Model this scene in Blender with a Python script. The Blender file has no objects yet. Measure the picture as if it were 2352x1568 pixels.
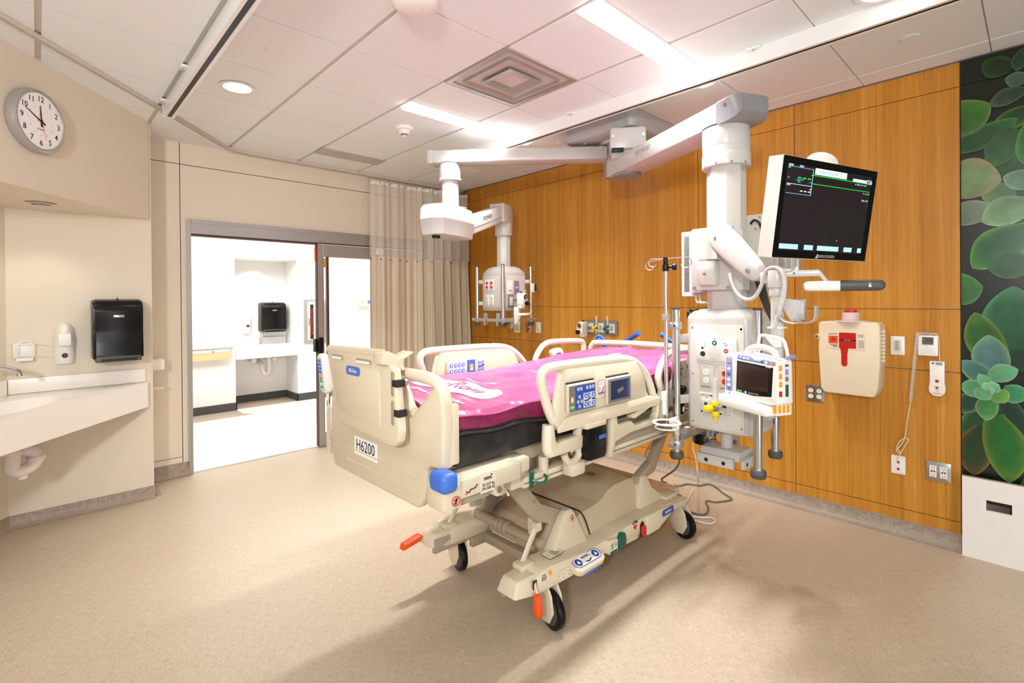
import bpy, bmesh, math, random
from mathutils import Matrix, Vector
random.seed(7)
PI = math.pi
scene = bpy.context.scene
COL = scene.collection

# ------------------------------------------------------------------ materials
def lin(c):
    if isinstance(c, str):
        c = [int(c[i:i+2], 16)/255 for i in (0, 2, 4)]
    return tuple((x/12.92 if x <= .04045 else ((x+.055)/1.055)**2.4) for x in c) + (1.0,)

class NT:
    def __init__(s, name):
        s.m = bpy.data.materials.new(name); s.m.use_nodes = True
        s.t = s.m.node_tree; s.b = s.t.nodes['Principled BSDF']
    def n(s, typ, **k):
        n = s.t.nodes.new(typ)
        for a, v in k.items():
            if a.startswith('i_'):
                n.inputs[a[2:].replace('_', ' ')].default_value = v
            else: setattr(n, a, v)
        return n
    def l(s, a, b): s.t.links.new(a, b)
    def coords(s, scale=(1, 1, 1), rot=(0, 0, 0)):
        tc = s.n('ShaderNodeTexCoord'); mp = s.n('ShaderNodeMapping')
        mp.inputs['Scale'].default_value = scale; mp.inputs['Rotation'].default_value = rot
        s.l(tc.outputs['Object'], mp.inputs['Vector']); return mp.outputs['Vector']
    def noise(s, vec, scale, detail=4, rough=.55):
        n = s.n('ShaderNodeTexNoise'); n.inputs['Scale'].default_value = scale
        n.inputs['Detail'].default_value = detail; n.inputs['Roughness'].default_value = rough
        s.l(vec, n.inputs['Vector']); return n.outputs['Fac']
    def ramp(s, fac, stops):
        r = s.n('ShaderNodeValToRGB'); e = r.color_ramp.elements
        while len(e) < len(stops): e.new(.5)
        for x, (p, c) in zip(e, stops): x.position = p; x.color = lin(c)
        s.l(fac, r.inputs['Fac']); return r.outputs['Color']
    def mix(s, fac, a, b, mode='MIX'):
        m = s.n('ShaderNodeMix', data_type='RGBA', blend_type=mode)
        for v, i in ((fac, 0), (a, 6), (b, 7)):
            if hasattr(v, 'links'): s.l(v, m.inputs[i])
            else: m.inputs[i].default_value = v
        return m.outputs[2]
    def bump(s, h, strength=.2, dist=.002):
        b = s.n('ShaderNodeBump'); b.inputs['Strength'].default_value = strength
        b.inputs['Distance'].default_value = dist
        s.l(h, b.inputs['Height']); s.l(b.outputs['Normal'], s.b.inputs['Normal'])

def mat(name, c, rough=.5, metal=0, var=.04, bump=0, bscale=300, emit=0, coat=0, spec=.5):
    """plain surface with a faint procedural mottling"""
    t = NT(name); b = t.b; c = lin(c)
    b.inputs['Roughness'].default_value = rough; b.inputs['Metallic'].default_value = metal
    b.inputs['Specular IOR Level'].default_value = spec; b.inputs['Coat Weight'].default_value = coat
    v = t.coords(); f = t.noise(v, 9, 3)
    d = tuple(x*(1-var) for x in c[:3])+(1,)
    col = t.mix(f, d, c); t.l(col, b.inputs['Base Color'])
    if emit:
        t.l(col, b.inputs['Emission Color']); b.inputs['Emission Strength'].default_value = emit
    if bump: t.bump(t.noise(v, bscale, 3), bump)
    return t.m

def glass_mat(name, c, rough=.02, alpha=.25):
    t = NT(name); b = t.b
    b.inputs['Base Color'].default_value = lin(c); b.inputs['Roughness'].default_value = rough
    b.inputs['Alpha'].default_value = alpha
    return t.m

def wood_mat():
    t = NT('wood_veneer')
    v1 = t.coords((1, 9, .12)); v2 = t.coords((1, 90, 1.6)); v3 = t.coords((1, 34, .45))
    base = t.ramp(t.noise(v1, 1.2, 2), [(.3, 'b5761f'), (.5, 'c98a30'), (.7, 'd99d42')])
    streak = t.ramp(t.noise(v3, 1.0, 5, .7), [(.3, 'ab6a16'), (.55, 'cd8f36'), (.75, 'e0ae58')])
    c = t.mix(.5, base, streak)
    g = t.noise(v2, 2.2, 4, .65)
    gr = t.ramp(g, [(.38, 'a9906f'), (.52, 'ffffff')])
    c = t.mix(.28, c, gr, 'MULTIPLY')
    t.l(c, t.b.inputs['Base Color']); t.b.inputs['Roughness'].default_value = .38
    t.b.inputs['Specular IOR Level'].default_value = .35
    t.bump(g, .05, .0006)
    return t.m

def floor_mat(name, a, b_, c):
    t = NT(name)
    h = t.noise(t.coords((16, 300, 1)), 1.6, 4, .6); w = t.noise(t.coords((300, 16, 1)), 1.6, 4, .6)
    m = t.mix(.5, h, w)
    big = t.noise(t.coords(), 1.1, 3)
    col = t.ramp(m, [(.36, a), (.5, b_), (.62, c)])
    col = t.mix(big, t.mix(1, col, lin('f0ebe4'), 'MULTIPLY'), col)
    t.l(col, t.b.inputs['Base Color'])
    t.b.inputs['Roughness'].default_value = .42; t.b.inputs['Specular IOR Level'].default_value = .4
    t.bump(m, .08, .0006)
    return t.m

def metal_mat(name, c, rough=.28, brush=(1, 1, 60)):
    t = NT(name); b = t.b
    b.inputs['Metallic'].default_value = 1
    f = t.noise(t.coords(brush), 20, 3)
    c = lin(c); t.l(t.mix(f, tuple(x*.86 for x in c[:3])+(1,), c), b.inputs['Base Color'])
    b.inputs['Roughness'].default_value = rough
    return t.m

def attr_mat(name, rough=.3):
    """colour read from the mesh's own painted attribute (the printed picture of the mural)"""
    t = NT(name); a = t.n('ShaderNodeVertexColor', layer_name='Col')
    f = t.noise(t.coords(), 14, 4)
    c = t.mix(.35, a.outputs['Color'], t.ramp(f, [(.3, '8a8a8a'), (.6, 'ffffff')]), 'MULTIPLY')
    t.l(c, t.b.inputs['Base Color'])
    t.b.inputs['Roughness'].default_value = rough; t.b.inputs['Specular IOR Level'].default_value = .5
    t.bump(t.noise(t.coords(), 160, 2), .06, .001)
    return t.m

def cloth_mat(name, cols, sc, rough=.8, wr=0):
    t = NT(name)
    f = t.noise(t.coords(sc), 1.0, 3, .6)
    w = t.noise(t.coords(), 420, 2)
    c = t.ramp(f, [(.32, cols[0]), (.5, cols[1]), (.66, cols[2])])
    t.l(c, t.b.inputs['Base Color']); t.b.inputs['Roughness'].default_value = rough
    t.b.inputs['Sheen Weight'].default_value = .08
    if wr:
        h = t.noise(t.coords((2.6, 1, 1), (0, 0, .5)), 3.2, 3, .45); t.bump(h, wr, .03)
    else: t.bump(w, .1, .0005)
    return t.m

def net_mat(name, c):
    """woven mesh panel: open holes between threads"""
    t = NT(name); b = t.b
    v = t.n('ShaderNodeTexVoronoi', feature='DISTANCE_TO_EDGE'); v.inputs['Scale'].default_value = 1
    v.inputs['Randomness'].default_value = .0
    tc = t.n('ShaderNodeTexCoord'); mp = t.n('ShaderNodeMapping'); mp.inputs['Scale'].default_value = (95, 115, 1)
    t.l(tc.outputs['UV'], mp.inputs['Vector'])
    # stagger the rows into a brick-like hexagonal net
    sx = t.n('ShaderNodeSeparateXYZ'); t.l(mp.outputs['Vector'], sx.inputs[0])
    fl = t.n('ShaderNodeMath', operation='FLOOR'); t.l(sx.outputs['Y'], fl.inputs[0])
    hf = t.n('ShaderNodeMath', operation='MULTIPLY'); hf.inputs[1].default_value = .5; t.l(fl.outputs[0], hf.inputs[0])
    ad = t.n('ShaderNodeMath', operation='ADD'); t.l(sx.outputs['X'], ad.inputs[0]); t.l(hf.outputs[0], ad.inputs[1])
    fx = t.n('ShaderNodeMath', operation='FRACT'); t.l(ad.outputs[0], fx.inputs[0])
    fy = t.n('ShaderNodeMath', operation='FRACT'); t.l(sx.outputs['Y'], fy.inputs[0])
    outs = []
    for src, lo in ((fx, .36), (fy, .40)):
        a1 = t.n('ShaderNodeMath', operation='SUBTRACT'); t.l(src.outputs[0], a1.inputs[0]); a1.inputs[1].default_value = .5
        a2 = t.n('ShaderNodeMath', operation='ABSOLUTE'); t.l(a1.outputs[0], a2.inputs[0])
        a3 = t.n('ShaderNodeMath', operation='GREATER_THAN'); t.l(a2.outputs[0], a3.inputs[0]); a3.inputs[1].default_value = lo*.86
        outs.append(a3.outputs[0])
    mx = t.n('ShaderNodeMath', operation='MAXIMUM'); t.l(outs[0], mx.inputs[0]); t.l(outs[1], mx.inputs[1])
    t.l(mx.outputs[0], b.inputs['Alpha']); b.inputs['Base Color'].default_value = lin(c); b.inputs['Roughness'].default_value = .7
    return t.m

M = {}
def mk():
    M['wall'] = mat('wall_paint_cream', 'e3d8c6', .6, var=.03, bump=.05)
    M['wall2'] = mat('wall_panel_cream', 'e6dac8', .5, var=.03)
    M['hall'] = mat('hall_paint_white', 'f4f2ee', .6, var=.02)
    M['tile'] = mat('ceiling_tile', 'eef2f3', .9, var=.03, bump=.25, bscale=500)
    M['grid'] = mat('ceiling_grid', 'cfc6bd', .5)
    M['seam'] = mat('seam_dark', '5a4038', .7)
    M['seamw'] = mat('seam_mauve', '94807a', .5)
    M['wood'] = wood_mat()
    M['floor'] = floor_mat('floor_linen_vinyl', 'a3937f', 'c3b29d', 'd4c6b3')
    M['base'] = floor_mat('base_linen_vinyl', '8a7a6c', 'a39487', 'b5a79a')
    M['hfloor'] = floor_mat('hall_floor_vinyl', 'ded8cf', 'efebe4', 'f6f3ee')
    M['hshade'] = floor_mat('hall_floor_shade', '9a8a78', 'b3a392', 'c4b6a6')  # darker copy of the hall floor, soffit shade put into the colour
    M['rubber'] = mat('rubber_dark_grey', '4c4a49', .6)
    M['alu'] = metal_mat('aluminium', 'b9b9bb', .35)
    M['alup'] = mat('aluminium_painted', 'b8b6b4', .35, .6)
    M['steel'] = metal_mat('stainless_steel', 'cfccc8', .22)
    M['chrome'] = metal_mat('chrome', 'e6e6e8', .06)
    M['white'] = mat('white_plastic', 'f1eee9', .35, var=.02)
    M['boom'] = mat('boom_white_paint', 'c6c3bf', .3, var=.02)
    M['boomg'] = mat('boom_grey_cap', '858485', .35)
    M['mountg'] = mat('mount_grey', 'b4b4b5', .3)
    M['panel'] = mat('panel_light_grey', 'd3cfc7', .4, var=.02)
    M['cream'] = mat('bed_cream_plastic', 'ddd0b6', .38, var=.03)
    M['cream2'] = mat('bed_cream_rail', 'e6dcc8', .35, var=.03)
    M['taupe'] = mat('bed_taupe_cover', 'c9b79b', .45, var=.04)
    M['frame'] = mat('bed_frame_taupe', 'a99c86', .45, var=.04)
    M['frame2'] = mat('bed_frame_light', 'd6cab2', .42, var=.03)
    M['black'] = mat('black_plastic', '100e0f', .28, spec=.28)
    M['blackm'] = mat('black_matt', '1e1c1c', .6)
    M['dgrey'] = mat('dark_grey_plastic', '4a4644', .45)
    M['mgrey'] = mat('mid_grey_plastic', '7d7875', .45)
    M['blue'] = mat('blue_plastic', '3f6fce', .4)
    M['dblue'] = mat('deep_blue_plastic', '2a4fa8', .4)
    M['lblue'] = mat('pale_blue_label', 'c9d6ee', .5)
    M['lilac'] = mat('lilac_label', '8c8fd0', .5)
    M['red'] = mat('red_plastic', 'd22418', .4)
    M['orange'] = mat('orange_plastic', 'ef5214', .45)
    M['amber'] = mat('amber_plastic', 'f0a21c', .4)
    M['yellow'] = mat('yellow_plastic', 'f2d012', .35)
    M['green'] = mat('green_plastic', '0a5a44', .4)
    M['teal'] = mat('teal_plastic', '0f7a7c', .4)
    M['lgreen'] = mat('green_led', '3fd46a', .4, emit=1.2)
    M['paper'] = mat('white_label', 'fbfafa', .6, var=.01)
    M['ink'] = mat('black_ink', '161414', .6)
    M['whiteink'] = mat('white_ink', 'fdfcfc', .5, var=.01)
    M['pink'] = cloth_mat('mattress_pink', ['aa4478', 'b65084', 'c05c90'], (3, 3, 3), .34, .75)
    M['wine'] = cloth_mat('mattress_wine', ['74123e', '841c4c', '922a5a'], (5, 5, 5), .36, .6)
    M['mblack'] = mat('mattress_black', '232022', .4, bump=.3, bscale=8)
    M['curtain'] = cloth_mat('curtain_stripe', ['c0ae90', 'd9cbb4', 'eae0d0'], (30, 30, .02), .85)
    M['net'] = net_mat('curtain_net', 'f0e8dc')
    M['lightpanel'] = mat('light_panel', 'ffffff', .5, emit=5)
    M['halllight'] = mat('hall_light_panel', 'ffffff', .5, emit=14)
    M['bulb'] = mat('downlight_glow', 'fff2d8', .5, emit=3.5)
    M['rail'] = mat('lift_rail_white', 'f0efee', .25)
    M['countertop'] = mat('countertop_solid', 'f8f4ec', .3, var=.01)
    M['pvc'] = mat('pvc_white', 'eadfdb', .45)
    M['maple'] = mat('maple_rail', 'ecd0a0', .45, var=.08)
    M['plate'] = mat('plate_metal', 'd6d1c8', .4, .2)
    M['glass'] = glass_mat('door_glass', 'f4f8f8', .02, .1)
    M['clear'] = glass_mat('clear_acrylic', 'e8e4e4', .1, .45)
    M['screen'] = mat('screen_dark', '302729', .15, var=.1)
    M['screenb'] = mat('screen_brown', '33201a', .15)
    M['screenblue'] = mat('screen_blue', '16254e', .2, emit=.25)
    M['sblue'] = mat('screen_button', '9fcdf5', .4, emit=.9)
    M['sgreen'] = mat('screen_trace', '12d42a', .4, emit=1.0)
    M['swhite'] = mat('screen_banner', 'd6f0fa', .4, emit=.9)
    M['scyan'] = mat('screen_cyan', '49c4d6', .4, emit=.8)
    M['sharps'] = mat('sharps_beige', 'e9d8bc', .42, var=.02)
    M['pinkclear'] = glass_mat('sharps_liner', 'f4dcdf', .3, .7)
    M['sharpred'] = mat('sharps_red', 'c01a14', .35)
    M['attr'] = attr_mat('mural_print', .26)
    M['cordg'] = mat('cord_grey', '6e6458', .6)
    M['cordw'] = mat('cord_white', 'e4d8c8', .5)
    M['cordb'] = mat('cord_black', '161616', .5)
    M['ledblue'] = mat('led_blue', '4a3cff', .4, emit=6)
    M['lcd'] = mat('lcd_olive', '5c6152', .35)
    M['chip'] = mat('chipboard', 'b0a288', .9, var=.3, bump=.4, bscale=150)
    M['board'] = mat('white_board', 'f1ece8', .55, var=.02)
mk()

# ------------------------------------------------------------------ mesh builder
class MB:
    def __init__(s, T=None):
        s.bm = bmesh.new(); s.T = T or Matrix(); s.mats = []
    def mi(s, m):
        if isinstance(m, str): m = M[m]
        if m not in s.mats: s.mats.append(m)
        return s.mats.index(m)
    def _new(s, verts, faces, m, bev=0, seg=2):
        k = s.mi(m); bm = bmesh.new() if bev else s.bm
        vs = [bm.verts.new(s.T @ Vector(v)) for v in verts]
        for f in faces:
            try: q = bm.faces.new([vs[i] for i in f]); q.material_index = k
            except ValueError: pass
        if bev:
            bmesh.ops.recalc_face_normals(bm, faces=bm.faces)
            bmesh.ops.bevel(bm, geom=list(bm.edges), offset=bev, segments=seg, affect='EDGES', profile=.5, clamp_overlap=True)
            for q in bm.faces: q.material_index = k
            me = bpy.data.meshes.new('t'); bm.to_mesh(me); bm.free(); s.bm.from_mesh(me); bpy.data.meshes.remove(me)
        return vs
    def box(s, a, b, m='white', bev=0, seg=2):
        (x0, y0, z0), (x1, y1, z1) = a, b
        if x0 > x1: x0, x1 = x1, x0
        if y0 > y1: y0, y1 = y1, y0
        if z0 > z1: z0, z1 = z1, z0
        v = [(x0,y0,z0),(x1,y0,z0),(x1,y1,z0),(x0,y1,z0),(x0,y0,z1),(x1,y0,z1),(x1,y1,z1),(x0,y1,z1)]
        f = [(0,3,2,1),(4,5,6,7),(0,1,5,4),(1,2,6,5),(2,3,7,6),(3,0,4,7)]
        s._new(v, f, m, bev, seg); return s
    def cbox(s, c, d, m='white', bev=0, seg=2):
        return s.box([c[i]-d[i]/2 for i in range(3)], [c[i]+d[i]/2 for i in range(3)], m, bev, seg)
    def loft(s, rings, m='white', cap=True, closed=True, bev=0):
        n = len(rings[0]); v = [p for r in rings for p in r]; f = []
        for i in range(len(rings)-1):
            for j in range(n if closed else n-1):
                a, b = i*n+j, i*n+(j+1) % n
                f.append((a, b, b+n, a+n))
        if cap and closed:
            f.append(tuple(range(n-1, -1, -1))); f.append(tuple(range((len(rings)-1)*n, len(rings)*n)))
        s._new(v, f, m, bev); return s
    def prism(s, poly, axis, a, b, m='white', bev=0, seg=2):
        """poly in the two other axes' order (x: y,z / y: x,z / z: x,y)"""
        def P(p, t):
            return (t, p[0], p[1]) if axis == 'x' else (p[0], t, p[1]) if axis == 'y' else (p[0], p[1], t)
        n = len(poly)
        v = [P(p, a) for p in poly]+[P(p, b) for p in poly]
        f = [tuple(range(n-1, -1, -1)), tuple(range(n, 2*n))]+[(i, (i+1) % n, n+(i+1) % n, n+i) for i in range(n)]
        s._new(v, f, m, bev, seg); return s
    def cyl(s, p0, p1, r0, r1=None, m='white', seg=20, bev=0, cap=True):
        p0, p1 = Vector(p0), Vector(p1); r1 = r0 if r1 is None else r1
        d = (p1-p0).normalized(); u = d.orthogonal().normalized(); w = d.cross(u)
        R = lambda p, r: [tuple(p+(u*math.cos(2*PI*i/seg)+w*math.sin(2*PI*i/seg))*r) for i in range(seg)]
        A, B = R(p0, r0), R(p1, r1)
        if bev:
            k = min(bev, (p1-p0).length*.45)
            rings = [R(p0, r0-bev), R(p0+d*k*.3, r0-bev*.3), R(p0+d*k, r0), R(p1-d*k, r1), R(p1-d*k*.3, r1-bev*.3), R(p1, r1-bev)]
        else: rings = [A, B]
        return s.loft(rings, m, cap)
    def lathe(s, prof, o=(0, 0, 0), m='white', seg=24, ax=(0, 0, 1)):
        o = Vector(o); d = Vector(ax).normalized(); u = d.orthogonal().normalized(); w = d.cross(u)
        rings = [[tuple(o+d*h+(u*math.cos(2*PI*i/seg)+w*math.sin(2*PI*i/seg))*max(r, 1e-4)) for i in range(seg)] for r, h in prof]
        return s.loft(rings, m, True)
    def tube(s, pts, r, m='white', seg=8, closed=False, smooth=0, flat=None):
        P = [Vector(p) for p in pts]
        if smooth: P = spline(P, smooth, closed)
        n = len(P); rings = []; rr = r if callable(r) else (lambda t: r)
        prev = None
        for i in range(n):
            if closed: t = (P[(i+1) % n]-P[i-1])
            else: t = P[min(i+1, n-1)]-P[max(i-1, 0)]
            t.normalize()
            if prev is None:
                u = t.orthogonal().normalized()
                if flat: u = (Vector(flat)-t*Vector(flat).dot(t)).normalized()
            else:
                u = prev-t*prev.dot(t)
                u = u.normalized() if u.length > 1e-6 else t.orthogonal().normalized()
            prev = u; w = t.cross(u)
            q = rr(i/max(n-1, 1)); q = q if isinstance(q, tuple) else (q, q)
            rings.append([tuple(P[i]+u*q[0]*math.cos(2*PI*j/seg)+w*q[1]*math.sin(2*PI*j/seg)) for j in range(seg)])
        if closed:
            # best twist match
            rings.append(rings[0]); k0 = min(range(seg), key=lambda k: (Vector(rings[-2][0])-Vector(rings[0][k])).length)
            rings[-1] = [rings[0][(j+k0) % seg] for j in range(seg)]
            return s.loft(rings, m, False)
        return s.loft(rings, m, True)
    def ball(s, c, r, m='white', seg=16, ring=10, sc=(1, 1, 1)):
        prof = [(math.sin(PI*i/ring), -math.cos(PI*i/ring)) for i in range(ring+1)]
        rings = [[(c[0]+r*sc[0]*max(a, 1e-3)*math.cos(2*PI*j/seg), c[1]+r*sc[1]*max(a, 1e-3)*math.sin(2*PI*j/seg), c[2]+r*sc[2]*h) for j in range(seg)] for a, h in prof]
        return s.loft(rings, m, True)
    def disc(s, c, n, r, m, t=.001, seg=18, sc=1):
        c = Vector(c); n = Vector(n).normalized()
        return s.cyl(c, c+n*t, r, r, m, seg)
    def face(s, pts, m):
        s._new(pts, [tuple(range(len(pts)))], m); return s
    def text(s, body, T, size, m='ink', align='CENTER', sx=1.0, bold=0):
        cu = bpy.data.curves.new('lettering', 'FONT'); cu.body = body; cu.size = size
        cu.align_x = align; cu.align_y = 'CENTER'; cu.offset = bold; cu.resolution_u = 3
        o = bpy.data.objects.new('lettering', cu); COL.objects.link(o)
        dg = bpy.context.evaluated_depsgraph_get(); dg.update()
        me = bpy.data.meshes.new_from_object(o.evaluated_get(dg))
        bpy.data.objects.remove(o); bpy.data.curves.remove(cu)
        X = s.T @ T @ Matrix.Diagonal((sx, 1, 1, 1))
        v = [X @ w.co for w in me.vertices]; f = [tuple(p.vertices) for p in me.polygons]
        keep = s.T; s.T = Matrix(); s._new(v, f, m); s.T = keep
        bpy.data.meshes.remove(me); return s
    def build(s, name, parent=None, smooth=True, ang=38, world=True, sub=0):
        bm = s.bm
        bmesh.ops.recalc_face_normals(bm, faces=bm.faces) if not getattr(s, 'keepn', False) else None
        if parent is not None and world:
            r = parent
            while r.parent: r = r.parent
            inv = r.matrix_basis.inverted()
            for v in bm.verts: v.co = inv @ v.co
        me = bpy.data.meshes.new(name); bm.to_mesh(me); bm.free()
        for m in s.mats: me.materials.append(m)
        if smooth:
            me.polygons.foreach_set('use_smooth', [True]*len(me.polygons))
            me.set_sharp_from_angle(angle=math.radians(ang))
        o = bpy.data.objects.new(name, me); COL.objects.link(o)
        if parent is not None: o.parent = parent
        if sub:
            mo = o.modifiers.new('sub', 'SUBSURF'); mo.levels = sub; mo.render_levels = sub
        return o

def spline(P, k, closed=False):
    n = len(P); out = []
    for i in range(n if closed else n-1):
        p0 = P[(i-1) % n] if closed or i > 0 else P[i]
        p1, p2 = P[i], P[(i+1) % n]
        p3 = P[(i+2) % n] if closed or i < n-2 else p2
        for j in range(k):
            t = j/k
            out.append(.5*((2*p1)+(-p0+p2)*t+(2*p0-5*p1+4*p2-p3)*t*t+(-p0+3*p1-3*p2+p3)*t**3))
    if not closed: out.append(P[-1])
    return out

def thing(name, label, cat, loc=(0, 0, 0), rot=None, group=None):
    o = bpy.data.objects.new(name, None); COL.objects.link(o)
    o.empty_display_size = .05
    if rot is not None: o.matrix_basis = Matrix.Translation(loc) @ rot
    else: o.location = loc; o.matrix_basis = Matrix.Translation(loc)
    o['label'] = label; o['category'] = cat
    if group: o['group'] = group
    return o
def tag(o, label, cat, group=None, kind=None):
    o['label'] = label; o['category'] = cat
    if group: o['group'] = group
    if kind: o['kind'] = kind
    return o
def struct(mb, name, smooth=True):
    o = mb.build(name, None, smooth); o['kind'] = 'structure'; return o
def frame(o, x, y):
    """matrix with origin o, local X along x, local Y along y, Z out of the face"""
    x = Vector(x).normalized(); y = Vector(y).normalized(); z = x.cross(y)
    m = Matrix((x, y, z)).transposed().to_4x4(); m.translation = Vector(o); return m
# faces: looking at the right wall (normal -x): local x = -y ; door-side faces (normal -y): local x = +x
def FW(x, y, z): return frame((x, y, z), (0, -1, 0), (0, 0, 1))     # on a face whose normal is -x
def FD(x, y, z): return frame((x, y, z), (1, 0, 0), (0, 0, 1))      # on a face whose normal is -y
def rrect(x0, y0, x1, y1, r, k=4):
    pts = []
    for cx, cy, a in ((x1-r, y1-r, 0), (x0+r, y1-r, 90), (x0+r, y0+r, 180), (x1-r, y0+r, 270)):
        for i in range(k+1):
            t = math.radians(a+90*i/k); pts.append((cx+r*math.cos(t), cy+r*math.sin(t)))
    return pts
def resample(pts, n, closed=False):
    P = [Vector(p) for p in pts]+([Vector(pts[0])] if closed else [])
    L = [0]
    for a, b in zip(P, P[1:]): L.append(L[-1]+(b-a).length)
    out = []
    for i in range(n):
        t = L[-1]*i/(n if closed else n-1); j = 0
        while j < len(L)-2 and L[j+1] < t: j += 1
        d = L[j+1]-L[j]; out.append(P[j].lerp(P[j+1], (t-L[j])/d if d else 0))
    return out
# ------------------------------------------------------------------ room shell
ZC = 2.805; WX = 3.85; DY = 4.97
E1 = Vector((-.62, -.785, 0)).normalized(); N1 = Vector((-E1.y, E1.x, 0))   # along the slanted sink niche / out of it
def diag(t, p, z, o=(.612, 4.556)):
    v = Vector((o[0], o[1], 0))+E1*t+N1*p; return (v.x, v.y, z)

b = MB(); b.box((-3.2, -3.5, -.12), (WX+.1, DY+.02, 0), 'floor'); struct(b, 'floor', False)
b = MB(); b.box((-1.5, DY+.02, -.12), (6.2, 7.02, 0), 'hfloor'); b.box((-1.5, 7.02, -.12), (6.2, 8.2, 0), 'hshade')  # far band: shade near the walls painted as a darker floor tone
b.box((1.945, 7.02, -.06), (6.2, 7.49, .0006), 'hfloor'); b.face([(1.945, 7.02, .0009), (2.08, 7.02, .0009), (1.945, 7.15, .0009)], 'hshade')
struct(b, 'floor_hall', False)
b = MB(); b.box((.9, DY-.005, -.02), (3.85, DY+.035, .003), 'alup'); struct(b, 'trim_threshold', False)

# ceiling: tegular tiles under a grey grid
xs = [.622+.605*k for k in range(-6, 6)]+[WX]
ys = [1.94+.588*k for k in range(-9, 6)]
b = MB(); b.box((-3.2, -3.5, ZC+.008), (WX+.1, DY+.1, ZC+.1), 'grid')
for i in range(len(xs)-1):
    for j in range(len(ys)-1):
        x0, x1, y0, y1 = xs[i], xs[i+1], ys[j], ys[j+1]
        if x1-x0 < .1: continue
        if abs(x0-1.832) < .02 and abs(y0-1.94) < .02: continue          # the air diffuser sits here
        b.box((x0+.013, y0+.003, ZC), (x1-.013, y1-.003, ZC+.02), 'tile')
b.box((-3.2, ys[-1]+.003, ZC), (WX, DY, ZC+.02), 'tile')
struct(b, 'ceiling', False)

# wood wall: veneer panels with reveals
vy = [.307, 1.172, 1.877, 3.058, 4.239, DY+.02]; vz = [.083, .156, 1.018, 1.383, 2.66, 2.80]
b = MB(); b.box((WX+.012, -3.5, 0), (WX+.12, DY+.15, ZC+.05), 'seamw')
for i in range(5):
    for j in range(5):
        b.box((WX, vy[i]+.0022, vz[j]+.0022), (WX+.02, vy[i+1]-.0022, vz[j+1]-.0022), 'wood')
struct(b, 'wall_right', False)
b = MB(); prof = [(WX, .083), (WX-.004, .083), (WX-.006, .05), (WX-.014, .024), (WX-.03, .007), (WX-.055, .001), (WX, 0)]
b.prism([(x, z) for x, z in prof], 'y', .3, DY, 'base'); b.box((WX-.006, .307, .082), (WX+.001, DY, .088), 'alup')
struct(b, 'baseboard_right')

# door wall: cream panels, sliding door opening
b = MB(); b.box((.40, DY+.012, 0), (.93, DY+.12, ZC+.05), 'seam'); b.box((.90, DY+.012, 2.155), (WX+.1, DY+.12, ZC+.05), 'seam')
b.box((3.3, DY+.012, 0), (WX+.1, DY+.12, 2.2), 'seam')
for (x0, x1, z0, z1) in ((.60, .88, .11, .155), (.60, .88, .16, 2.62), (.60, .88, 2.626, 2.83), (.886, .93, .11, 2.155), (.886, WX, 2.155, 2.62), (.886, WX, 2.626, 2.83), (3.3, WX, 0, 2.155)):
    b.box((x0, DY, z0), (x1, DY+.02, z1), 'wall2')
struct(b, 'wall_door', False)
def cove(name, poly_fn, h=.11, m='base'):
    b = MB(); pr = [(0, h), (.004, h), (.006, h*.6), (.013, h*.28), (.028, .007), (.05, .001), (0, 0)]
    poly_fn(b, pr, m); return struct(b, name)
cove('baseboard_door', lambda b, pr, m: b.prism([(DY-d, z) for d, z in pr], 'x', .63, .93, m))
cove('baseboard_sink', lambda b, pr, m: b.prism([(4.59-d, z) for d, z in pr], 'x', -.15, .634, m), .083)
cove('baseboard_return', lambda b, pr, m: b.prism([(.63+d, z) for d, z in pr], 'y', 4.586, DY, m), .083)
b = MB(); o = Vector((-.145, 4.59, 0))
b.loft([[tuple(o+E1*t+N1*d+Vector((0, 0, z))) for d, z in [(0, .083), (.004, .083), (.006, .05), (.013, .024), (.028, .007), (.05, .001), (0, 0)]] for t in (-.02, 2.5)], 'base')
struct(b, 'baseboard_left')

# sink niche: end wall, slanted left wall, soffit above
b = MB(); b.box((-.2, 4.59, 0), (.63, DY+.1, ZC+.05), 'wall'); struct(b, 'wall_sink', False)
b = MB(); q = [o, o+E1*3, o+E1*3-N1*.15, o-N1*.15]
b.prism([(p.x, p.y) for p in q], 'z', 0, ZC+.05, 'wall'); struct(b, 'wall_left', False)
b = MB(); q = [diag(0, 0, 0), diag(3.4, 0, 0), diag(3.4, -.62, 0), (-.15, 4.595, 0), (.614, 4.595, 0)]
b.prism([(p[0], p[1]) for p in q], 'z', 2.08, ZC+.05, 'wall'); struct(b, 'wall_soffit', False)

# corridor beyond the door
b = MB()
b.box((-1.5, 7.44, 0), (1.935, 7.6, 2.9), 'hall'); b.box((1.79, 7.5, 0), (1.9349, 7.99, 2.88), 'hall')
b.box((1.8, 7.95, 0), (2.9, 8.1, 2.9), 'hall'); b.box((2.7701, 7.481, 0), (2.9, 7.99, 2.88), 'hall'); b.box((2.77, 7.48, 0), (6.2, 7.6, 2.9), 'hall')
b.box((1.935, 7.455, 2.06), (2.77, 8.0, 2.9), 'hall')
struct(b, 'wall_hall', False)
b = MB(); b.box((-1.5, DY+.12, 2.75), (6.2, 8.2, 2.85), 'hall'); struct(b, 'ceiling_hall', False)
b = MB()
for a, c in (((-1.5, 7.43), (1.945, 7.44)), ((1.935, 7.43), (1.945, 7.95)), ((1.935, 7.94), (2.77, 7.95)), ((2.76, 7.47), (2.77, 7.95)), ((2.76, 7.47), (6.2, 7.48))):
    b.box((a[0], a[1], 0), (c[0], c[1], .105), 'rubber')
struct(b, 'baseboard_hall', False)

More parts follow.
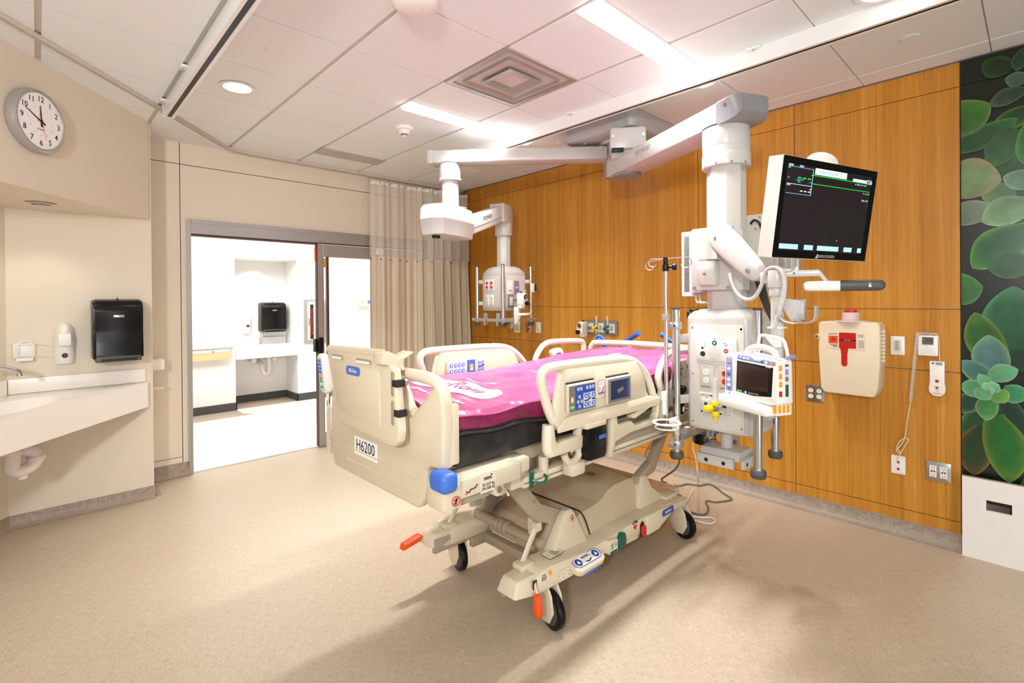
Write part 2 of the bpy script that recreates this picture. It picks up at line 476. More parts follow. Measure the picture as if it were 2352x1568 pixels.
# door frame and sliding leaf
b = MB()
b.box((.927, DY-.02, 0), (.957, DY+.10, 2.165), 'alup', .002); b.box((.944, DY-.028, 0), (.952, DY-.02, 2.15), 'alup')
b.box((.957, DY-.02, 2.045), (3.35, DY+.10, 2.165), 'alup', .002); b.box((.957, DY-.026, 2.135), (3.35, DY-.02, 2.15), 'alup')
b.box((2.06, DY-.024, 2.035), (3.3, DY-.005, 2.048), 'dgrey'); b.box((.957, DY, 2.03), (2.06, DY+.08, 2.046), 'seam')
b.box((3.3, DY-.02, 0), (3.35, DY+.1, 2.165), 'alup')
struct(b, 'trim_door', False)
b = MB(); y0, y1 = DY-.03, DY+.012
b.box((2.03, y0, .012), (2.088, y1, 2.03), 'alup', .003); b.box((3.2, y0, .012), (3.29, y1, 2.03), 'alup', .003)
b.box((2.088, y0, 1.905), (3.2, y1, 2.03), 'alup', .003); b.box((2.088, y0, .012), (3.2, y1, .135), 'alup', .003)
b.box((2.026, y0-.004, .012), (2.032, y1+.004, 2.03), 'seam'); b.box((2.13, y0+.01, .135), (2.152, y1, 1.905), 'seam')
b.box((2.088, y0+.012, .135), (2.100, y1-.004, 1.905), 'amber' if 0 else 'alup')
door = struct(b, 'door_1', False)
b = MB(); b.box((2.09, DY-.014, .13), (3.2, DY-.006, 1.91), 'glass'); g = b.build('door_glass', door, False)
b = MB(); b.box((2.0, y0-.012, .955), (2.022, y1+.01, 1.085), 'black', .004); b.box((2.022, y0-.035, .94), (2.075, y0, 1.10), 'black', .012); b.build('door_latch', door)
b = MB(); b.box((2.012, DY-.02, 1.86), (2.028, DY, 1.99), 'orange'); b.box((2.101, DY-.02, 1.80), (2.118, DY-.012, 1.89), 'amber'); b.build('door_sticker', door)

# ------------------------------------------------------------------ camera
f_px = 1148.917
cam = bpy.data.cameras.new('camera'); co = bpy.data.objects.new('camera', cam); COL.objects.link(co)
cam.sensor_fit = 'HORIZONTAL'; cam.sensor_width = 36; cam.lens = f_px*36/2352
cam.shift_x = (1176-1173.867)/2352; cam.shift_y = -(784-693.868)/2352
cam.clip_start = .02
Fv = Vector((.6881, .7256, -.0052)).normalized(); Rv = Vector((.7255, -.6882, -.0080)); Rv = (Rv-Fv*Rv.dot(Fv)).normalized(); Uv = Rv.cross(Fv)
mw = Matrix((Rv, Uv, -Fv)).transposed().to_4x4(); mw.translation = (0, 0, 1.46)
co.matrix_world = mw; scene.camera = co

# ------------------------------------------------------------------ light
w = bpy.data.worlds.new('world'); scene.world = w; w.use_nodes = True
bg = w.node_tree.nodes['Background']; bg.inputs[0].default_value = (1, .97, .93, 1); bg.inputs[1].default_value = .5
def area(name, loc, aim, size, power, color=(1, 1, 1), sy=None):
    l = bpy.data.lights.new(name, 'AREA'); l.energy = power; l.color = color; l.size = size
    if sy: l.shape = 'RECTANGLE'; l.size_y = sy
    o = bpy.data.objects.new(name, l); COL.objects.link(o); o.location = loc
    o.rotation_euler = (Vector(aim)-Vector(loc)).to_track_quat('-Z', 'Y').to_euler(); return o
def spot(name, loc, power, ang=110, color=(1, .93, .8), r=.05):
    l = bpy.data.lights.new(name, 'SPOT'); l.energy = power; l.color = color; l.spot_size = math.radians(ang); l.spot_blend = .6; l.shadow_soft_size = r
    o = bpy.data.objects.new(name, l); COL.objects.link(o); o.location = loc; return o
area('window_light', (-.6, -3.0, 1.9), (2.0, 3.0, .9), 2.4, 24, (1, .99, .98), 2.0)  # soft fill added behind the camera, no real window there
area('window_light_b', (-1.5, -.6, 2.15), (1.2, 3.2, 2.4), .28, 80, (1, .99, .98))
area('ceiling_fill_light', (.4, -2.4, .9), (1.8, 2.0, 2.8), 1.8, 36, (.92, .97, 1))  # unseen uplight added to brighten the ceiling tiles
for n, y in (('a', 1.42), ('b', 2.985)): area('fixture_light_'+n, (2.43, y, ZC-.034), (2.43, y, 0), 1.2, 42, (1, 1, 1), .14).data.spread = math.radians(105)
spot('downlight_a', (.925, 3.453, ZC-.02), 22); spot('downlight_b', (2.786, .40, ZC-.02), 30)
spot('niche_downlight', diag(.61, -.266, 2.07), 9, 120)
area('hall_light_a', (1.6, 6.2, 2.72), (1.6, 6.2, 0), 2.2, 80, (1, 1, 1), 1.2); area('hall_light_b', (4.2, 6.2, 2.72), (4.2, 6.2, 0), 2.0, 60, (1, 1, 1), 1.2)
spot('alcove_downlight', (2.3, 7.75, 2.05), 14, 120, (1, .97, .9))
scene.view_settings.view_transform = 'Standard'; scene.view_settings.look = 'None'; scene.view_settings.exposure = 0
c = scene.cycles; c.use_denoising = True; c.use_adaptive_sampling = True; c.adaptive_threshold = .03; c.max_bounces = 7; c.diffuse_bounces = 4; c.glossy_bounces = 3; c.transparent_max_bounces = 12
c.sample_clamp_indirect = 6; c.caustics_reflective = False; c.caustics_refractive = False
# ------------------------------------------------------------------ hospital bed (head to the wood wall)
YC = 1.835
def my(y, s): return y if s < 0 else 2*YC-y          # s=-1 the side towards the camera, s=+1 the far side
bed = thing('hospital_bed', 'beige electric hospital bed in the middle of the floor, head to the wood wall', 'bed', (2.0, YC, 0))
def ybox(b, x0, x1, y0, y1, z0, z1, m, s=-1, bev=0): b.box((x0, my(y0, s), z0), (x1, my(y1, s), z1), m, bev)

# base fairing ----------------------------------------------------
b = MB()
for s in (-1, 1):
    poly = [(1.525, .205), (1.775, .195), (1.785, .225), (1.93, .23), (2.02, .206), (2.09, .196), (2.30, .185), (2.318, .20), (2.33, .225), (2.36, .215), (2.372, .178), (2.47, .172), (2.52, .19),
            (2.55, .222), (2.64, .232), (2.75, .215), (2.83, .20), (2.845, .25), (2.80, .272), (2.6, .285), (2.2, .285), (1.9, .272), (1.62, .30), (1.56, .298), (1.525, .28)]
    b.prism(poly, 'y', my(1.462, s), my(1.60, s), 'cream', .012)
    # nose at the foot end
    r0 = [(1.53, my(1.462, s), .205), (1.53, my(1.60, s), .205), (1.53, my(1.59, s), .285), (1.53, my(1.475, s), .292)]
    r1 = [(1.405, my(1.475, s), .225), (1.405, my(1.59, s), .225), (1.435, my(1.58, s), .285), (1.435, my(1.49, s), .285)]
    b.loft([r0, r1], 'cream', bev=.008)
    # stirrup steps in the side skirt
    b.prism([(2.02, .204), (2.095, .20), (2.095, .27), (2.02, .275)], 'y', my(1.446, s), my(1.48, s), 'cream', .008)
    b.prism([(2.38, .18), (2.5, .178), (2.66, .235), (2.82, .215), (2.83, .262), (2.5, .285), (2.38, .285)], 'y', my(1.452, s), my(1.48, s), 'cream', .008)
    # fins over the lift pivots
    b.loft([[(1.70, my(1.53, s), .28), (1.96, my(1.53, s), .27), (1.96, my(1.60, s), .27), (1.70, my(1.60, s), .28)],
            [(1.81, my(1.56, s), .42), (1.895, my(1.56, s), .42), (1.895, my(1.60, s), .42), (1.81, my(1.60, s), .42)],
            [(1.835, my(1.565, s), .44), (1.88, my(1.565, s), .44), (1.88, my(1.598, s), .44), (1.835, my(1.598, s), .44)]], 'cream', bev=.006)
    b.loft([[(2.43, my(1.53, s), .28), (2.70, my(1.53, s), .28), (2.70, my(1.61, s), .28), (2.43, my(1.61, s), .28)],
            [(2.47, my(1.555, s), .36), (2.60, my(1.555, s), .36), (2.60, my(1.60, s), .36), (2.47, my(1.60, s), .36)],
            [(2.50, my(1.565, s), .44), (2.55, my(1.565, s), .44), (2.55, my(1.60, s), .44), (2.50, my(1.60, s), .44)]], 'cream', bev=.006)
    b.box((2.66, my(1.50, s), .27), (2.80, my(1.58, s), .297), 'cream', .008)
    b.box((2.74, my(1.59, s), .15), (3.0, my(1.83, s), .25), 'cream', .02)
b.build('base_fairing', bed)
# centre shroud, stepped
def shroud(b, x0, za, _, m, w1=1.545):
    n = 9
    def ring(x, z):
        pts = []
        for i in range(n+1):
            t = -1+2*i/n; y = YC+t*(YC-w1)
            k = 1-max(0, (abs(t)-.72)/.28)**2.2
            pts.append((x, y, .255+(z-.255)*k))
        return pts+[(x, 2*YC-w1, .2), (x, w1, .2)]
    b.loft([ring(x, z) for x, z in zip(x0, za)], m)
b = MB()
shroud(b, (1.79, 1.82, 1.90, 2.02), (.27, .325, .352, .372), 0, 'taupe')
shroud(b, (2.006, 2.05, 2.12, 2.17, 2.24, 2.30, 2.44, 2.50, 2.53), (.366, .376, .382, .390, .43, .442, .44, .43, .40), 0, 'taupe')
b.tube([(2.008, YC+t*.285, .2585+.117*(1-max(0, (abs(t)-.72)/.28)**2.2)) for t in [-1+.05*i for i in range(41)]], .004, 'blackm', 6)
b.cyl((2.33, 1.80, .443), (2.33, 1.80, .4445), .028, m='mgrey')
b.cyl((2.52, 1.60, .405), (2.52, 2.07, .405), .028, m='frame')
b.build('base_shroud', bed)
b = MB()
b = MB(); b.box((1.735, 1.60, .155), (1.785, 2.07, .205), 'frame', .01); b.build('cross_beam', bed); b = MB(); b.box((1.43, 2.075, .19), (1.86, 2.10, .26), 'frame', .004); b.box((1.66, 2.06, .15), (1.80, 2.09, .20), 'frame', .004); b.build('base_beam', bed); b = MB(); b.box((1.43, 1.57, .19), (1.86, 1.595, .26), 'frame', .004); b.build('base_beam', bed); b = MB()
b.box((2.5, 1.62, .12), (2.9, 2.05, .2), 'frame', .01)
b.build('rear_beam', bed); b = MB(); b.cyl((1.79, 1.87, .225), (2.0, 1.87, .24), .012, m='dgrey'); b.cyl((1.79, 1.90, .225), (2.0, 1.90, .24), .010, m='steel')
b.build('actuator', bed)
for s in (-1, 1):
    for x in (1.645, 2.845):
        y = 1.490 if s < 0 else 2.165; cc_ = Vector((x+.005, y, 0)); RT = Matrix.Translation(cc_) @ Matrix.Rotation(math.radians(-103), 4, 'Z') @ Matrix.Translation(-cc_); c = MB(RT); ya, yb = y-.032, y+.032
        h = (x-.03, y, .0)
        c.cyl((x-.05, y, .19), (x-.05, y, .24), .03, m='mgrey')
        pts = [(x-.10, .215), (x-.01, .215), (x+.035, .16), (x+.05, .09), (x+.02, .035), (x-.03, .028), (x-.065, .06), (x-.085, .12)]
        c.prism(pts, 'y', ya, y-.019, 'cream', .005); c.prism(pts, 'y', y+.019, yb, 'cream', .005)
        c.prism([(x-.10, .215), (x-.01, .215), (x+.0, .185), (x-.085, .16)], 'y', ya, yb, 'cream', .005)
        k = c.build('caster', bed)
        wb = MB(RT); wb.cyl((x+.005, y-.017, .083), (x+.005, y+.017, .083), .083, m='black', seg=32, bev=.008); wb.cyl((x+.005, y-.018, .083), (x+.005, y+.018, .083), .06, m='dgrey', seg=24)
        wb.build('wheel', k)
# lift arms -------------------------------------------------------
for s in (-1, 1):
    b = MB(); y = my(1.612, s)
    P = [(1.40, .70), (1.50, .705), (1.60, .62), (1.70, .505), (1.87, .42), (1.885, .395), (1.84, .36), (1.765, .28), (1.70, .29), (1.68, .32), (1.725, .345), (1.76, .385), (1.75, .40), (1.655, .435), (1.60, .495), (1.48, .64)]
    b.prism(P, 'y', y-.012, y+.012, 'frame', .003); b.cyl((1.705, y-.02, .315), (1.705, y+.02, .315), .026, m='frame', bev=.004)
    b.box((1.64, y-.02 if s > 0 else y-.005, .375), (1.715, y+.005 if s > 0 else y+.02, .47), 'frame2', .006)
    b.cyl((1.655, y-.016, .53), (1.655, y+.016, .53), .008, m='steel', seg=10); b.cyl((1.79, y-.016, .445), (1.79, y+.016, .445), .006, m='steel', seg=10)
    b.build('lift_arm', bed)
    b = MB(); y = my(1.566, s)
    b.tube([(1.63, y, .43), (1.585, y, .37), (1.535, y, .29)], (lambda t: (.008, .017)), 'frame2', 8, flat=(0, 1, 0)); b.cyl((1.632, y-.012, .432), (1.632, y+.012, .432), .02, m='frame2'); b.box((1.50, my(1.525, s), .285), (1.575, my(1.59, s), .312), 'cream', .008)
    b.build('link_arm', bed)
    b = MB(); y = my(1.595, s)
    b.prism([(2.47, .40), (2.55, .415), (2.66, .43), (2.90, .735), (2.84, .735), (2.63, .50), (2.48, .44)], 'y', y-.022, y+.022, 'frame', .004)
    b.build('head_lift_arm', bed)
b = MB(); b.cyl((1.705, 1.60, .315), (1.705, 2.07, .315), .024, m='frame')
for y in (1.84, 1.87, 1.90): b.cyl((1.705, y-.012, .315), (1.705, y+.012, .315), .032, m='frame', bev=.006)
b.build('cross_tube', bed)
# deck frame ------------------------------------------------------
b = MB()
b.box((1.06, 1.47, .79), (2.96, 2.20, .862), 'frame', .005)
for s in (-1, 1):
    ybox(b, 1.02, 1.335, 1.372, 1.46, .80, .848, 'frame2', s, .01); ybox(b, 1.025, 1.335, 1.362, 1.40, .776, .842, 'frame2', s, .006)
    ybox(b, 1.33, 1.41, 1.385, 1.47, .785, .842, 'frame2', s, .008)
    ybox(b, 1.04, 1.20, 1.39, 1.45, .74, .775, 'frame', s, .004)
    ybox(b, 1.41, 2.86, 1.42, 1.475, .70, .745, 'frame2', s, .006); ybox(b, 1.41, 2.86, 1.417, 1.42, .72, .7215, 'blackm', s)
    ybox(b, 1.90, 2.80, 1.42, 1.47, .745, .80, 'frame', s, .004)
    ybox(b, 1.36, 1.46, 1.44, 1.49, .70, .79, 'frame2', s, .006)
    b.prism([(1.40, .74), (1.47, .74), (1.475, .69), (1.44, .63), (1.415, .63), (1.41, .69)], 'y', my(1.565, s), my(1.60, s), 'frame2', .004)
    b.prism([(1.18, .79), (1.36, .79), (1.30, .70), (1.26, .66), (1.22, .68)], 'y', my(1.60, s), my(1.63, s), 'frame', .004)
    b.prism([(1.22, .74), (1.34, .74), (1.34, .64), (1.30, .58), (1.26, .6)], 'y', my(1.72, s), my(1.76, s), 'frame', .004)
    b.cyl((1.235, my(1.375, s), .758), (1.235, my(1.44, s), .758), .026, m='frame2', bev=.004); b.cyl((1.235, my(1.37, s), .758), (1.235, my(1.376, s), .758), .012, m='steel', seg=12)
    b.cyl((1.545, my(1.44, s), .70), (1.545, my(1.44, s), .80), .022, m='frame2')
    b.box((1.44, my(1.50, s), .71), (1.80, my(1.53, s), .79), 'frame', .004)
b.build('deck_frame', bed)
for s in (-1,):
    D = Matrix.Translation((.085 if s > 0 else 0, -.06 if s > 0 else 0, 0))
    b = MB(D); ybox(b, .965, 1.045, 1.352, 1.45, .752, .84, 'cream', s, .012); b.build('corner_block', bed)
    b = MB(D)
    b.box((.942, my(1.318, s), .824), (1.012, my(1.41, s), .893), 'blue', .022, 4); b.build('corner_bumper', bed)
b = MB(); b.box((1.435, 1.405, .70), (1.452, 1.415, .765), 'green', .002)
b.tube([(1.445, 1.41, .73), (1.455, 1.39, .722), (1.48, 1.375, .722), (1.50, 1.38, .735), (1.50, 1.395, .745)], .006, 'green', 8, smooth=4); b.build('drainage_hook', bed)
# labels on the deck frame (towards the camera)
b = MB(); F = FD(1.168, 1.3612, .812)
b.box((1.135, 1.3605, .772), (1.205, 1.3625, .842), 'cream2')
b.text('32-227 kg\n(70-500 lb)', frame((1.17, 1.359, .793), (1, 0, 0), (0, 0, 1)), .0145, bold=.0002)
b.box((1.15, 1.3595, .817), (1.19, 1.3605, .8195), 'ink'); b.box((1.15, 1.3595, .822), (1.185, 1.3605, .826), 'ink'); b.cyl((1.186, 1.3605, .831), (1.186, 1.3595, .831), .0035, m='ink', seg=10)
b.tube([(1.07, 1.3605, .797), (1.082, 1.3605, .792), (1.092, 1.3605, .802), (1.103, 1.3605, .80), (1.115, 1.3605, .806)], .0022, 'ink', 6); b.cyl((1.118, 1.3605, .81), (1.118, 1.3595, .81), .003, m='ink', seg=10); b.box((1.066, 1.3600, .788), (1.076, 1.3606, .792), 'orange')
b.build('frame_label', bed)
def prohibit(b, c, n, r):
    """red ring with a bar over a black figure"""
    c = Vector(c); n = Vector(n).normalized(); u = Vector((0, 0, 1)); w = n.cross(u).normalized(); u = w.cross(n)
    P = lambda a, k: c+(w*math.cos(a)+u*math.sin(a))*k+n*.0006
    b.tube([P(2*PI*i/24, r) for i in range(24)], r*.10, 'red', 6, closed=True)
    b.tube([P(2.36, r), P(2.36+PI, r)], r*.09, 'red', 6)
    b.tube([P(1.7, r*.6), P(4.6, r*.2), P(4.9, r*.7)], r*.16, 'ink', 6); b.tube([P(.4, r*.5), P(3.0, r*.4)], r*.12, 'ink', 6)
b = MB(); prohibit(b, (1.018, 1.351, .783), (0, -1, 0), .016); b.build('warning_sign', bed)
b = MB(); prohibit(b, (1.872, 1.5565, .395), (0, -1, .15), .018)
b.prism([(1.862, .355), (1.876, .355), (1.869, .367)], 'y', 1.5440, 1.5455, 'yellow'); b.build('warning_sign', bed)
# base markings, pedals and control pod
def badge(b, T, w, h, m='dblue', txt='Hill-Rom', size=None):
    k = b.T; b.T = k @ T
    b.prism(rrect(-w/2, -h/2, w/2, h/2, h*.42), 'z', 0, .0015, m); b.T = k
    b.text(txt, T @ Matrix.Translation((0, 0, .0025)), size or h*.62, 'whiteink', sx=.86, bold=h*.008)
b = MB(); badge(b, FD(2.592, 1.4515, .253), .125, .036); b.build('maker_badge', bed)
b = MB(); b.text('CPR', FD(2.272, 1.4605, .283), .026, 'ink', bold=.0008)
b.prism([(2.255, .268), (2.29, .268), (2.29, .262), (2.272, .245), (2.255, .262)], 'y', 1.4610, 1.4605, 'red')
b.build('base_marking', bed); b = MB(); b.box((2.024, 1.4448, .208), (2.09, 1.4455, .262), 'cream2'); b.text('Brake\nNeutral\nSTEER', FD(2.072, 1.444, .245), .0085, 'ink'); b.box((2.026, 1.4442, .208), (2.086, 1.4447, .220), 'lgreen' if 0 else 'green')
b.tube([(2.05, 1.4445, .255), (2.036, 1.4445, .247), (2.05, 1.4445, .238), (2.036, 1.4445, .23)], .003, 'green', 6)
b.build('base_marking', bed); b = MB(); b.text('Brake\nNeutral\nBRAKE', FD(1.568, 1.4605, .268), .0095, 'ink', bold=.0002)
b.prism([(1.60, .288), (1.612, .282), (1.62, .27), (1.607, .258), (1.603, .27), (1.592, .28)], 'y', 1.4608, 1.4602, 'amber'); b.build('base_marking', bed)
b = MB(); T = frame((1.70, 1.532, .3005), (1, .04, -.01), (0, 1, .03)); k = b.T; b.T = T
b.prism(rrect(-.05, -.03, .05, .03, .008), 'z', 0, .0007, 'ink'); b.prism(rrect(-.0485, -.0285, .0485, .0285, .007), 'z', .0003, .0011, 'cream2')
b.prism([(-.04, -.008), (-.022, -.008), (-.031, .01)], 'z', .0008, .0016, 'yellow')
for i in range(5): b.box((-.01, .012-.008*i, .0008), (.035-.006*(i % 3), .0145-.008*i, .0016), 'ink')
b.T = k; b.build('warning_label', bed)
b = MB(); b.prism(rrect(1.662, .207, 1.782, .256, .006), 'y', 1.4595, 1.462, 'frame2')
for x in (1.69, 1.727):
    b.prism(rrect(x-.015, .213, x+.015, .250, .012), 'y', 1.4575, 1.461, 'cream2')
    for dx in (-.006, .006): b.box((x+dx-.001, 1.4568, .235), (x+dx+.001, 1.458, .243), 'ink')
    b.cyl((x, 1.458, .224), (x, 1.4568, .224), .0028, m='ink', seg=8)
b.cyl((1.765, 1.462, .238), (1.765, 1.448, .238), .013, m='steel', bev=.003); b.build('power_socket', bed)
b = MB(); T = frame((1.838, 1.435, .258), (1, 0, .0), (0, .93, .36)); k = b.T; b.T = T
b.prism(rrect(-.105, -.038, .105, .042, .036, 6), 'z', -.03, 0, 'cream', .008)
b.prism(rrect(-.094, -.02, .094, .034, .027, 6), 'z', 0, .001, 'dblue'); b.prism(rrect(-.090, -.0165, .090, .0305, .023, 6), 'z', .0004, .0016, 'paper')
for x in (-.062, .062):
    b.cyl((x, .007, .001), (x, .007, .0024), .02, m='dblue'); q = 1 if x > 0 else 1
    b.prism([(x-.011, -.001), (x+.011, -.001), (x, .018)], 'z', .002, .0032, 'paper')
b.box((-.03, .014, .001), (.03, .0165, .0024), 'ink'); b.box((-.03, .019, .001), (.02, .023, .0024), 'ink'); b.tube([(-.02, -.006, .0016), (0, -.010, .0016), (.02, -.002, .0016)], .003, 'ink', 6)
b.T = k; b.box((1.80, 1.405, .212), (1.885, 1.43, .222), 'blue', .003); b.build('foot_control', bed)
b = MB(); b.prism([(2.098, .205), (2.098, .258), (2.125, .283), (2.155, .275), (2.165, .24), (2.16, .212)], 'y', 1.44, 1.462, 'green', .006); b.build('steer_pedal', bed)
b = MB(); b.prism([(2.318, .19), (2.318, .255), (2.338, .272), (2.358, .258), (2.362, .185)], 'y', 1.4605, 1.4625, 'blackm'); b.prism(rrect(2.324, .195, 2.356, .25, .012), 'y', 1.445, 1.464, 'red', .005); b.build('cpr_pedal', bed)
for s in (-1, 1):
    b = MB()
    if s < 0:
        b.tube([(1.515, 1.465, .265), (1.505, 1.452, .25), (1.508, 1.445, .232)], .006, 'cream', 8); b.box((1.498, 1.4600, .243), (1.522, 1.4618, .277), 'blackm')
        b.prism([(1.497, .228), (1.515, .228), (1.523, .205), (1.53, .15), (1.525, .128), (1.50, .128), (1.492, .15), (1.49, .205)], 'y', 1.43, 1.455, 'orange', .006)
    else:
        b.prism([(1.30, .222), (1.40, .24), (1.42, .262), (1.40, .268), (1.31, .25)], 'y', my(1.47, 1), my(1.515, 1), 'orange', .006)
    b.build('brake_pedal', bed)

# footboard -------------------------------------------------------
b = MB()
half = [(1.52, .745), (1.502, .79), (1.50, .855), (1.47, .872), (1.40, .876), (1.393, 1.03), (1.398, 1.11), (1.412, 1.145), (1.44, 1.16), (1.472, 1.145), (1.50, 1.115), (1.595, 1.035), (1.63, 1.06), (1.665, 1.12), (1.70, 1.165), (1.72, 1.18)]
cf = 1.843; full = [(1.56, .70)]+half+[(2*cf-y, z) for y, z in reversed(half[7:])]+[(2.27, 1.10), (2.29, .95), (2.285, .80), (2.272, .72), (2.25, .695)]
b.prism(full, 'x', .998, 1.048, 'cream', .014, 3)
for s in (0, 1):
    Y = (lambda y: 2*cf-y) if s else (lambda y: y)
    b.tube([(1.02, Y(1.74), 1.172), (1.02, Y(1.66), 1.180), (1.022, Y(1.53), 1.180), (1.023, Y(1.46), 1.168), (1.023, Y(1.428), 1.135), (1.023, Y(1.42), 1.08)], .0235, 'cream2', 12, smooth=5)
    b.tube([(1.02, Y(1.712), 1.15), (1.02, Y(1.66), 1.11), (1.02, Y(1.625), 1.055), (1.02, Y(1.605), 1.045)], .02, 'cream2', 10, smooth=5)
    b.box((1.03, Y(1.395), .885), (1.072, Y(1.418), 1.10), 'cream', .010)
for z in (.76, .815): b.tube([(1.0, 1.56, z), (1.0, 2.126, z)], .005, 'cream', 6)
b.prism([(1.60, .93), (2.06, .93), (2.08, 1.18), (1.62, 1.18)], 'x', .96, 1.0, 'frame', .008)
fb = b.build('footboard', bed)
b = MB()
pan = [(1.64, .928), (2.05, .945), (2.078, .965), (2.09, 1.02), (2.135, 1.16), (2.165, 1.235), (2.16, 1.25), (1.715, 1.262), (1.70, 1.235), (1.69, 1.222), (1.635, 1.222), (1.60, 1.215), (1.59, 1.18), (1.578, 1.10), (1.562, .99), (1.57, .955), (1.60, .932)]
b.prism(pan, 'x', .928, .962, 'cream', .010, 3)
b.tube([(.945, 2.165, 1.248), (.945, 1.705, 1.258)], .019, 'cream', 14)
inn = [(1.70, .985), (2.02, .995), (2.06, 1.03), (2.10, 1.17), (2.12, 1.20), (1.72, 1.205), (1.70, 1.19), (1.69, 1.03)]
b.prism(inn, 'x', .9245, .932, 'cream', .003)
for y0, y1 in ((2.00, 2.105), (1.755, 1.88)):
    b.prism(rrect(y0, 1.214, y1, 1.232, .008), 'x', .9235, .93, 'frame', .002); b.prism(rrect(y0+.012, 1.215, y1-.004, 1.224, .004), 'x', .9225, .93, 'paper')
for z in (1.16, 1.055): b.prism(rrect(1.592, z-.045, 1.612, z+.045, .009), 'x', .926, .93, 'frame', .001)
b.build('footboard_panel', fb)
for z, y in ((1.162, 1.580), (1.056, 1.568)):
    b = MB(); b.box((.9255, y-.006, z-.0125), (.9645, y+.026, z+.0125), 'blackm', .002); b.build('strap', fb)
b = MB(); b.prism([(.905, 1.268), (.93, 1.275), (.975, 1.248), (1.03, 1.268), (1.035, 1.262), (.99, 1.24), (.988, 1.222), (1.0, 1.20), (.945, 1.20), (.925, 1.225), (.90, 1.228)], 'y', 1.625, 1.70, 'cream', .006)
b.cyl((.955, 1.60, 1.16), (.985, 1.60, 1.16), .012, m='steel'); b.build('panel_latch', fb)
b = MB(); badge(b, FW(.9235, 1.904, 1.178), .118, .036, 'blue'); b.build('maker_badge', fb)
b = MB(); b.prism([(2.048, .80), (1.850, .80), (1.850, .876), (2.048, .876)], 'x', .9965, .998, 'paper'); b.text('H6200', FW(.9955, 1.949, .842), .066, 'ink', sx=.92); b.build('bed_number', fb)

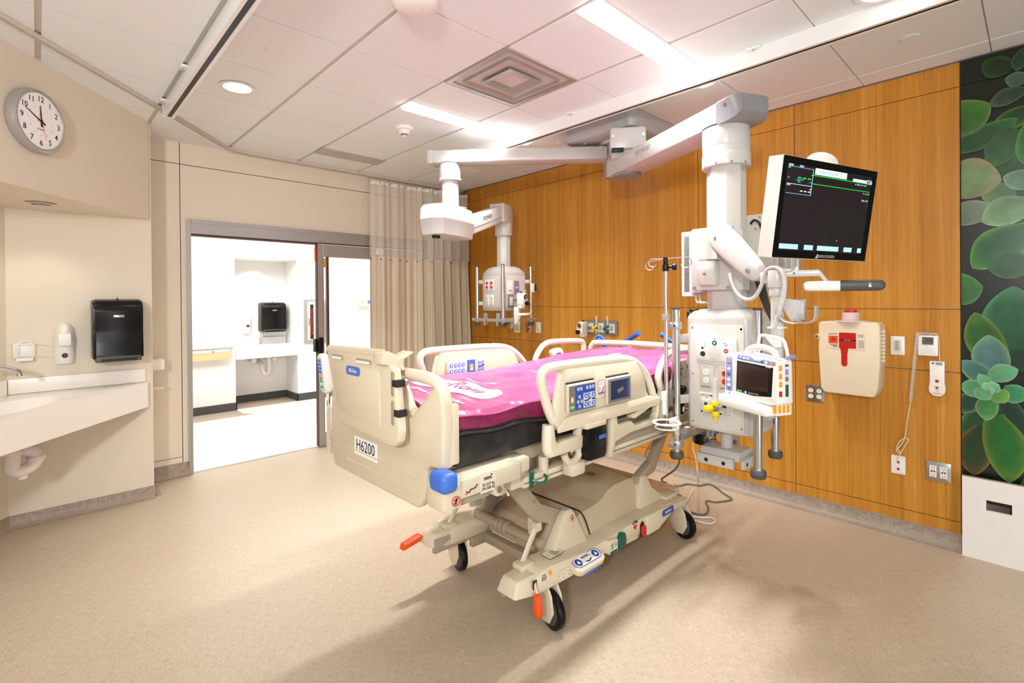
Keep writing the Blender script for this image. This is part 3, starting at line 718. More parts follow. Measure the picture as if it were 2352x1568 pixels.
# side rails ------------------------------------------------------
def rail_tube(b, pts, y, r=.02, m='cream2', sm=5): b.tube([(x, y, z) for x, z in pts], r, m, 12, smooth=sm)
pad_names = []
for s in (-1, 1):
    y = my(1.372, s); dx = 0 if s < 0 else .035
    o_, i_ = (y-.022, y+.018) if s < 0 else (y+.022, y-.018)
    b = MB(Matrix.Translation((dx, 0, 0)))
    rail_tube(b, [(1.54, .955), (1.51, 1.0), (1.478, 1.08), (1.462, 1.14), (1.478, 1.17), (1.53, 1.182), (1.70, 1.182), (1.90, 1.178), (2.04, 1.170), (2.13, 1.148), (2.20, 1.105), (2.255, 1.05), (2.29, .99), (2.30, .955)], y, .0205)
    b.prism([(1.545, .92), (2.315, .92), (2.32, .968), (2.235, .968), (2.215, 1.0), (2.195, 1.06), (2.155, 1.125), (2.115, 1.160), (1.60, 1.172), (1.578, 1.158), (1.558, 1.09), (1.53, .985), (1.515, .96)], 'y', o_, i_, 'cream', .008)
    b.prism([(1.53, .915), (2.32, .915), (2.325, .955), (2.27, .958), (2.235, .972), (1.62, .975), (1.575, .968), (1.55, .945), (1.53, .94)], 'y', o_-.012 if s < 0 else o_+.012, o_, 'cream', .005)
    b.prism([(1.60, .978), (1.60, 1.13), (1.63, 1.15), (2.09, 1.145), (2.14, 1.12), (2.18, 1.06), (2.20, .98)], 'y', (o_-.004 if s < 0 else o_+.004), o_, 'cream', .003)
    # moulded grip around the opening
    b.tube([(1.575, y, 1.15), (1.56, y, 1.10), (1.54, y, 1.02), (1.525, y, .985), (1.51, y, .99)], .012, 'cream2', 8, smooth=3)
    # lower guard and links
    b.tube([(1.503, y, .95), (1.498, y, .90), (1.50, y, .85), (1.515, y, .835)], .024, 'cream2', 12, smooth=4)
    b.prism([(1.49, .835), (1.51, .818), (1.72, .818), (1.727, .84), (1.72, .878), (1.58, .876), (1.545, .868), (1.53, .885), (1.52, .95), (1.485, .95)], 'y', o_, i_, 'cream', .01)
    b.box((1.675, o_+.006 if s < 0 else o_-.006, .80), (1.718, i_, .93), 'cream', .008)
    b.prism([(1.905, .77), (1.935, .77), (1.945, .795), (2.07, .815), (2.31, .815), (2.338, .85), (2.345, .935), (2.322, .935), (2.318, .87), (2.29, .845), (2.11, .845), (2.075, .872), (1.965, .872), (1.955, .93), (1.912, .93)], 'y', o_, i_, 'cream', .008)
    b.prism([(2.09, .90), (2.27, .93), (2.27, .912), (2.115, .875), (2.09, .88)], 'y', o_+.005 if s < 0 else o_-.005, i_, 'cream', .004)
    b.tube([(1.60, y, .81), (1.62, y, .775), (1.66, y, .765), (1.695, y, .785), (1.70, y, .82)], .016, 'frame2', 10, smooth=4)
    b.box((1.62, y-.03, .71), (1.71, y+.03, .765), 'frame2', .012); b.box((1.90, y-.02, .73), (1.93, y+.03, .79), 'frame2', .006)
    rl = b.build('side_rail', bed)
    # black release latch below the rail
    b = MB(Matrix.Translation((dx, 0, 0))); q = o_-.024 if s < 0 else o_+.024
    b.prism([(1.715, .76), (1.83, .757), (1.842, .78), (1.845, .90), (1.78, .905), (1.70, .90), (1.695, .80)], 'y', q, i_, 'black', .01)
    b.prism([(1.70, .90), (1.84, .90), (1.84, .925), (1.70, .925)], 'y', q, i_, 'cream', .006)
    if s < 0:
        b.box((1.782, q-.001, .845), (1.832, q+.004, .862), 'blue'); b.box((1.784, q-.001, .812), (1.83, q+.004, .836), 'blackm', .002)
    b.build('rail_latch', rl)
    if s < 0:
        # caregiver keypad
        b = MB(); q = o_-.004
        b.box((1.578, q-.018, .985), (1.765, q, 1.108), 'frame2', .008); b.box((1.585, q-.0195, .992), (1.758, q-.016, 1.100), 'mgrey')
        b.box((1.622, q-.0205, .998), (1.755, q-.018, 1.096), 'dblue'); b.box((1.674, q-.0212, 1.0), (1.752, q-.019, 1.062), 'lblue')
        for x, z in ((1.64, 1.083), (1.66, 1.083), (1.70, 1.083), (1.722, 1.083), (1.742, 1.083), (1.648, 1.05), (1.638, 1.03), (1.662, 1.03), (1.648, 1.01)):
            b.cyl((x, q-.019, z), (x, q-.0225, z), .0075, m='lblue', seg=12); b.box((x-.004, q-.0235, z-.001), (x+.004, q-.022, z+.001), 'ink')
        for x in (1.69, 1.711, 1.741):
            for z, d in ((1.05, 1), (1.013, -1)):
                b.cyl((x, q-.019, z), (x, q-.0225, z), .0092, m='dblue', seg=14)
                b.prism([(x-.0055, z-.004*d), (x+.0055, z-.004*d), (x, z+.006*d)], 'y', q-.0235, q-.022, 'paper')
        b.tube([(1.68, q-.021, 1.03), (1.695, q-.021, 1.028), (1.71, q-.021, 1.034), (1.722, q-.021, 1.038)], .003, 'ink', 6); b.box((1.733, q-.022, 1.028), (1.75, q-.020, 1.035), 'ink')
        b.box((1.593, q-.0205, 1.03), (1.611, q-.018, 1.056), 'amber'); b.box((1.598, q-.0212, 1.034), (1.606, q-.019, 1.05), 'paper'); b.box((1.59, q-.0205, 1.008), (1.613, q-.018, 1.016), 'lgreen')
        b.box((1.585, q-.010, 1.108), (1.762, q+.001, 1.114), 'blackm')
        b.build('keypad', rl)
        b = MB(); b.box((1.848, q-.02, .984), (2.035, q, 1.104), 'frame2', .008); b.box((1.854, q-.0215, .990), (2.03, q-.017, 1.098), 'mgrey', .001)
        b.box((1.872, q-.0225, 1.003), (2.013, q-.02, 1.088), 'screenblue'); b.box((1.86, q-.010, 1.104), (2.03, q+.001, 1.11), 'blackm')
        b.prism([(1.918, 1.045), (1.965, 1.055), (1.968, 1.040), (1.925, 1.028)], 'y', q-.0232, q-.022, 'mgrey'); b.box((1.998, q-.0232, 1.01), (2.008, q-.022, 1.08), 'dblue')
        b.build('touch_screen', rl)
        b = MB(); b.box((1.776, q-.010, 1.02), (1.842, q, 1.13), 'cream2', .006); b.prism(rrect(1.79, 1.038, 1.838, 1.10, .006), 'y', q-.0115, q-.009, 'sharpred'); b.prism(rrect(1.792, 1.04, 1.836, 1.098, .005), 'y', q-.012, q-.010, 'paper')
        b.text('Progressa', FD(1.814, q-.0122, 1.089), .0085, 'dblue'); b.text('Pulmonary', FD(1.814, q-.0122, 1.081), .0065, 'red')
        b.tube([(1.815, q-.012, 1.05), (1.822, q-.012, 1.056), (1.828, q-.012, 1.072)], .003, 'wine', 6); b.tube([(1.80, q-.012, 1.05), (1.801, q-.012, 1.07)], .002, 'mgrey', 6); b.box((1.794, q-.0126, 1.041), (1.834, q-.0115, 1.048), 'blue')
        b.build('rail_sticker', rl)
        b = MB(); b.prism(rrect(1.935, 1.1865, 2.02, 1.2005, .006), 'y', y-.006, y+.012, 'cream', .002); b.build('grip_pad', rl)
    else:
        # patient keypad on the inner face
        b = MB(); q = i_
        b.box((1.655, q-.016, 1.03), (1.93, q, 1.118), 'cream2', .006)
        b.box((1.662, q-.018, 1.037), (1.785, q-.014, 1.112), 'lblue'); b.box((1.795, q-.018, 1.033), (1.853, q-.014, 1.114), 'blue'); b.box((1.868, q-.018, 1.037), (1.925, q-.014, 1.112), 'lblue')
        for x in (1.68, 1.71, 1.738, 1.766):
            for z in (1.058, 1.092): b.cyl((x, q-.017, z), (x, q-.020, z), .0105, m='blue', seg=14); b.cyl((x, q-.0195, z), (x, q-.0208, z), .006, m='paper', seg=10)
        for x in (1.884, 1.909):
            for z, d in ((1.092, 1), (1.056, -1)):
                b.cyl((x, q-.017, z), (x, q-.020, z), .010, m='blue', seg=14); b.prism([(x-.006, z-.004*d), (x+.006, z-.004*d), (x, z+.006*d)], 'y', q-.021, q-.0195, 'paper')
        b.tube([(1.875, q-.019, 1.073), (1.89, q-.019, 1.071), (1.918, q-.019, 1.078)], .0035, 'ink', 6)
        b.box((1.81, q-.0195, 1.05), (1.84, q-.0165, 1.09), 'amber'); b.cyl((1.825, q-.019, 1.078), (1.825, q-.0205, 1.078), .006, m='paper', seg=10); b.box((1.817, q-.0205, 1.054), (1.833, q-.019, 1.068), 'paper')
        b.build('patient_keypad', rl)
        b = MB(); b.box((1.99, y-.012, 1.196), (2.0, y+.006, 1.2015), 'ink'); b.build('rail_mark', rl)
    # head end rail
    b = MB(Matrix.Translation((dx, 0, 0)))
    rail_tube(b, [(2.385, .985), (2.372, 1.01), (2.36, 1.05), (2.385, 1.10), (2.44, 1.15), (2.52, 1.168), (2.70, 1.164), (2.825, 1.156), (2.865, 1.14), (2.875, 1.09), (2.86, 1.03), (2.845, .98)], y, .019)
    b.prism([(2.37, .98), (2.405, .97), (2.47, .985), (2.515, 1.02), (2.525, 1.06), (2.505, 1.10), (2.53, 1.118), (2.60, 1.125), (2.625, 1.11), (2.64, 1.065), (2.66, 1.058), (2.83, 1.055), (2.86, 1.03), (2.86, .90), (2.84, .88), (2.42, .88), (2.385, .90)], 'y', y-.016, y+.016, 'cream2', .007)
    b.tube([(2.39, y, .96), (2.375, y, .92), (2.38, y, .86), (2.42, y, .83), (2.60, y, .83)], .022, 'cream2', 10, smooth=4); b.box((2.36, y-.03, .90), (2.40, y+.03, .93), 'black', .006)
    hr = b.build('head_side_rail', bed)
    b = MB(Matrix.Translation((dx, 0, 0)))
    if s > 0:
        q = y-.016; b.prism([(2.555, 1.09), (2.60, 1.092), (2.595, 1.045), (2.575, 1.042)], 'y', q-.002, q, 'blue'); b.tube([(2.565, q-.002, 1.07), (2.59, q-.002, 1.068)], .003, 'ink', 6); b.build('rail_sticker', hr)
        b = MB(); 
    else:
        q = y-.016; b.box((2.50, q-.012, 1.02), (2.62, q, 1.125), 'cream2', .006); b.box((2.506, q-.0135, 1.03), (2.614, q-.01, 1.118), 'frame2')
        for x in (2.525, 2.55):
            for z in (1.048, 1.10): b.cyl((x, q-.013, z), (x, q-.016, z), .010, m='dgrey', seg=12); b.cyl((x, q-.0155, z), (x, q-.017, z), .0065, m='lblue', seg=10)
        b.tube([(2.515, q-.015, 1.072), (2.54, q-.015, 1.07), (2.56, q-.015, 1.078)], .003, 'ink', 6); b.build('head_keypad', hr)

# headboard -------------------------------------------------------
b = MB(); hx = 2.985
b.tube([(hx, y, z) for y, z in ((2.285, .86), (2.29, .98), (2.288, 1.09), (2.27, 1.125), (2.22, 1.14), (1.835, 1.150), (1.45, 1.14), (1.40, 1.125), (1.382, 1.09), (1.38, .98), (1.385, .86))], .021, 'cream2', 12, smooth=5)
b.prism([(1.42, .80), (2.25, .80), (2.24, .92), (2.17, 1.0), (2.12, 1.07), (2.07, 1.105), (1.9, 1.118), (1.77, 1.118), (1.60, 1.105), (1.55, 1.07), (1.50, 1.0), (1.43, .92)], 'x', hx-.018, hx+.018, 'cream2', .012)
b.tube([(hx-.02, y, z) for y, z in ((2.13, .95), (2.10, 1.03), (2.05, 1.075), (1.9, 1.088), (1.77, 1.088), (1.62, 1.075), (1.57, 1.03), (1.54, .95))], .005, 'frame2', 6, smooth=4)
for y in (1.95, 1.72): b.box((hx-.015, y-.02, 1.09), (hx+.015, y+.02, 1.145), 'cream2', .006)
b.build('headboard', bed)
for s in (-1, 1):
    Y = lambda y: my(y, -s)
    b = MB(); b.tube([(3.04, Y(2.225), 1.06), (3.04, Y(2.245), 1.10)], .010, 'paper', 10)
    b.tube([(3.04, Y(y), z) for y, z in ((2.245, 1.10), (2.215, 1.10), (2.20, 1.135), (2.225, 1.175), (2.265, 1.185), (2.285, 1.15), (2.275, 1.135), (2.255, 1.16), (2.235, 1.15), (2.232, 1.12))], .011, 'blue', 10, smooth=4)
    b.build('push_handle', bed)
    b = MB(); b.tube([(3.05, Y(2.08), 1.12), (3.05, Y(2.04), 1.15), (3.05, Y(1.93), 1.215)], (lambda t: .013+.004*t), 'dblue', 12); b.cyl((3.05, Y(1.932), 1.214), (3.05, Y(1.922), 1.22), .019, m='blue'); b.build('push_handle', bed)

# mattress --------------------------------------------------------
def mh(x, y):
    u = (y-1.43)/.81; e = max(0, u*(1-u)*4)**.30
    z = 1.035+.045*max(0, (x-1.9)/.9)
    r = .034*e
    w = .008*math.sin(9*x+3*y)*math.sin(7*y-2*x+1)+.006*math.sin(23*x-17*y)*e+.004*math.sin(31*y+6*x)
    wr = .010*math.exp(-((x-1.08)/.10)**2)*math.sin(26*y)+.010*math.exp(-((u-.06)/.10)**2)*math.sin(19*x+.5)
    return z+r+(w+wr)*e
mt = thing('mattress', 'pink topped air mattress with black underside lying on the bed', 'mattress', (2.0, YC, .864))
b = MB(); nx, ny = 110, 56
rings = []
for i in range(nx+1):
    x = 1.078+(2.935-1.078)*i/nx; r = []
    for j in range(ny+1):
        y = 1.43+.81*j/ny; edge = .012*math.sin(17*x+2)*(1 if j in (0, ny) else 0)
        r.append((x, y, mh(x, y)+edge*.6))
    rings.append(r)
b.loft(rings, 'pink', False, False)
top = b.build('mattress_top', mt)
def side_path():
    P = []
    n = 90
    for i in range(n): P.append((1.078+1.857*i/n, 1.43, (0, -1)))
    for i in range(44): P.append((2.935, 1.43+.81*i/44, (1, 0)))
    for i in range(n): P.append((2.935-1.857*i/n, 2.24, (0, 1)))
    for i in range(44): P.append((1.078, 2.24-.81*i/44, (-1, 0)))
    return P
SP = side_path()
def band(z0, z1, amp, m, off, b, steps=5):
    rings = []
    for k in range(steps+1):
        t = k/steps; r = []
        for i, (x, y, n) in enumerate(SP):
            a = amp*(math.sin(i*.55+3*t)+.6*math.sin(i*1.27+1-2*t))*math.sin(PI*min(1, max(0, t)))
            zt = z0(x, y); zb = z1(x, y)
            d = off+a+.008*math.sin(PI*t)
            if n == (0, -1) and x > 1.46: d *= .3; 
            r.append((x+n[0]*d, y+n[1]*d, zt+(zb-zt)*t))
        rings.append(r)
    b.loft(rings, m, False, True)
zt = lambda x, y: mh(x, y)+.012*.6*math.sin(17*x+2) if y in (1.43, 2.24) else mh(x, y)
zm = lambda x, y: .972+.012*math.sin(6*x+1)+.006*math.sin(19*x)+.04*max(0, (x-1.3)/1.6)
b = MB(); band(zt, zm, .004, 'wine', 0, b)
b.tube([(x+n[0]*.006, y+n[1]*.006, zt(x, y)+.001) for x, y, n in SP], .004, 'pink', 6, closed=True)
b.build('mattress_band', mt)
b = MB(); band(lambda x, y: zm(x, y)+.004, lambda x, y: .866, .005, 'mblack', .004, b, 6)
b.tube([(x+n[0]*.008, y+n[1]*.008, zm(x, y)-.008) for x, y, n in SP], (lambda t: (.010, .006)), 'black', 6, closed=True)
b.tube([(x+n[0]*.013, y+n[1]*.013, zm(x, y)-.010) for x, y, n in SP], .0025, 'dgrey', 5, closed=True)
b.box((1.085, 1.435, .864), (2.93, 2.235, .868), 'mblack'); b.build('mattress_underside', mt)
# print on the cover, laid on the undulating top
b = MB()
def over(body, m, k0=.003):
    for v in body: v.co.z = mh(v.co.x, v.co.y)+k0
def decal(fn, k0):
    n0 = len(b.bm.verts); fn(); b.bm.verts.ensure_lookup_table()
    for v in list(b.bm.verts)[n0:]: v.co.z = mh(v.co.x, v.co.y)+k0
def oval():
    rr = resample([(x, y, 0) for x, y in rrect(1.258, 1.535, 1.452, 2.065, .09, 8)], 96, True)
    c = Vector((1.355, 1.80, 0)); b.loft([[tuple(c+(p-c)*k) for p in rr] for k in [.02+.98*i/14 for i in range(15)]], 'whiteink', False)
decal(oval, .002)
FT = lambda x, y: frame((x, y, 0), (0, -1, 0), (1, 0, 0))
decal(lambda: b.text('Hill-Rom', FT(1.358, 1.80), .125, 'wine' if 0 else 'pink', sx=.86, bold=.002), .0045)
decal(lambda: b.text('Progressa Pulmonary Surface', FT(1.19, 1.715), .036, 'whiteink', sx=.92, bold=.0006), .003)
decal(lambda: b.text('www.hill-rom.com', FT(1.545, 1.84), .030, 'whiteink', sx=.95, bold=.0006), .003)
b.keepn = True
b.build('cover_print', mt, smooth=False)
# handset hooked on the far end of the footboard
hs = thing('bed_handset', 'white wired bed remote hanging beside the far end of the footboard', 'remote control', (1.0, 2.33, 1.0))
b = MB(Matrix.Translation((1.0, 2.352, 1.11)) @ Matrix.Rotation(math.radians(-6), 4, 'Y'))
b.box((-.022, -.03, -.09), (.02, .03, .10), 'white', .016, 3); b.box((-.0225, -.022, -.075), (-.0215, .022, .085), 'lblue')
hT = b.T; hb = b.build('handset_body', hs)
b = MB(hT)
for k in range(4):
    for yy in (-.01, .011): b.cyl((-.022, yy, .07-.018*k), (-.025, yy, .07-.018*k), .007, m='blue', seg=12)
for k, m in enumerate(('amber', 'mgrey', 'mgrey', 'lgreen', 'mgrey')): b.box((-.0245, -.012, -.005-.014*k), (-.0215, .010, .003-.014*k), m)
b.build('button', hb)
b = MB(); pts = [(1.01, 2.352, 1.02), (1.012, 2.352, .985), (1.012, 2.347, .96)]
n = 26*10
for i in range(n+1):
    a = 2*PI*i/10; z = .955-.225*i/n; pts.append((1.015+.011*math.cos(a), 2.345+.011*math.sin(a), z))
b.tube(pts, .0034, 'cordw', 6); b.cyl((1.01, 2.352, 1.03), (1.011, 2.352, .985), .009, .005, m='white', seg=10)
b.build('coiled_cord', hs)
# ------------------------------------------------------------------ ceiling fittings
def light_panel(y, label):
    t = thing('ceiling_light', label, 'light', (2.43, y, ZC-.004), None, 'linear ceiling lights')
    b = MB(); b.box((1.84, y-.075, ZC-.004), (3.05, y+.075, ZC+.01), 'rail'); b.build('light_frame', t)
    b = MB(); b.prism([(y-.058, ZC-.003), (y-.055, ZC-.016), (y-.042, ZC-.026), (y, ZC-.030), (y+.042, ZC-.026), (y+.055, ZC-.016), (y+.058, ZC-.003)], 'x', 1.85, 3.04, 'lightpanel'); b.build('diffuser', t)
light_panel(1.42, 'bright linear ceiling light on the near side of the square air diffuser')
light_panel(2.985, 'bright linear ceiling light on the far side of the diffuser, next to the smoke detector')
def downlight(x, y, label):
    t = thing('downlight', label, 'light', (x, y, ZC-.004), None, 'round ceiling downlights')
    b = MB(); b.lathe([(.078, 0), (.102, -.002), (.104, -.006), (.096, -.009), (.080, -.006), (.078, 0)], (x, y, ZC-.001), 'rail', 32); b.build('trim_ring', t)
    b = MB(); b.cyl((x, y, ZC-.003), (x, y, ZC-.0005), .079, m='bulb', seg=32); b.build('reflector', t)
downlight(.925, 3.453, 'round recessed downlight beside the left ceiling rail')
downlight(2.70, .47, 'round recessed downlight above the right ceiling rail, cut by the top of the frame')
t = thing('downlight', 'small round downlight in the slanted soffit above the sink', 'light', diag(.61, -.266, 2.076))
b = MB(); o_ = diag(.61, -.266, 2.079); b.lathe([(.05, 0), (.072, -.001), (.073, -.006), (.058, -.008), (.05, 0)], o_, 'steel', 28); b.build('trim_ring', t)
b = MB(); b.cyl((o_[0], o_[1], 2.074), (o_[0], o_[1], 2.078), .05, m='mgrey'); b.build('reflector', t)
# air diffuser
t = thing('air_diffuser', 'square stepped metal air diffuser in the ceiling tiles', 'air vent', (2.135, 2.234, ZC))
X0, X1, Y0, Y1 = 1.839, 2.43, 1.944, 2.524; cx, cy = (X0+X1)/2, (Y0+Y1)/2
def sq(h, z, c=(cx, cy)): return [(c[0]-h, c[1]-h*.98, z), (c[0]+h, c[1]-h*.98, z), (c[0]+h, c[1]+h*.98, z), (c[0]-h, c[1]+h*.98, z)]
b = MB(); b.loft([sq(.296, ZC+.006), sq(.29, ZC-.002), sq(.262, ZC-.002), sq(.258, ZC+.03), sq(.16, ZC+.075)], 'alup', False); b.box((cx-.16, cy-.16, ZC+.07), (cx+.16, cy+.16, ZC+.078), 'blackm'); b.build('diffuser_frame', t)
b = MB(); b.loft([sq(.13, ZC+.05), sq(.19, ZC+.014), sq(.212, ZC+.006), sq(.214, ZC-.008), sq(.208, ZC-.008), sq(.185, ZC+.008), sq(.125, ZC+.045)], 'alup', False); b.build('diffuser_cone', t)
b = MB(); b.loft([sq(.03, ZC+.03), sq(.05, ZC+.028), sq(.12, ZC-.004), sq(.138, ZC-.008), sq(.138, ZC-.012), sq(.12, ZC-.010), sq(.045, ZC+.022)], 'alup', True); b.cyl((cx, cy, ZC+.02), (cx, cy, ZC+.027), .02, m='rail'); b.build('diffuser_plate', t)
# grille
t = thing('return_grille', 'grey perforated air return grille near the door wall', 'air vent', (2.1, 4.41, ZC))
b = MB(); b.box((1.835, 4.30, ZC-.004), (2.365, 4.52, ZC+.004), 'grid'); b.build('grille_frame', t)
b = MB(); b.box((1.85, 4.315, ZC-.005), (2.35, 4.505, ZC-.0035), 'mgrey')
for i in range(56): b.box((1.852+.0108*i, 4.315, ZC-.007), (1.857+.0108*i, 4.505, ZC-.004), 'grid')
for j in range(16): b.box((1.85, 4.318+.0118*j, ZC-.0068), (2.35, 4.322+.0118*j, ZC-.0042), 'grid')
b.build('grille', t)
def disc(x, y, label, r=.041):
    b = MB(); b.lathe([(.0, -.009), (r*.94, -.009), (r, -.006), (r, 0), (0, 0)], (x, y, ZC), 'tile', 28); o = b.build('sprinkler_cover')
    tag(o, label, 'sprinkler cover', 'flat round sprinkler covers')
disc(.93, 2.816, 'flat round ceiling cover near the left rail, before the downlight'); disc(3.305, .455, 'flat round ceiling cover above the monitor by the leaf mural')
disc(3.297, 2.827, 'flat round ceiling cover behind the boom mounting box', .045); disc(3.354, 4.057, 'flat round ceiling cover above the far boom pole, near the corner')
t = thing('smoke_detector', 'cream round smoke detector under the far ceiling light', 'smoke detector', (2.085, 3.39, ZC))
b = MB(); b.lathe([(.0, 0), (.068, 0), (.072, -.012), (.066, -.022), (.046, -.028), (.0, -.028)], (2.085, 3.39, ZC), 'white', 32); b.build('detector_base', t)
b = MB(); b.lathe([(.0, 0), (.044, 0), (.046, -.012), (.034, -.022), (.034, -.026), (.0, -.026)], (2.085, 3.39, ZC-.028), 'white', 28); b.build('detector_head', t)
b = MB(); b.lathe([(.0, 0), (.024, 0), (.024, -.008), (.020, -.014), (.0, -.015)], (2.085, 3.39, ZC-.053), 'mgrey', 20); b.lathe([(.0, 0), (.019, 0), (.016, -.006), (.0, -.008)], (2.085, 3.39, ZC-.067), 'white', 20); b.build('detector_sensor', t)
t = thing('wireless_access_point', 'white domed wireless access point with green light, on the ceiling at the top edge', 'access point', (1.235, 1.905, ZC))
b = MB(); b.lathe([(.0, 0), (.098, 0), (.105, -.015), (.102, -.032), (.085, -.048), (.05, -.058), (.0, -.06)], (1.235, 1.905, ZC), 'white', 40); b.build('dome', t)
b = MB(); b.ball((1.235, 1.885, ZC-.061), .0035, 'lgreen', 8, 6); b.build('indicator', t)
# patient lift rails
def lift_rail(name_label, x, ya, yb, brackets):
    t = thing('lift_rail', name_label, 'ceiling rail', (x, (ya+yb)/2, ZC), None, 'white ceiling rails')
    b = MB(); x0, x1, z0 = x, x+.062, 2.716
    b.prism([(x0, ZC), (x0-.002, z0+.01), (x0, z0), (x0+.018, z0), (x0+.018, z0+.03), (x1-.018, z0+.03), (x1-.018, z0), (x1, z0), (x1+.002, z0+.01), (x1, ZC)], 'y', ya, yb, 'rail')
    b.build('rail_profile', t)
    b = MB(); b.box((x0+.0185, ya+.002, z0+.002), (x1-.0185, yb-.002, z0+.028), 'black'); b.build('rail_slot', t)
    for y in brackets:
        b = MB(); b.box((x0-.03, y-.035, ZC-.014), (x0+.001, y+.035, ZC-.0005), 'rail', .002); b.cyl((x0-.018, y, ZC-.02), (x0-.018, y, ZC-.014), .007, m='steel', seg=10); b.build('rail_bracket', t)
    b = MB(); b.box((x0-.003, yb-.001, z0-.002), (x1+.003, yb+.004, ZC-.001), 'rail', .001); b.cyl((x0+.02, yb+.004, z0+.02), (x0+.02, yb+.008, z0+.02), .006, m='steel', seg=10); b.cyl((x1-.02, yb+.004, z0+.02), (x1-.02, yb+.008, z0+.02), .006, m='steel', seg=10); b.build('end_cap', t)
lift_rail('white ceiling lift rail with a black slot, at the upper left over the door side', .632, -1.5, 4.06, (3.35, 4.0))
lift_rail('long white ceiling lift rail running past the boom mounting box', 2.82, -2.0, 3.96, (1.05, 2.32, 3.6))
# curtain track round the corner
b = MB(); pts = [(-.75, 2.55), (-.11, 3.305), (.58, 4.10), (.72, 4.262), (1.13, 4.745), (1.22, 4.835), (1.34, 4.876), (1.5, 4.885), (2.2, 4.885), (3.82, 4.885)]
P = resample([(x, y, 0) for x, y in pts], 70)
rings = []
for i, p in enumerate(P):
    tn = (P[min(i+1, 69)]-P[max(i-1, 0)]).normalized(); n = Vector((-tn.y, tn.x, 0))
    rings.append([tuple(p+n*a+Vector((0, 0, z))) for a, z in ((-.016, ZC-.001), (-.016, ZC-.024), (-.006, ZC-.024), (-.004, ZC-.012), (.004, ZC-.012), (.006, ZC-.024), (.016, ZC-.024), (.016, ZC-.001))])
b.loft(rings, 'grid'); o = b.build('curtain_track'); tag(o, 'grey ceiling curtain track bending from the sink corner along the door wall', 'curtain track')
b = MB()
# ------------------------------------------------------------------ privacy curtain
ct = thing('privacy_curtain', 'beige striped privacy curtain with net top, drawn to the corner by the door', 'curtain', (3.1, 4.86, 2.7))
def cpath(n=260):
    out = []
    for i in range(n+1):
        t = i/n; x = 2.555+1.245*t
        if t < .46: y = 4.855+.012*math.sin(t*38)+.006*math.sin(t*91); 
        else:
            k = min(1, (t-.46)/.06); y = 4.855+.012*math.sin(t*38)*(1-k)-k*(.035+.045*math.sin((t-.46)*62)+.018*math.sin((t-.46)*141+1)); x += k*.014*math.sin((t-.46)*62+1.2)
        out.append((x, y))
    return out
CP = cpath()
def sheet(name, z0, z1, m, steps, parent, swell=0, thick=0):
    bm = bmesh.new(); uv = bm.loops.layers.uv.new('UVMap'); rows = []
    for k in range(steps+1):
        t = k/steps; z = z0+(z1-z0)*t; r = []
        for i, (x, y) in enumerate(CP):
            s_ = i/(len(CP)-1); a = 1+swell*t
            yy = 4.855+(y-4.855)*a+.006*math.sin(9*s_+3*t)*t; xx = x+.045*t*swell*max(0, (s_-.5)*2)
            r.append(bm.verts.new((min(xx, 3.835), min(yy, 4.935), z)))
        rows.append(r)
    u = [0]
    for (a, b_), (c_, d) in zip(CP, CP[1:]): u.append(u[-1]+math.hypot(c_-a, d-b_))
    for k in range(steps):
        for i in range(len(CP)-1):
            f = bm.faces.new((rows[k][i], rows[k][i+1], rows[k+1][i+1], rows[k+1][i])); f.smooth = True
            for l, (ii, kk) in zip(f.loops, ((i, k), (i+1, k), (i+1, k+1), (i, k+1))): l[uv].uv = (u[ii], (z0+(z1-z0)*kk/steps))
    me = bpy.data.meshes.new(name); inv = parent.matrix_basis.inverted()
    for v in bm.verts: v.co = inv @ v.co
    bm.to_mesh(me); bm.free(); me.materials.append(M[m]); o = bpy.data.objects.new(name, me); COL.objects.link(o); o.parent = parent; return o
sheet('curtain_net', 2.70, 1.925, 'net', 8, ct, .15); sheet('curtain_heading', 2.737, 2.70, 'white', 1, ct)
sheet('curtain_fabric', 1.928, .30, 'curtain', 14, ct, .5)
b = MB(); 
for i in range(0, 261, 5):
    x, y = CP[i]
rim = [(x, y-.003) for x, y in CP]
hem = sheet('curtain_hem', 1.932, 1.872, 'curtain', 1, ct); hem.location.y -= .0025
for i in [2, 26, 50, 74, 96, 120, 136, 150, 166, 184, 202, 222, 244]:
    x, y = CP[i]
    b = MB(); b.cyl((x, y-.008, 1.902), (x, y-.001, 1.902), .009, m='steel', seg=12); b.cyl((x, y-.009, 1.902), (x, y-.0075, 1.902), .0045, m='seam', seg=10); b.build('grommet', ct)
    b = MB(); b.tube([(x, 4.88, ZC-.028), (x, 4.872, 2.755), (x, y-.008, 2.735), (x, y-.006, 2.722)], .0022, 'steel', 6); b.cyl((x, y-.008, 2.72), (x, y-.001, 2.72), .008, m='steel', seg=10); b.build('curtain_hook', ct)
b = MB(); x, y = CP[16]; b.box((x-.005, y-.012, 1.955), (x+.075, y-.009, 2.01), 'paper'); b.text('privacy\ncurtain', FD(x+.035, y-.0125, 1.985), .018); b.build('care_label', ct)

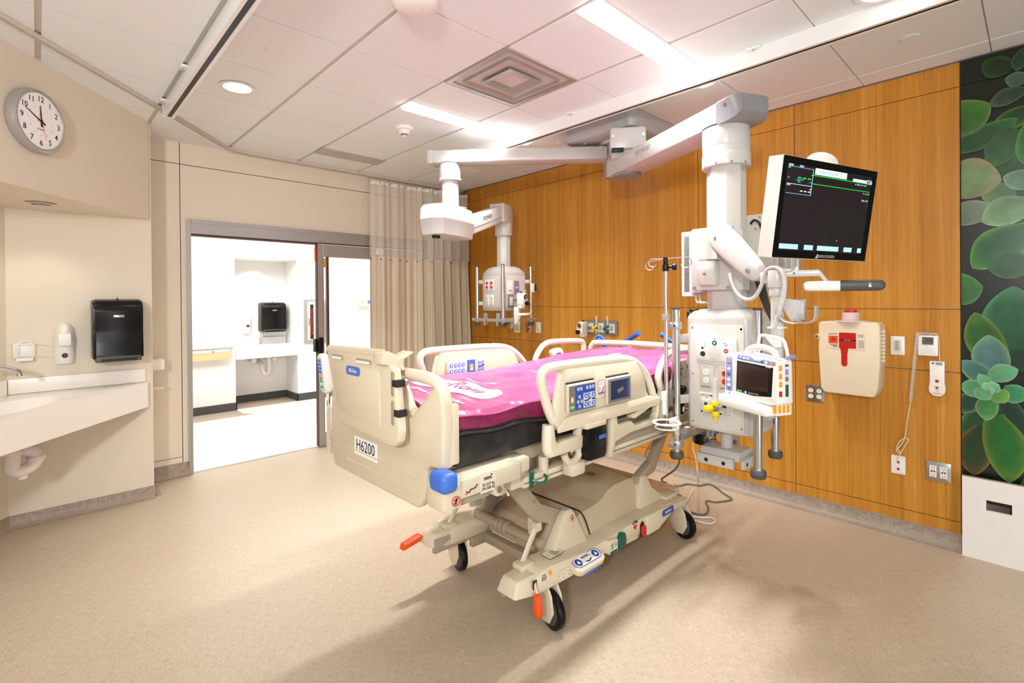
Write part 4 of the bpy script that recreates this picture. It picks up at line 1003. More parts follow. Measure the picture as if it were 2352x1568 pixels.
# ------------------------------------------------------------------ sink corner
ck = thing('wall_clock', 'round silver rimmed wall clock above the sink soffit', 'clock', diag(1.003, 0, 2.45))
T = frame(diag(1.003, 0, 2.452), -E1, (0, 0, 1))
b = MB(T); b.lathe([(.0, 0), (.150, 0), (.168, .006), (.170, .03), (.166, .046), (.158, .052), (.149, .050), (.147, .044), (.0, .044)], (0, 0, 0), 'alup', 56); b.build('clock_case', ck)
b = MB(T); b.cyl((0, 0, .044), (0, 0, .0455), .147, m='paper', seg=56); b.build('dial', ck)
b = MB(T)
for h in range(1, 13):
    a = math.radians(90-30*h); b.text(str(h), Matrix.Translation((.118*math.cos(a), .118*math.sin(a), .0462)), .042, 'ink', bold=.0004)
    b.text(str(h+12), Matrix.Translation((.078*math.cos(a), .078*math.sin(a), .0462)), .010, 'mgrey')
b.text('primex', Matrix.Translation((0, -.045, .0462)), .016, 'ink'); b.build('numerals', ck, smooth=False)
def hand(ang, ln, w, m, z, tail=.03):
    a = math.radians(90-ang); d = Vector((math.cos(a), math.sin(a), 0)); n = Vector((-d.y, d.x, 0)); b = MB(T)
    q = [-d*tail+n*w, d*ln+n*w*.3, d*ln-n*w*.3, -d*tail-n*w]
    b.loft([[tuple(p+Vector((0, 0, z))) for p in q], [tuple(p+Vector((0, 0, z+.001))) for p in q]], m); b.build('clock_hand', ck)
hand(294, .108, .005, 'ink', .047); hand(355, .082, .006, 'ink', .0485); hand(163, .10, .0016, 'red', .050); 
b = MB(T); b.cyl((0, 0, .046), (0, 0, .053), .006, m='ink', seg=14); b.cyl((-.018, 0, .046), (-.018, 0, .0475), .005, m='amber', seg=10); b.build('clock_pin', ck)
# black paper towel dispenser
def towel_box(x0, x1, yb, z0, z1, name, label, dep=.20, sc=1):
    t = thing(name, label, 'dispenser', ((x0+x1)/2, yb, z0))
    h = z1-z0; f = lambda d, k: (yb-dep*d, z0+h*k)
    prof = [f(0, .02), f(0, .97), f(.55, .985), f(.80, .955), f(.95, .88), f(1, .80), f(.97, .66), f(.93, .48), f(.95, .30), f(1, .10), f(1, .0), f(.2, .0)]
    b = MB(); b.prism(prof, 'x', x0+.012, x1-.012, 'black', .006)
    b.prism([f(0, .04), f(0, .95), f(.5, .97), f(.78, .93), f(.92, .85), f(.9, .5), f(.95, .05)], 'x', x0, x1, 'black', .004); b.build('dispenser_case', t)
    b = MB(); b.prism([f(1.0, -.005), f(1.02, .0), f(1.0, .085), f(.93, .085), f(.9, 0)], 'x', x0+.014, x1-.014, 'dgrey', .002); b.prism([(yb-dep*1.022, z0+.004), (yb-dep*1.018, z0+.02), (yb-dep*1.0, z0+.02), (yb-dep*1.0, z0)], 'x', x0+.04, x1-.04, 'black'); b.build('dispenser_mouth', t)
    b = MB(); xm = (x0+x1)/2; q = yb-dep*.992
    b.box((xm-.03, q-.003, z0+h*.695), (xm+.03, q+.004, z0+h*.735), 'chrome', .002); b.text('towel', FD(xm, q-.0035, z0+h*.72), .010, 'ink'); b.build('brand_plate', t)
    b = MB(); b.box((xm-.004, yb-dep*.62, z0+h*.98), (xm+.004, yb-dep*.55, z0+h*1.005), 'black', .001); b.build('latch', t)
    b = MB(); b.box((x0-.002, yb-dep*.35, z0+h*.2), (x0+.002, yb-dep*.29, z0+h*.42), 'mgrey'); b.build('level_window', t)
    return t
towel_box(.274, .552, 4.588, 1.055, 1.492, 'paper_towel_dispenser', 'large black paper towel dispenser on the cream wall above the sink counter')
t = thing('soap_dispenser', 'white wall soap dispenser between the wire holder and black towel dispenser', 'soap dispenser', (.135, 4.588, 1.05))
b = MB(); S = [(.105, 0), (.108, .05), (.112, .12), (.108, .19), (.098, .24), (.07, .27), (.03, .275)]
def soap(b, cx, yb, z0, w, dep, m='white'):
    rings = []
    for z, kw, kd in ((0, .90, .45), (.02, .95, .55), (.06, 1, .60), (.12, 1, .62), (.17, .98, .8), (.21, .92, .95), (.245, .78, .9), (.268, .5, .7), (.275, .2, .4)):
        rings.append([(cx+w/2*kw*math.cos(PI*i/14), yb-dep*kd*math.sin(PI*i/14), z0+z) for i in range(15)])
    b.loft(rings, m)
soap(b, .135, 4.588, 1.05, .112, .10); b.build('dispenser_body', t)
b = MB(); b.prism([(4.50, 1.17), (4.482, 1.175), (4.478, 1.22), (4.49, 1.255), (4.52, 1.262), (4.53, 1.20)], 'x', .10, .168, 'white', .008); b.build('push_lever', t)
b = MB(); b.cyl((.135, 4.5275, 1.107), (.135, 4.523, 1.107), .022, m='paper', seg=24); b.cyl((.135, 4.523, 1.107), (.135, 4.521, 1.107), .017, m='seam', seg=24); b.build('level_window', t)
t = thing('wire_holder', 'empty white wire glove holder on the wall above the faucet', 'holder', (-.06, 4.588, 1.10))
b = MB(); b.box((-.115, 4.578, 1.105), (-.01, 4.588, 1.20), 'white', .002); b.build('back_plate', t)
b = MB()
b.tube([(-.098, 4.55, 1.09), (-.098, 4.53, 1.11), (-.098, 4.53, 1.185), (-.085, 4.53, 1.21), (-.06, 4.53, 1.218), (-.035, 4.53, 1.21), (-.022, 4.53, 1.185), (-.022, 4.53, 1.11), (-.022, 4.55, 1.09)], .0035, 'white', 8)
for z in (1.195, 1.12): b.tube([(-.14, 4.45, z), (-.11, 4.53, z), (-.01, 4.53, z), (.02, 4.45, z)], .003, 'white', 8)
b.box((-.10, 4.528, 1.085), (-.02, 4.58, 1.105), 'white', .003); b.build('wire_frame', t)
# counter with integral basin
cn = thing('sink_counter', 'cream solid surface corner counter with integral oval basin', 'sink counter', diag(.8, -.25, .70))
o2 = Vector((-.145, 4.586, 0))
outer = [Vector(diag(.035, .0, 0)), Vector(diag(2.5, 0, 0)), o2+E1*2.45+N1*.006, o2+N1*.006, Vector((.575, 4.586, 0))]
bc = Vector(diag(.90, -.275, 0)); A = 96
def ray_out(d):
    best = None
    for p, q in zip(outer, outer[1:]+outer[:1]):
        e = q-p; den = d.x*e.y-d.y*e.x
        if abs(den) < 1e-9: continue
        w_ = p-bc; tt = (w_.x*e.y-w_.y*e.x)/den; ss = (w_.x*d.y-w_.y*d.x)/den
        if tt > 0 and -1e-6 <= ss <= 1+1e-6 and (best is None or tt < best): best = tt
    return bc+d*best
angs = sorted([2*PI*i/A for i in range(A)]+[math.atan2((p-bc).y, (p-bc).x) % (2*PI) for p in outer])
dirs = [Vector((math.cos(a), math.sin(a), 0)) for a in angs]
def ell(d, a, c_):
    u, v = d.dot(E1), d.dot(N1); k = 1/math.sqrt((u/a)**2+(v/c_)**2); return bc+d*k
up = lambda ps, z: [(p.x, p.y, z) for p in ps]
OR = [ray_out(d) for d in dirs]
b = MB(); b.loft([up(OR, .69), up(OR, .868), up([bc+(p-bc)*.997 for p in OR], .87)]+[up([ell(d, .365*k, .19*k) for d in dirs], z) for k, z in ((1, .87), (.985, .866), (.96, .85), (.88, .79), (.6, .74), (.05, .735))]+[up([bc+(p-bc)*.05 for p in OR], .70)], 'countertop', False, True)
b.build('countertop', cn, ang=50)
b = MB(); b.box((-.14, 4.572, .871), (.582, 4.588, .968), 'countertop', .003); q = [o2+E1*.02+N1*.004, o2+E1*2.3+N1*.004, o2+E1*2.3+N1*.018, o2+E1*.02+N1*.018]; b.prism([(p.x, p.y) for p in q], 'z', .871, .968, 'countertop'); b.build('backsplash', cn)
b = MB(); b.cyl((bc.x, bc.y, .735), (bc.x, bc.y, .738), .022, m='steel'); b.build('basin_drain', cn)
t = thing('faucet', 'curved chrome gooseneck faucet over the corner basin', 'faucet', diag(1.0, -.51, .872))
b = MB(); b.cyl(diag(1.0, -.51, .872), diag(1.0, -.51, .905), .026, .02, m='chrome', bev=.004); b.tube([diag(1.0, -.51, .90), diag(1.0, -.51, 1.02), diag(.97, -.495, 1.075), diag(.88, -.45, 1.10), diag(.76, -.39, 1.09), diag(.70, -.35, 1.06), diag(.685, -.34, 1.035)], (lambda t: .017-.003*t), 'chrome', 14, smooth=6); b.build('spout', t)
b = MB(); p = Vector(diag(.685, -.34, 1.036)); b.cyl(p, p-Vector((0, 0, .012)), .0155, m='steel', seg=16); b.build('aerator', t)
b = MB(); b.tube([diag(1.10, -.50, .874), diag(1.10, -.50, .93), diag(1.14, -.44, .95)], .012, 'chrome', 10); b.build('faucet_handle', t)
t = thing('sink_drain_trap', 'white plastic drain trap pipe under the corner sink counter', 'pipe', diag(.86, -.25, .45))
b = MB(); D = lambda t_, p_, z: diag(t_, p_, z)
b.tube([D(.86, -.24, .70), D(.86, -.24, .56), D(.855, -.25, .515), D(.82, -.24, .49), D(.765, -.22, .50), D(.74, -.21, .54), D(.745, -.22, .58), D(.78, -.26, .60), D(.82, -.40, .60), D(.84, -.52, .60)], .036, 'pvc', 16, smooth=6); b.build('pipe', t)
for q in ((D(.735, -.21, .525), D(.742, -.212, .56)), (D(.86, -.24, .595), D(.86, -.24, .62))):
    b = MB(); b.cyl(q[0], q[1], .044, m='pvc', bev=.004); b.build('pipe_collar', t)
b = MB(); b.cyl(D(.80, -.235, .468), D(.80, -.235, .44), .024, .02, m='pvc'); b.build('drain_plug', t)
t = thing('sanitizer_dispenser', 'white hand sanitizer dispenser with drip tray on the narrow wall behind the sink corner', 'dispenser', (.635, 4.82, .78))
b = MB(); b.box((.628, 4.80, .765), (.642, 4.84, 1.08), 'white', .002); b.build('back_strip', t)
b = MB(); b.box((.642, 4.78, .925), (.735, 4.86, 1.01), 'white', .008); b.build('dispenser_box', t)
b = MB(); b.lathe([(.0, 0), (.042, 0), (.05, .008), (.05, .014), (.04, .006), (0, .006)], (.69, 4.82, .772), 'white', 24); b.box((.64, 4.81, .772), (.66, 4.83, .786), 'white', .002); b.build('drip_tray', t)

# ------------------------------------------------------------------ corridor things
t = thing('handrail', 'steel topped wooden handrail on the corridor wall', 'handrail', (.9, 7.38, .70))
b = MB(); b.box((.2, 7.375, .70), (1.885, 7.40, .80), 'maple', .004); b.build('wood_board', t)
b = MB(); b.tube([(.2, 7.36, .855), (1.83, 7.36, .855), (1.875, 7.36, .858), (1.88, 7.375, .858), (1.88, 7.43, .858)], .016, 'steel', 10); b.build('grab_bar', t)
for x in (.6, 1.66): b = MB(); b.tube([(x, 7.36, .845), (x, 7.37, .815), (x, 7.40, .79)], .008, 'steel', 8); b.box((x-.02, 7.40, .72), (x+.02, 7.438, .79), 'steel'); b.build('rail_bracket', t)
t = thing('alcove_counter', 'white sink counter in the corridor alcove', 'sink counter', (2.35, 7.7, .68))
b = MB(); b.box((1.945, 7.46, .675), (2.76, 7.50, .835), 'hall', .004); b.box((1.945, 7.50, .79), (2.76, 7.935, .835), 'hall'); b.build('countertop', t)
b = MB(); b.box((1.945, 7.92, .836), (2.76, 7.938, .93), 'hall'); b.build('backsplash', t)
t = thing('alcove_drain_trap', 'white drain trap with two supply valves under the corridor counter', 'pipe', (2.4, 7.75, .4))
b = MB(); b.tube([(2.44, 7.70, .78), (2.44, 7.70, .50), (2.43, 7.70, .44), (2.39, 7.70, .42), (2.355, 7.70, .46), (2.345, 7.72, .56), (2.345, 7.93, .58)], .034, 'pvc', 12, smooth=4); b.build('pipe', t)
for x in (2.25, 2.53): b = MB(); b.cyl((x, 7.72, .62), (x, 7.93, .62), .036, m='pvc', bev=.006); b.tube([(x, 7.9, .62), (x+(.05 if x < 2.4 else -.05), 7.88, .70), (2.40, 7.86, .765)], .012, 'steel', 8); b.build('valve', t)
t = thing('alcove_faucet', 'small chrome faucet on the corridor counter', 'faucet', (2.37, 7.86, .836))
b = MB(); b.cyl((2.37, 7.86, .836), (2.37, 7.86, .93), .018, .014, m='chrome'); b.tube([(2.37, 7.86, .92), (2.37, 7.84, .985), (2.37, 7.78, .99), (2.37, 7.75, .955)], .010, 'chrome', 10, smooth=4); b.build('spout', t)
b = MB(); b.tube([(2.38, 7.86, .93), (2.40, 7.87, 1.0)], .007, 'chrome', 8); b.build('faucet_handle', t)
towel_box(2.375, 2.715, 7.948, 1.015, 1.455, 'paper_towel_dispenser', 'smoky black paper towel dispenser in the corridor alcove', .20)
t = thing('soap_dispenser', 'white soap dispenser on the corridor alcove wall', 'soap dispenser', (2.22, 7.948, 1.0))
b = MB(); soap(b, 2.22, 7.948, 1.0, .13, .10); b.build('dispenser_body', t); b = MB(); b.cyl((2.22, 7.889, 1.11), (2.22, 7.884, 1.11), .022, m='seam'); b.build('level_window', t)
t = thing('extinguisher_cabinet', 'recessed grey fire extinguisher cabinet with red lettered strip, seen through the door', 'fire cabinet', (3.0, 7.48, .83))
b = MB(); b.box((2.865, 7.466, .83), (3.20, 7.482, 1.49), 'alup', .003); b.build('cabinet_frame', t)
b = MB(); b.box((2.91, 7.458, .88), (3.16, 7.467, 1.45), 'panel', .002); b.build('cabinet_door', t)
b = MB(); b.box((2.952, 7.455, .90), (3.0, 7.459, 1.412), 'blackm'); b.text('FIRE EXTINGUISHER', frame((2.976, 7.454, 1.155), (0, 0, -1), (1, 0, 0)), .044, 'red', sx=1.0, bold=.001); b.build('door_strip', t)
b = MB(); b.tube([(2.93, 7.455, 1.10), (2.93, 7.44, 1.11), (2.93, 7.44, 1.20), (2.93, 7.455, 1.21)], .005, 'steel', 8); b.build('cabinet_handle', t)
t = thing('room_sign', 'cream room sign on the corridor wall behind the glass door', 'sign', (3.85, 7.478, 1.33))
b = MB(); b.box((3.72, 7.468, 1.325), (3.96, 7.479, 1.478), 'wall2', .002); b.build('sign_plate', t)
b = MB(); b.text('H628', FD(3.785, 7.467, 1.44), .03, 'mgrey'); b.text('Family Lounge', FD(3.82, 7.467, 1.36), .024, 'mgrey'); b.build('lettering', t)
b = MB(); b.box((3.885, 7.465, 1.415), (3.94, 7.468, 1.465), 'blue'); b.build('sign_symbol', t)

# ------------------------------------------------------------------ things on the wood wall
LEAVES = [(0.094, 2.686, 0.215, 2.756, 0.058, '1d3a1a', '3f6a2c'), (0.034, 2.785, 0.08, 2.665, 0.036, '2c4a34', '55755a'), (0.035, 2.61, 0.123, 2.643, 0.041, '4a6a58', '86a08a'), (0.046, 2.558, 0.188, 2.51, 0.046, '35513f', '6f8a72'), (0.024, 2.455, 0.175, 2.386, 0.055, '1f4a22', '6fae3c'), (0.375, 2.302, 0.074, 2.413, 0.064, '1e5a2a', '5a9a48'), (0.375, 2.406, 0.182, 2.525, 0.104, '3f7a2c', '86ac5a'), (0.08, 2.358, 0.171, 2.166, 0.073, '2f6a34', '5f7a44'), (0.002, 2.41, 0.052, 2.155, 0.069, '2c7a34', '6fbf4a'), (0.081, 2.019, 0.22, 2.008, 0.059, '5f8a58', '86b06c'), (0.396, 2.131, 0.136, 2.089, 0.115, '86a870', 'c09a7c'), (0.014, 2.04, 0.131, 2.113, 0.054, '6f9a7c', 'b0d0b4'), (0.376, 1.9, 0.151, 1.939, 0.07, '7c8f74', 'a4b596'), (0.025, 1.954, 0.217, 1.869, 0.08, '7cae78', 'b4dca4'), (0.014, 1.634, 0.07, 1.621, 0.073, '1f8a3c', '4fb45a'), (0.025, 1.818, 0.258, 1.615, 0.102, '1f6a34', '7cd04a'), (0.377, 1.472, 0.212, 1.512, 0.092, '3c7a3c', '6fae5f'), (0.025, 1.627, 0.196, 1.612, 0.079, '2c5f34', '5a8a4c'), (0.082, 1.144, 0.093, 1.513, 0.115, '1f6a3c', '5fae78'), (0.026, 1.148, 0.111, 1.068, 0.066, '143f28', '2f6a44'), (0.135, 1.057, 0.249, 1.369, 0.081, '2a6a20', '8aae44'), (0.123, 0.902, 0.038, 0.657, 0.063, '12402f', '4f8a5a'), (0.195, 0.868, 0.314, 0.647, 0.062, '14502c', '6fae50'), (0.213, 0.73, 0.257, 0.445, 0.077, '1c4420', 'a87844'), (0.171, 0.804, 0.11, 0.441, 0.09, '1f7a30', '9ab43c'), (0.207, 0.916, 0.314, 0.794, 0.054, '1a4a3a', '7caf7c'), (0.153, 1.006, 0.193, 1.244, 0.079, '5f8f8a', 'a4d08c'), (0.183, 0.961, 0.31, 1.093, 0.053, '4a8078', 'a0ccac'), (0.188, 1.002, 0.076, 1.063, 0.05, '6fbf8a', 'b4e8c4'), (0.135, 0.95, 0.038, 0.914, 0.053, '3fa06c', '9ad8ac'), (0.207, 0.946, 0.31, 0.942, 0.05, '5aae78', 'a8dcb0'), (0.183, 0.911, 0.201, 0.764, 0.048, '4a9a54', 'a4d08a'), (0.177, 0.937, 0.122, 0.876, 0.043, '6fb454', 'b0dc84'), (0.192, 0.943, 0.231, 1.023, 0.03, '6fbf84', 'a8e4b4'), (0.192, 0.943, 0.244, 0.886, 0.039, '6fbf84', 'b4e8bc'), (0.192, 0.943, 0.15, 0.973, 0.033, '84d0a0', 'c4f0d0'), (0.192, 0.935, 0.207, 0.979, 0.018, '8ad8a8', 'd0f8dc'), (0.189, 0.935, 0.168, 0.938, 0.022, '94dcb0', 'd8fce4')]
def h2(c): return lin(c)
mu = thing('leaf_mural', 'glossy printed wall panel of green succulent leaves at the right edge', 'wall mural', (WX-.004, -.4, 1.5))
b = MB(); b.box((WX-.004, -3.4, .30), (WX+.012, .303, 2.657), 'black'); b.box((WX-.004, -3.4, 2.662), (WX+.012, .303, 2.80), 'black'); b.build('mural_panel', mu, False)
bm = bmesh.new(); cl = bm.loops.layers.float_color.new('Col')
for za, zb in ((.301, 2.656), (2.663, 2.799)):
    f = bm.faces.new([bm.verts.new((WX-.0043, y, z)) for y, z in ((-3.39, za), (.302, za), (.302, zb), (-3.39, zb))])
    for l in f.loops: l[cl] = (.006, .012, .006, 1)
def leaf(i, y0, z0, y1, z1, w, ca, cb):
    ca, cb = Vector(h2(ca)[:3]), Vector(h2(cb)[:3]); a = Vector((y0, z0)); d = Vector((y1, z1))-a; n = Vector((-d.y, d.x)).normalized(); N = 22; K = 8
    rows = []
    for r in range(N+1):
        t = r/N; wd = w*(math.sin(PI*min(1, .12+.88*t)**1.15))**.72*(1 if t < .97 else .5) if 0 < t < 1 else (w*.45 if t == 0 else 0.0)
        c = a+d*t+n*(.10*d.length*math.sin(PI*t)*(1 if i % 2 else -1)*.5); row = []
        for k in range(K+1):
            s_ = -1+2*k/K; p = c+n*wd*s_; sh = .62+.5*t-.28*abs(s_+.25); e = abs(s_)**5*.8+max(0, t-.72)*1.2
            q = ca.lerp(cb, min(1, e))*.72*(.40+.75*max(0, min(1.1, sh)))
            y, z = min(p.x, .3025), max(.31, min(p.y, 2.80))
            row.append((bm.verts.new((WX-.0045-.00016*i, y, z)), (*q, 1)))
        rows.append(row)
    for r in range(N):
        for k in range(K):
            q = [rows[r][k], rows[r][k+1], rows[r+1][k+1], rows[r+1][k]]
            f = bm.faces.new([v for v, _ in q])
            for l, (_, c) in zip(f.loops, q): l[cl] = c
rng = random.Random(3); extra = []
for i in range(56):
    y, z, a, L = rng.uniform(-1.5, .0), rng.uniform(.35, 2.7), rng.uniform(0, 6.28), rng.uniform(.2, .42)
    extra.append((y, z, y+L*math.cos(a), z+L*math.sin(a), rng.uniform(.05, .11), rng.choice(['1f5a2a', '2c6a34', '3c7a3c', '35513f']), rng.choice(['6fae4f', '5a9a48', '8aae60'])))
for i, L_ in enumerate(extra+LEAVES): leaf(i if i < len(extra) else i, *L_)
inv = mu.matrix_basis.inverted()
for v in bm.verts: v.co = inv @ v.co
me = bpy.data.meshes.new('leaf_print'); bm.to_mesh(me); bm.free(); me.materials.append(M['attr']); o = bpy.data.objects.new('leaf_print', me); COL.objects.link(o); o.parent = mu
b = MB(); b.box((WX-.006, .3025, .30), (WX+.01, .3065, 2.80), 'blackm'); b.build('edge_strip', mu)
# chipboard sheet with a cut-out
t = thing('cover_board', 'white chipboard sheet with a cut-out, standing on the floor against the leaf mural', 'board', (3.78, -.2, 0))
b = MB(); bx0, bx1 = 3.775, 3.793
hole = (.099, .200, .281, .338)
for a_, c_ in (((-.9, 0), (hole[0], .4488)), ((hole[1], 0), (.2985, .4488)), ((hole[0], 0), (hole[1], hole[2])), ((hole[0], hole[3]), (hole[1], .4488))): b.box((bx0, a_[0], a_[1]), (bx1, c_[0], c_[1]), 'board')
b.build('board_sheet', t, False)
b = MB(); b.box((bx0-.0005, -.9, .4488), (bx1+.0005, .299, .4515), 'chip'); b.box((bx0+.001, hole[1]-.0015, hole[2]), (bx1, hole[1]+.0005, hole[3]), 'chip'); b.build('raw_edge', t, False)

def duplex(b, x, y, m='white', s=1.0, horiz=False):
    """US duplex receptacle faces on the local XY plane"""
    for d in (1, -1):
        cy_ = y+d*.020*s
        b.prism([(x+math.cos(a)*.0165*s if abs(math.cos(a)) < .9 else x+math.copysign(.015*s, math.cos(a)), cy_+math.sin(a)*.0145*s) for a in [2*PI*k/20 for k in range(20)]], 'z', .001, .004, m)
        for dx in (-.006, .006): b.box((x+(dx-.001)*s, cy_+.001*s, .0035), (x+(dx+.001)*s, cy_+.008*s, .0045), 'ink')
        b.cyl((x, cy_-.006*s, .0035), (x, cy_-.006*s, .0045), .0024*s, m='ink', seg=8)
def wallplate(name, label, cat, y, z, w, h, m='white', fn=None, part=None, group=None):
    t = thing(name, label, cat, (WX, y, z), None, group); T = FW(WX+.001, y, z)
    b = MB(T); b.prism(rrect(-w/2, -h/2, w/2, h/2, .006), 'z', 0, .006, m, .0015); b.build('cover_plate', t)
    if fn: b = MB(T @ Matrix.Translation((0, 0, .006))); fn(b); b.build(part or 'receptacle', t)
    return t
def nurse(b):
    b.prism(rrect(-.032, -.045, .032, .045, .006), 'z', 0, .003, 'panel', .001)
    for x in (-.018, .014):
        for y, m in ((.03, 'lgreen'), (.012, 'mgrey'), (-.012, 'lgreen' if x < 0 else 'mgrey'), (-.03, 'mgrey')): b.box((x-.004, y-.003, .003), (x+.004, y+.003, .0045), m)
wallplate('call_station', 'small white wall panel with green indicator lights under the far boom', 'wall panel', 3.963, 1.158, .09, .125, 'white', nurse, 'keypad')
wallplate('red_outlet', 'red duplex outlet with metal plate, low under the far boom', 'outlet', 3.785, 1.162, .068, .115, 'steel', lambda b: duplex(b, 0, 0, 'sharpred'))
def jacks(b):
    for x in (-.010, .010): b.box((x-.006, -.032, 0), (x+.006, -.022, .002), 'amber'); b.box((x-.004, -.034, .0005), (x+.004, -.028, .0025), 'ink')
wallplate('data_jack', 'plain white data plate with two small yellow ports, right of the red outlet', 'data jack', 3.642, 1.164, .072, .115, 'white', jacks, 'port')
def gas_outlet(y, label, capm):
    t = thing('gas_outlet', label, 'gas outlet', (WX, y, 1.19), None, 'grey medical gas outlets above the bed head'); T = FW(WX+.001, y, 1.191)
    b = MB(T); b.prism(rrect(-.057, -.066, .057, .066, .008), 'z', 0, .016, 'mgrey', .006); b.build('cover_plate', t)
    b = MB(T); b.box((-.03, -.045, .016), (.03, .045, .018), 'white'); b.box((-.028, .037, .0175), (.028, .043, .019), capm); b.prism(rrect(-.02, -.024, .02, .024, .004), 'z', .017, .024, 'panel', .002); b.cyl((0, 0, .024), (0, 0, .032), .010, m='steel'); b.build('gas_socket', t)
gas_outlet(2.939, 'grey gas outlet plate behind the white suction regulator on the wood wall', 'mgrey'); gas_outlet(2.823, 'grey gas outlet plate with yellow band, middle of the row of three', 'yellow'); gas_outlet(2.698, 'grey gas outlet plate with green band, right end of the row of three', 'green')
def regulator(label, T, name='suction_regulator'):
    """local: z out of the wall, origin at the wall connection"""
    t = thing(name, label, 'regulator', T.translation); t.matrix_basis = T; 
    b = MB(T); b.box((-.062, -.055, .04), (.0, .062, .115), 'white', .012, 3); b.box((-.055, -.082, .045), (-.005, -.05, .105), 'white', .004); b.prism(rrect(-.068, -.06, -.0, .058, .03, 8), 'z', .10, .128, 'white', .006); b.build('regulator_body', t)
    b = MB(T); c_ = (-.034, .026)
    b.cyl((c_[0], c_[1], .128), (c_[0], c_[1], .130), .029, m='paper', seg=28)
    for a0, a1, m in ((100, 215, 'lgreen' if 0 else 'green'), (-30, 100, 'amber'), (-130, -30, 'red')):
        b.tube([(c_[0]+.023*math.cos(math.radians(a0+(a1-a0)*k/10)), c_[1]+.023*math.sin(math.radians(a0+(a1-a0)*k/10)), .1305) for k in range(11)], .0035, m, 6)
    b.cyl((c_[0], c_[1], .130), (c_[0], c_[1], .132), .018, m='ink', seg=24); b.tube([(c_[0]-.012, c_[1]-.008, .133), (c_[0]+.012, c_[1]+.010, .133)], .0018, 'paper', 6); b.build('gauge', t)
    b = MB(T); b.cyl((-.042, -.036, .128), (-.042, -.036, .158), .020, m='black', bev=.004); b.build('control_knob', t)
    b = MB(T); b.cyl((-.03, .06, .075), (-.03, .074, .075), .012, m='black'); b.build('top_knob', t)
    b = MB(T); b.cyl((.004, 0, .0125), (-.004, 0, .05), .016, m='steel'); b.cyl((-.02, -.08, .07), (-.02, -.115, .07), .005, m='steel', seg=10); b.build('connector', t)
    return t
regulator('white suction regulator with round coloured gauge on the wood wall above the bed head', FW(WX-.018, 2.939, 1.185))
def flowmeter(label, T, m, knob=None, cat='flowmeter', h=1.0):
    t = thing('flowmeter', label, cat, T.translation); t.matrix_basis = T
    b = MB(T); b.cyl((0, .02, .05), (0, .112*h, .05), .010, m='clear', seg=14); b.cyl((0, .022, .05), (0, .108*h, .05), .0035, m='paper', seg=8); b.build('flow_tube', t)
    b = MB(T); b.cyl((0, -.03, .05), (0, .02, .05), .008, m=m); b.cyl((0, .006, .05), (0, .024, .05), .015, m=m, bev=.003); b.cyl((0, -.034, .05), (0, -.014, .05), .015, m=m, bev=.003); b.cyl((0, -.034, .05), (0, -.060, .05), .007, .004, m=m, seg=12); b.build('flow_base', t)
    b = MB(T); b.cyl((-.012, -.004, .056), (-.026, -.004, .082), .014, m=knob or m, bev=.003); b.build('flow_knob', t)
    b = MB(T); b.cyl((.004, -.004, .0), (.004, -.004, .052), .009, m='chrome', seg=14); b.cyl((-.01, -.004, .045), (.008, -.004, .055), .012, m='chrome', seg=14); b.build('connector', t)
flowmeter('yellow flowmeter with clear tube on the middle gas outlet of the wood wall', FW(WX-.020, 2.832, 1.192), 'yellow'); flowmeter('green flowmeter with clear tube at the right end of the gas outlets', FW(WX-.020, 2.708, 1.192), 'green', 'teal')
wallplate('quad_outlet', 'steel plated white quad outlet, half behind the sharps container', 'outlet', 1.05, .804, .115, .115, 'steel', lambda b: (duplex(b, -.025, 0), duplex(b, .025, 0)))
wallplate('low_outlet', 'small grey outlet low on the wood wall behind the near boom', 'outlet', 1.598, .35, .07, .115, 'mgrey', lambda b: b.box((-.018, -.03, 0), (.018, .03, .004), 'dgrey'))
def sw(b):
    b.prism(rrect(-.017, -.034, .017, .034, .003), 'z', 0, .002, 'panel')
    for k in range(6): b.box((-.010, -.026+.010*k, .0015), (.006, -.022+.010*k, .003), 'mgrey')
    b.cyl((0, .048, 0), (0, .048, .001), .002, m='mgrey', seg=8); b.cyl((0, -.048, 0), (0, -.048, .001), .002, m='mgrey', seg=8)
wallplate('wall_control', 'white wall control plate with tiny keypad, right of the sharps container', 'switch', .598, 1.158, .07, .115, 'white', sw, 'keypad')
def phone(b):
    for y in (.02, -.022): b.box((-.006, y-.006, 0), (.006, y+.004, .002), 'red'); b.box((-.005, y-.009, .001), (.005, y-.003, .0035), 'ink')
    for x, y in ((-.02, .045), (.02, .045), (-.02, -.045), (.02, -.045)): b.cyl((x, y, 0), (x, y, .001), .0015, m='mgrey', seg=6)
wallplate('phone_jack', 'low white jack plate with the looped cord plugged in', 'data jack', .597, .423, .07, .112, 'white', phone, 'port')
def gfci(b):
    for x in (-.024, .024):
        b.box((x-.016, -.034, 0), (x+.016, .034, .003), 'white')
        for y in (.022, -.022):
            for dx in (-.006, .006): b.box((x+dx-.0012, y-.002, .0025), (x+dx+.0012, y+.006, .004), 'ink')
            b.cyl((x, y-.008, .0025), (x, y-.008, .004), .0022, m='ink', seg=8)
        for dx in (-.006, .006): b.box((x+dx-.004, -.004, .0025), (x+dx+.004, .004, .0045), 'ink')
wallplate('double_outlet', 'stainless plate with two white safety outlets, low beside the leaf mural', 'outlet', .408, .425, .117, .115, 'steel', gfci)
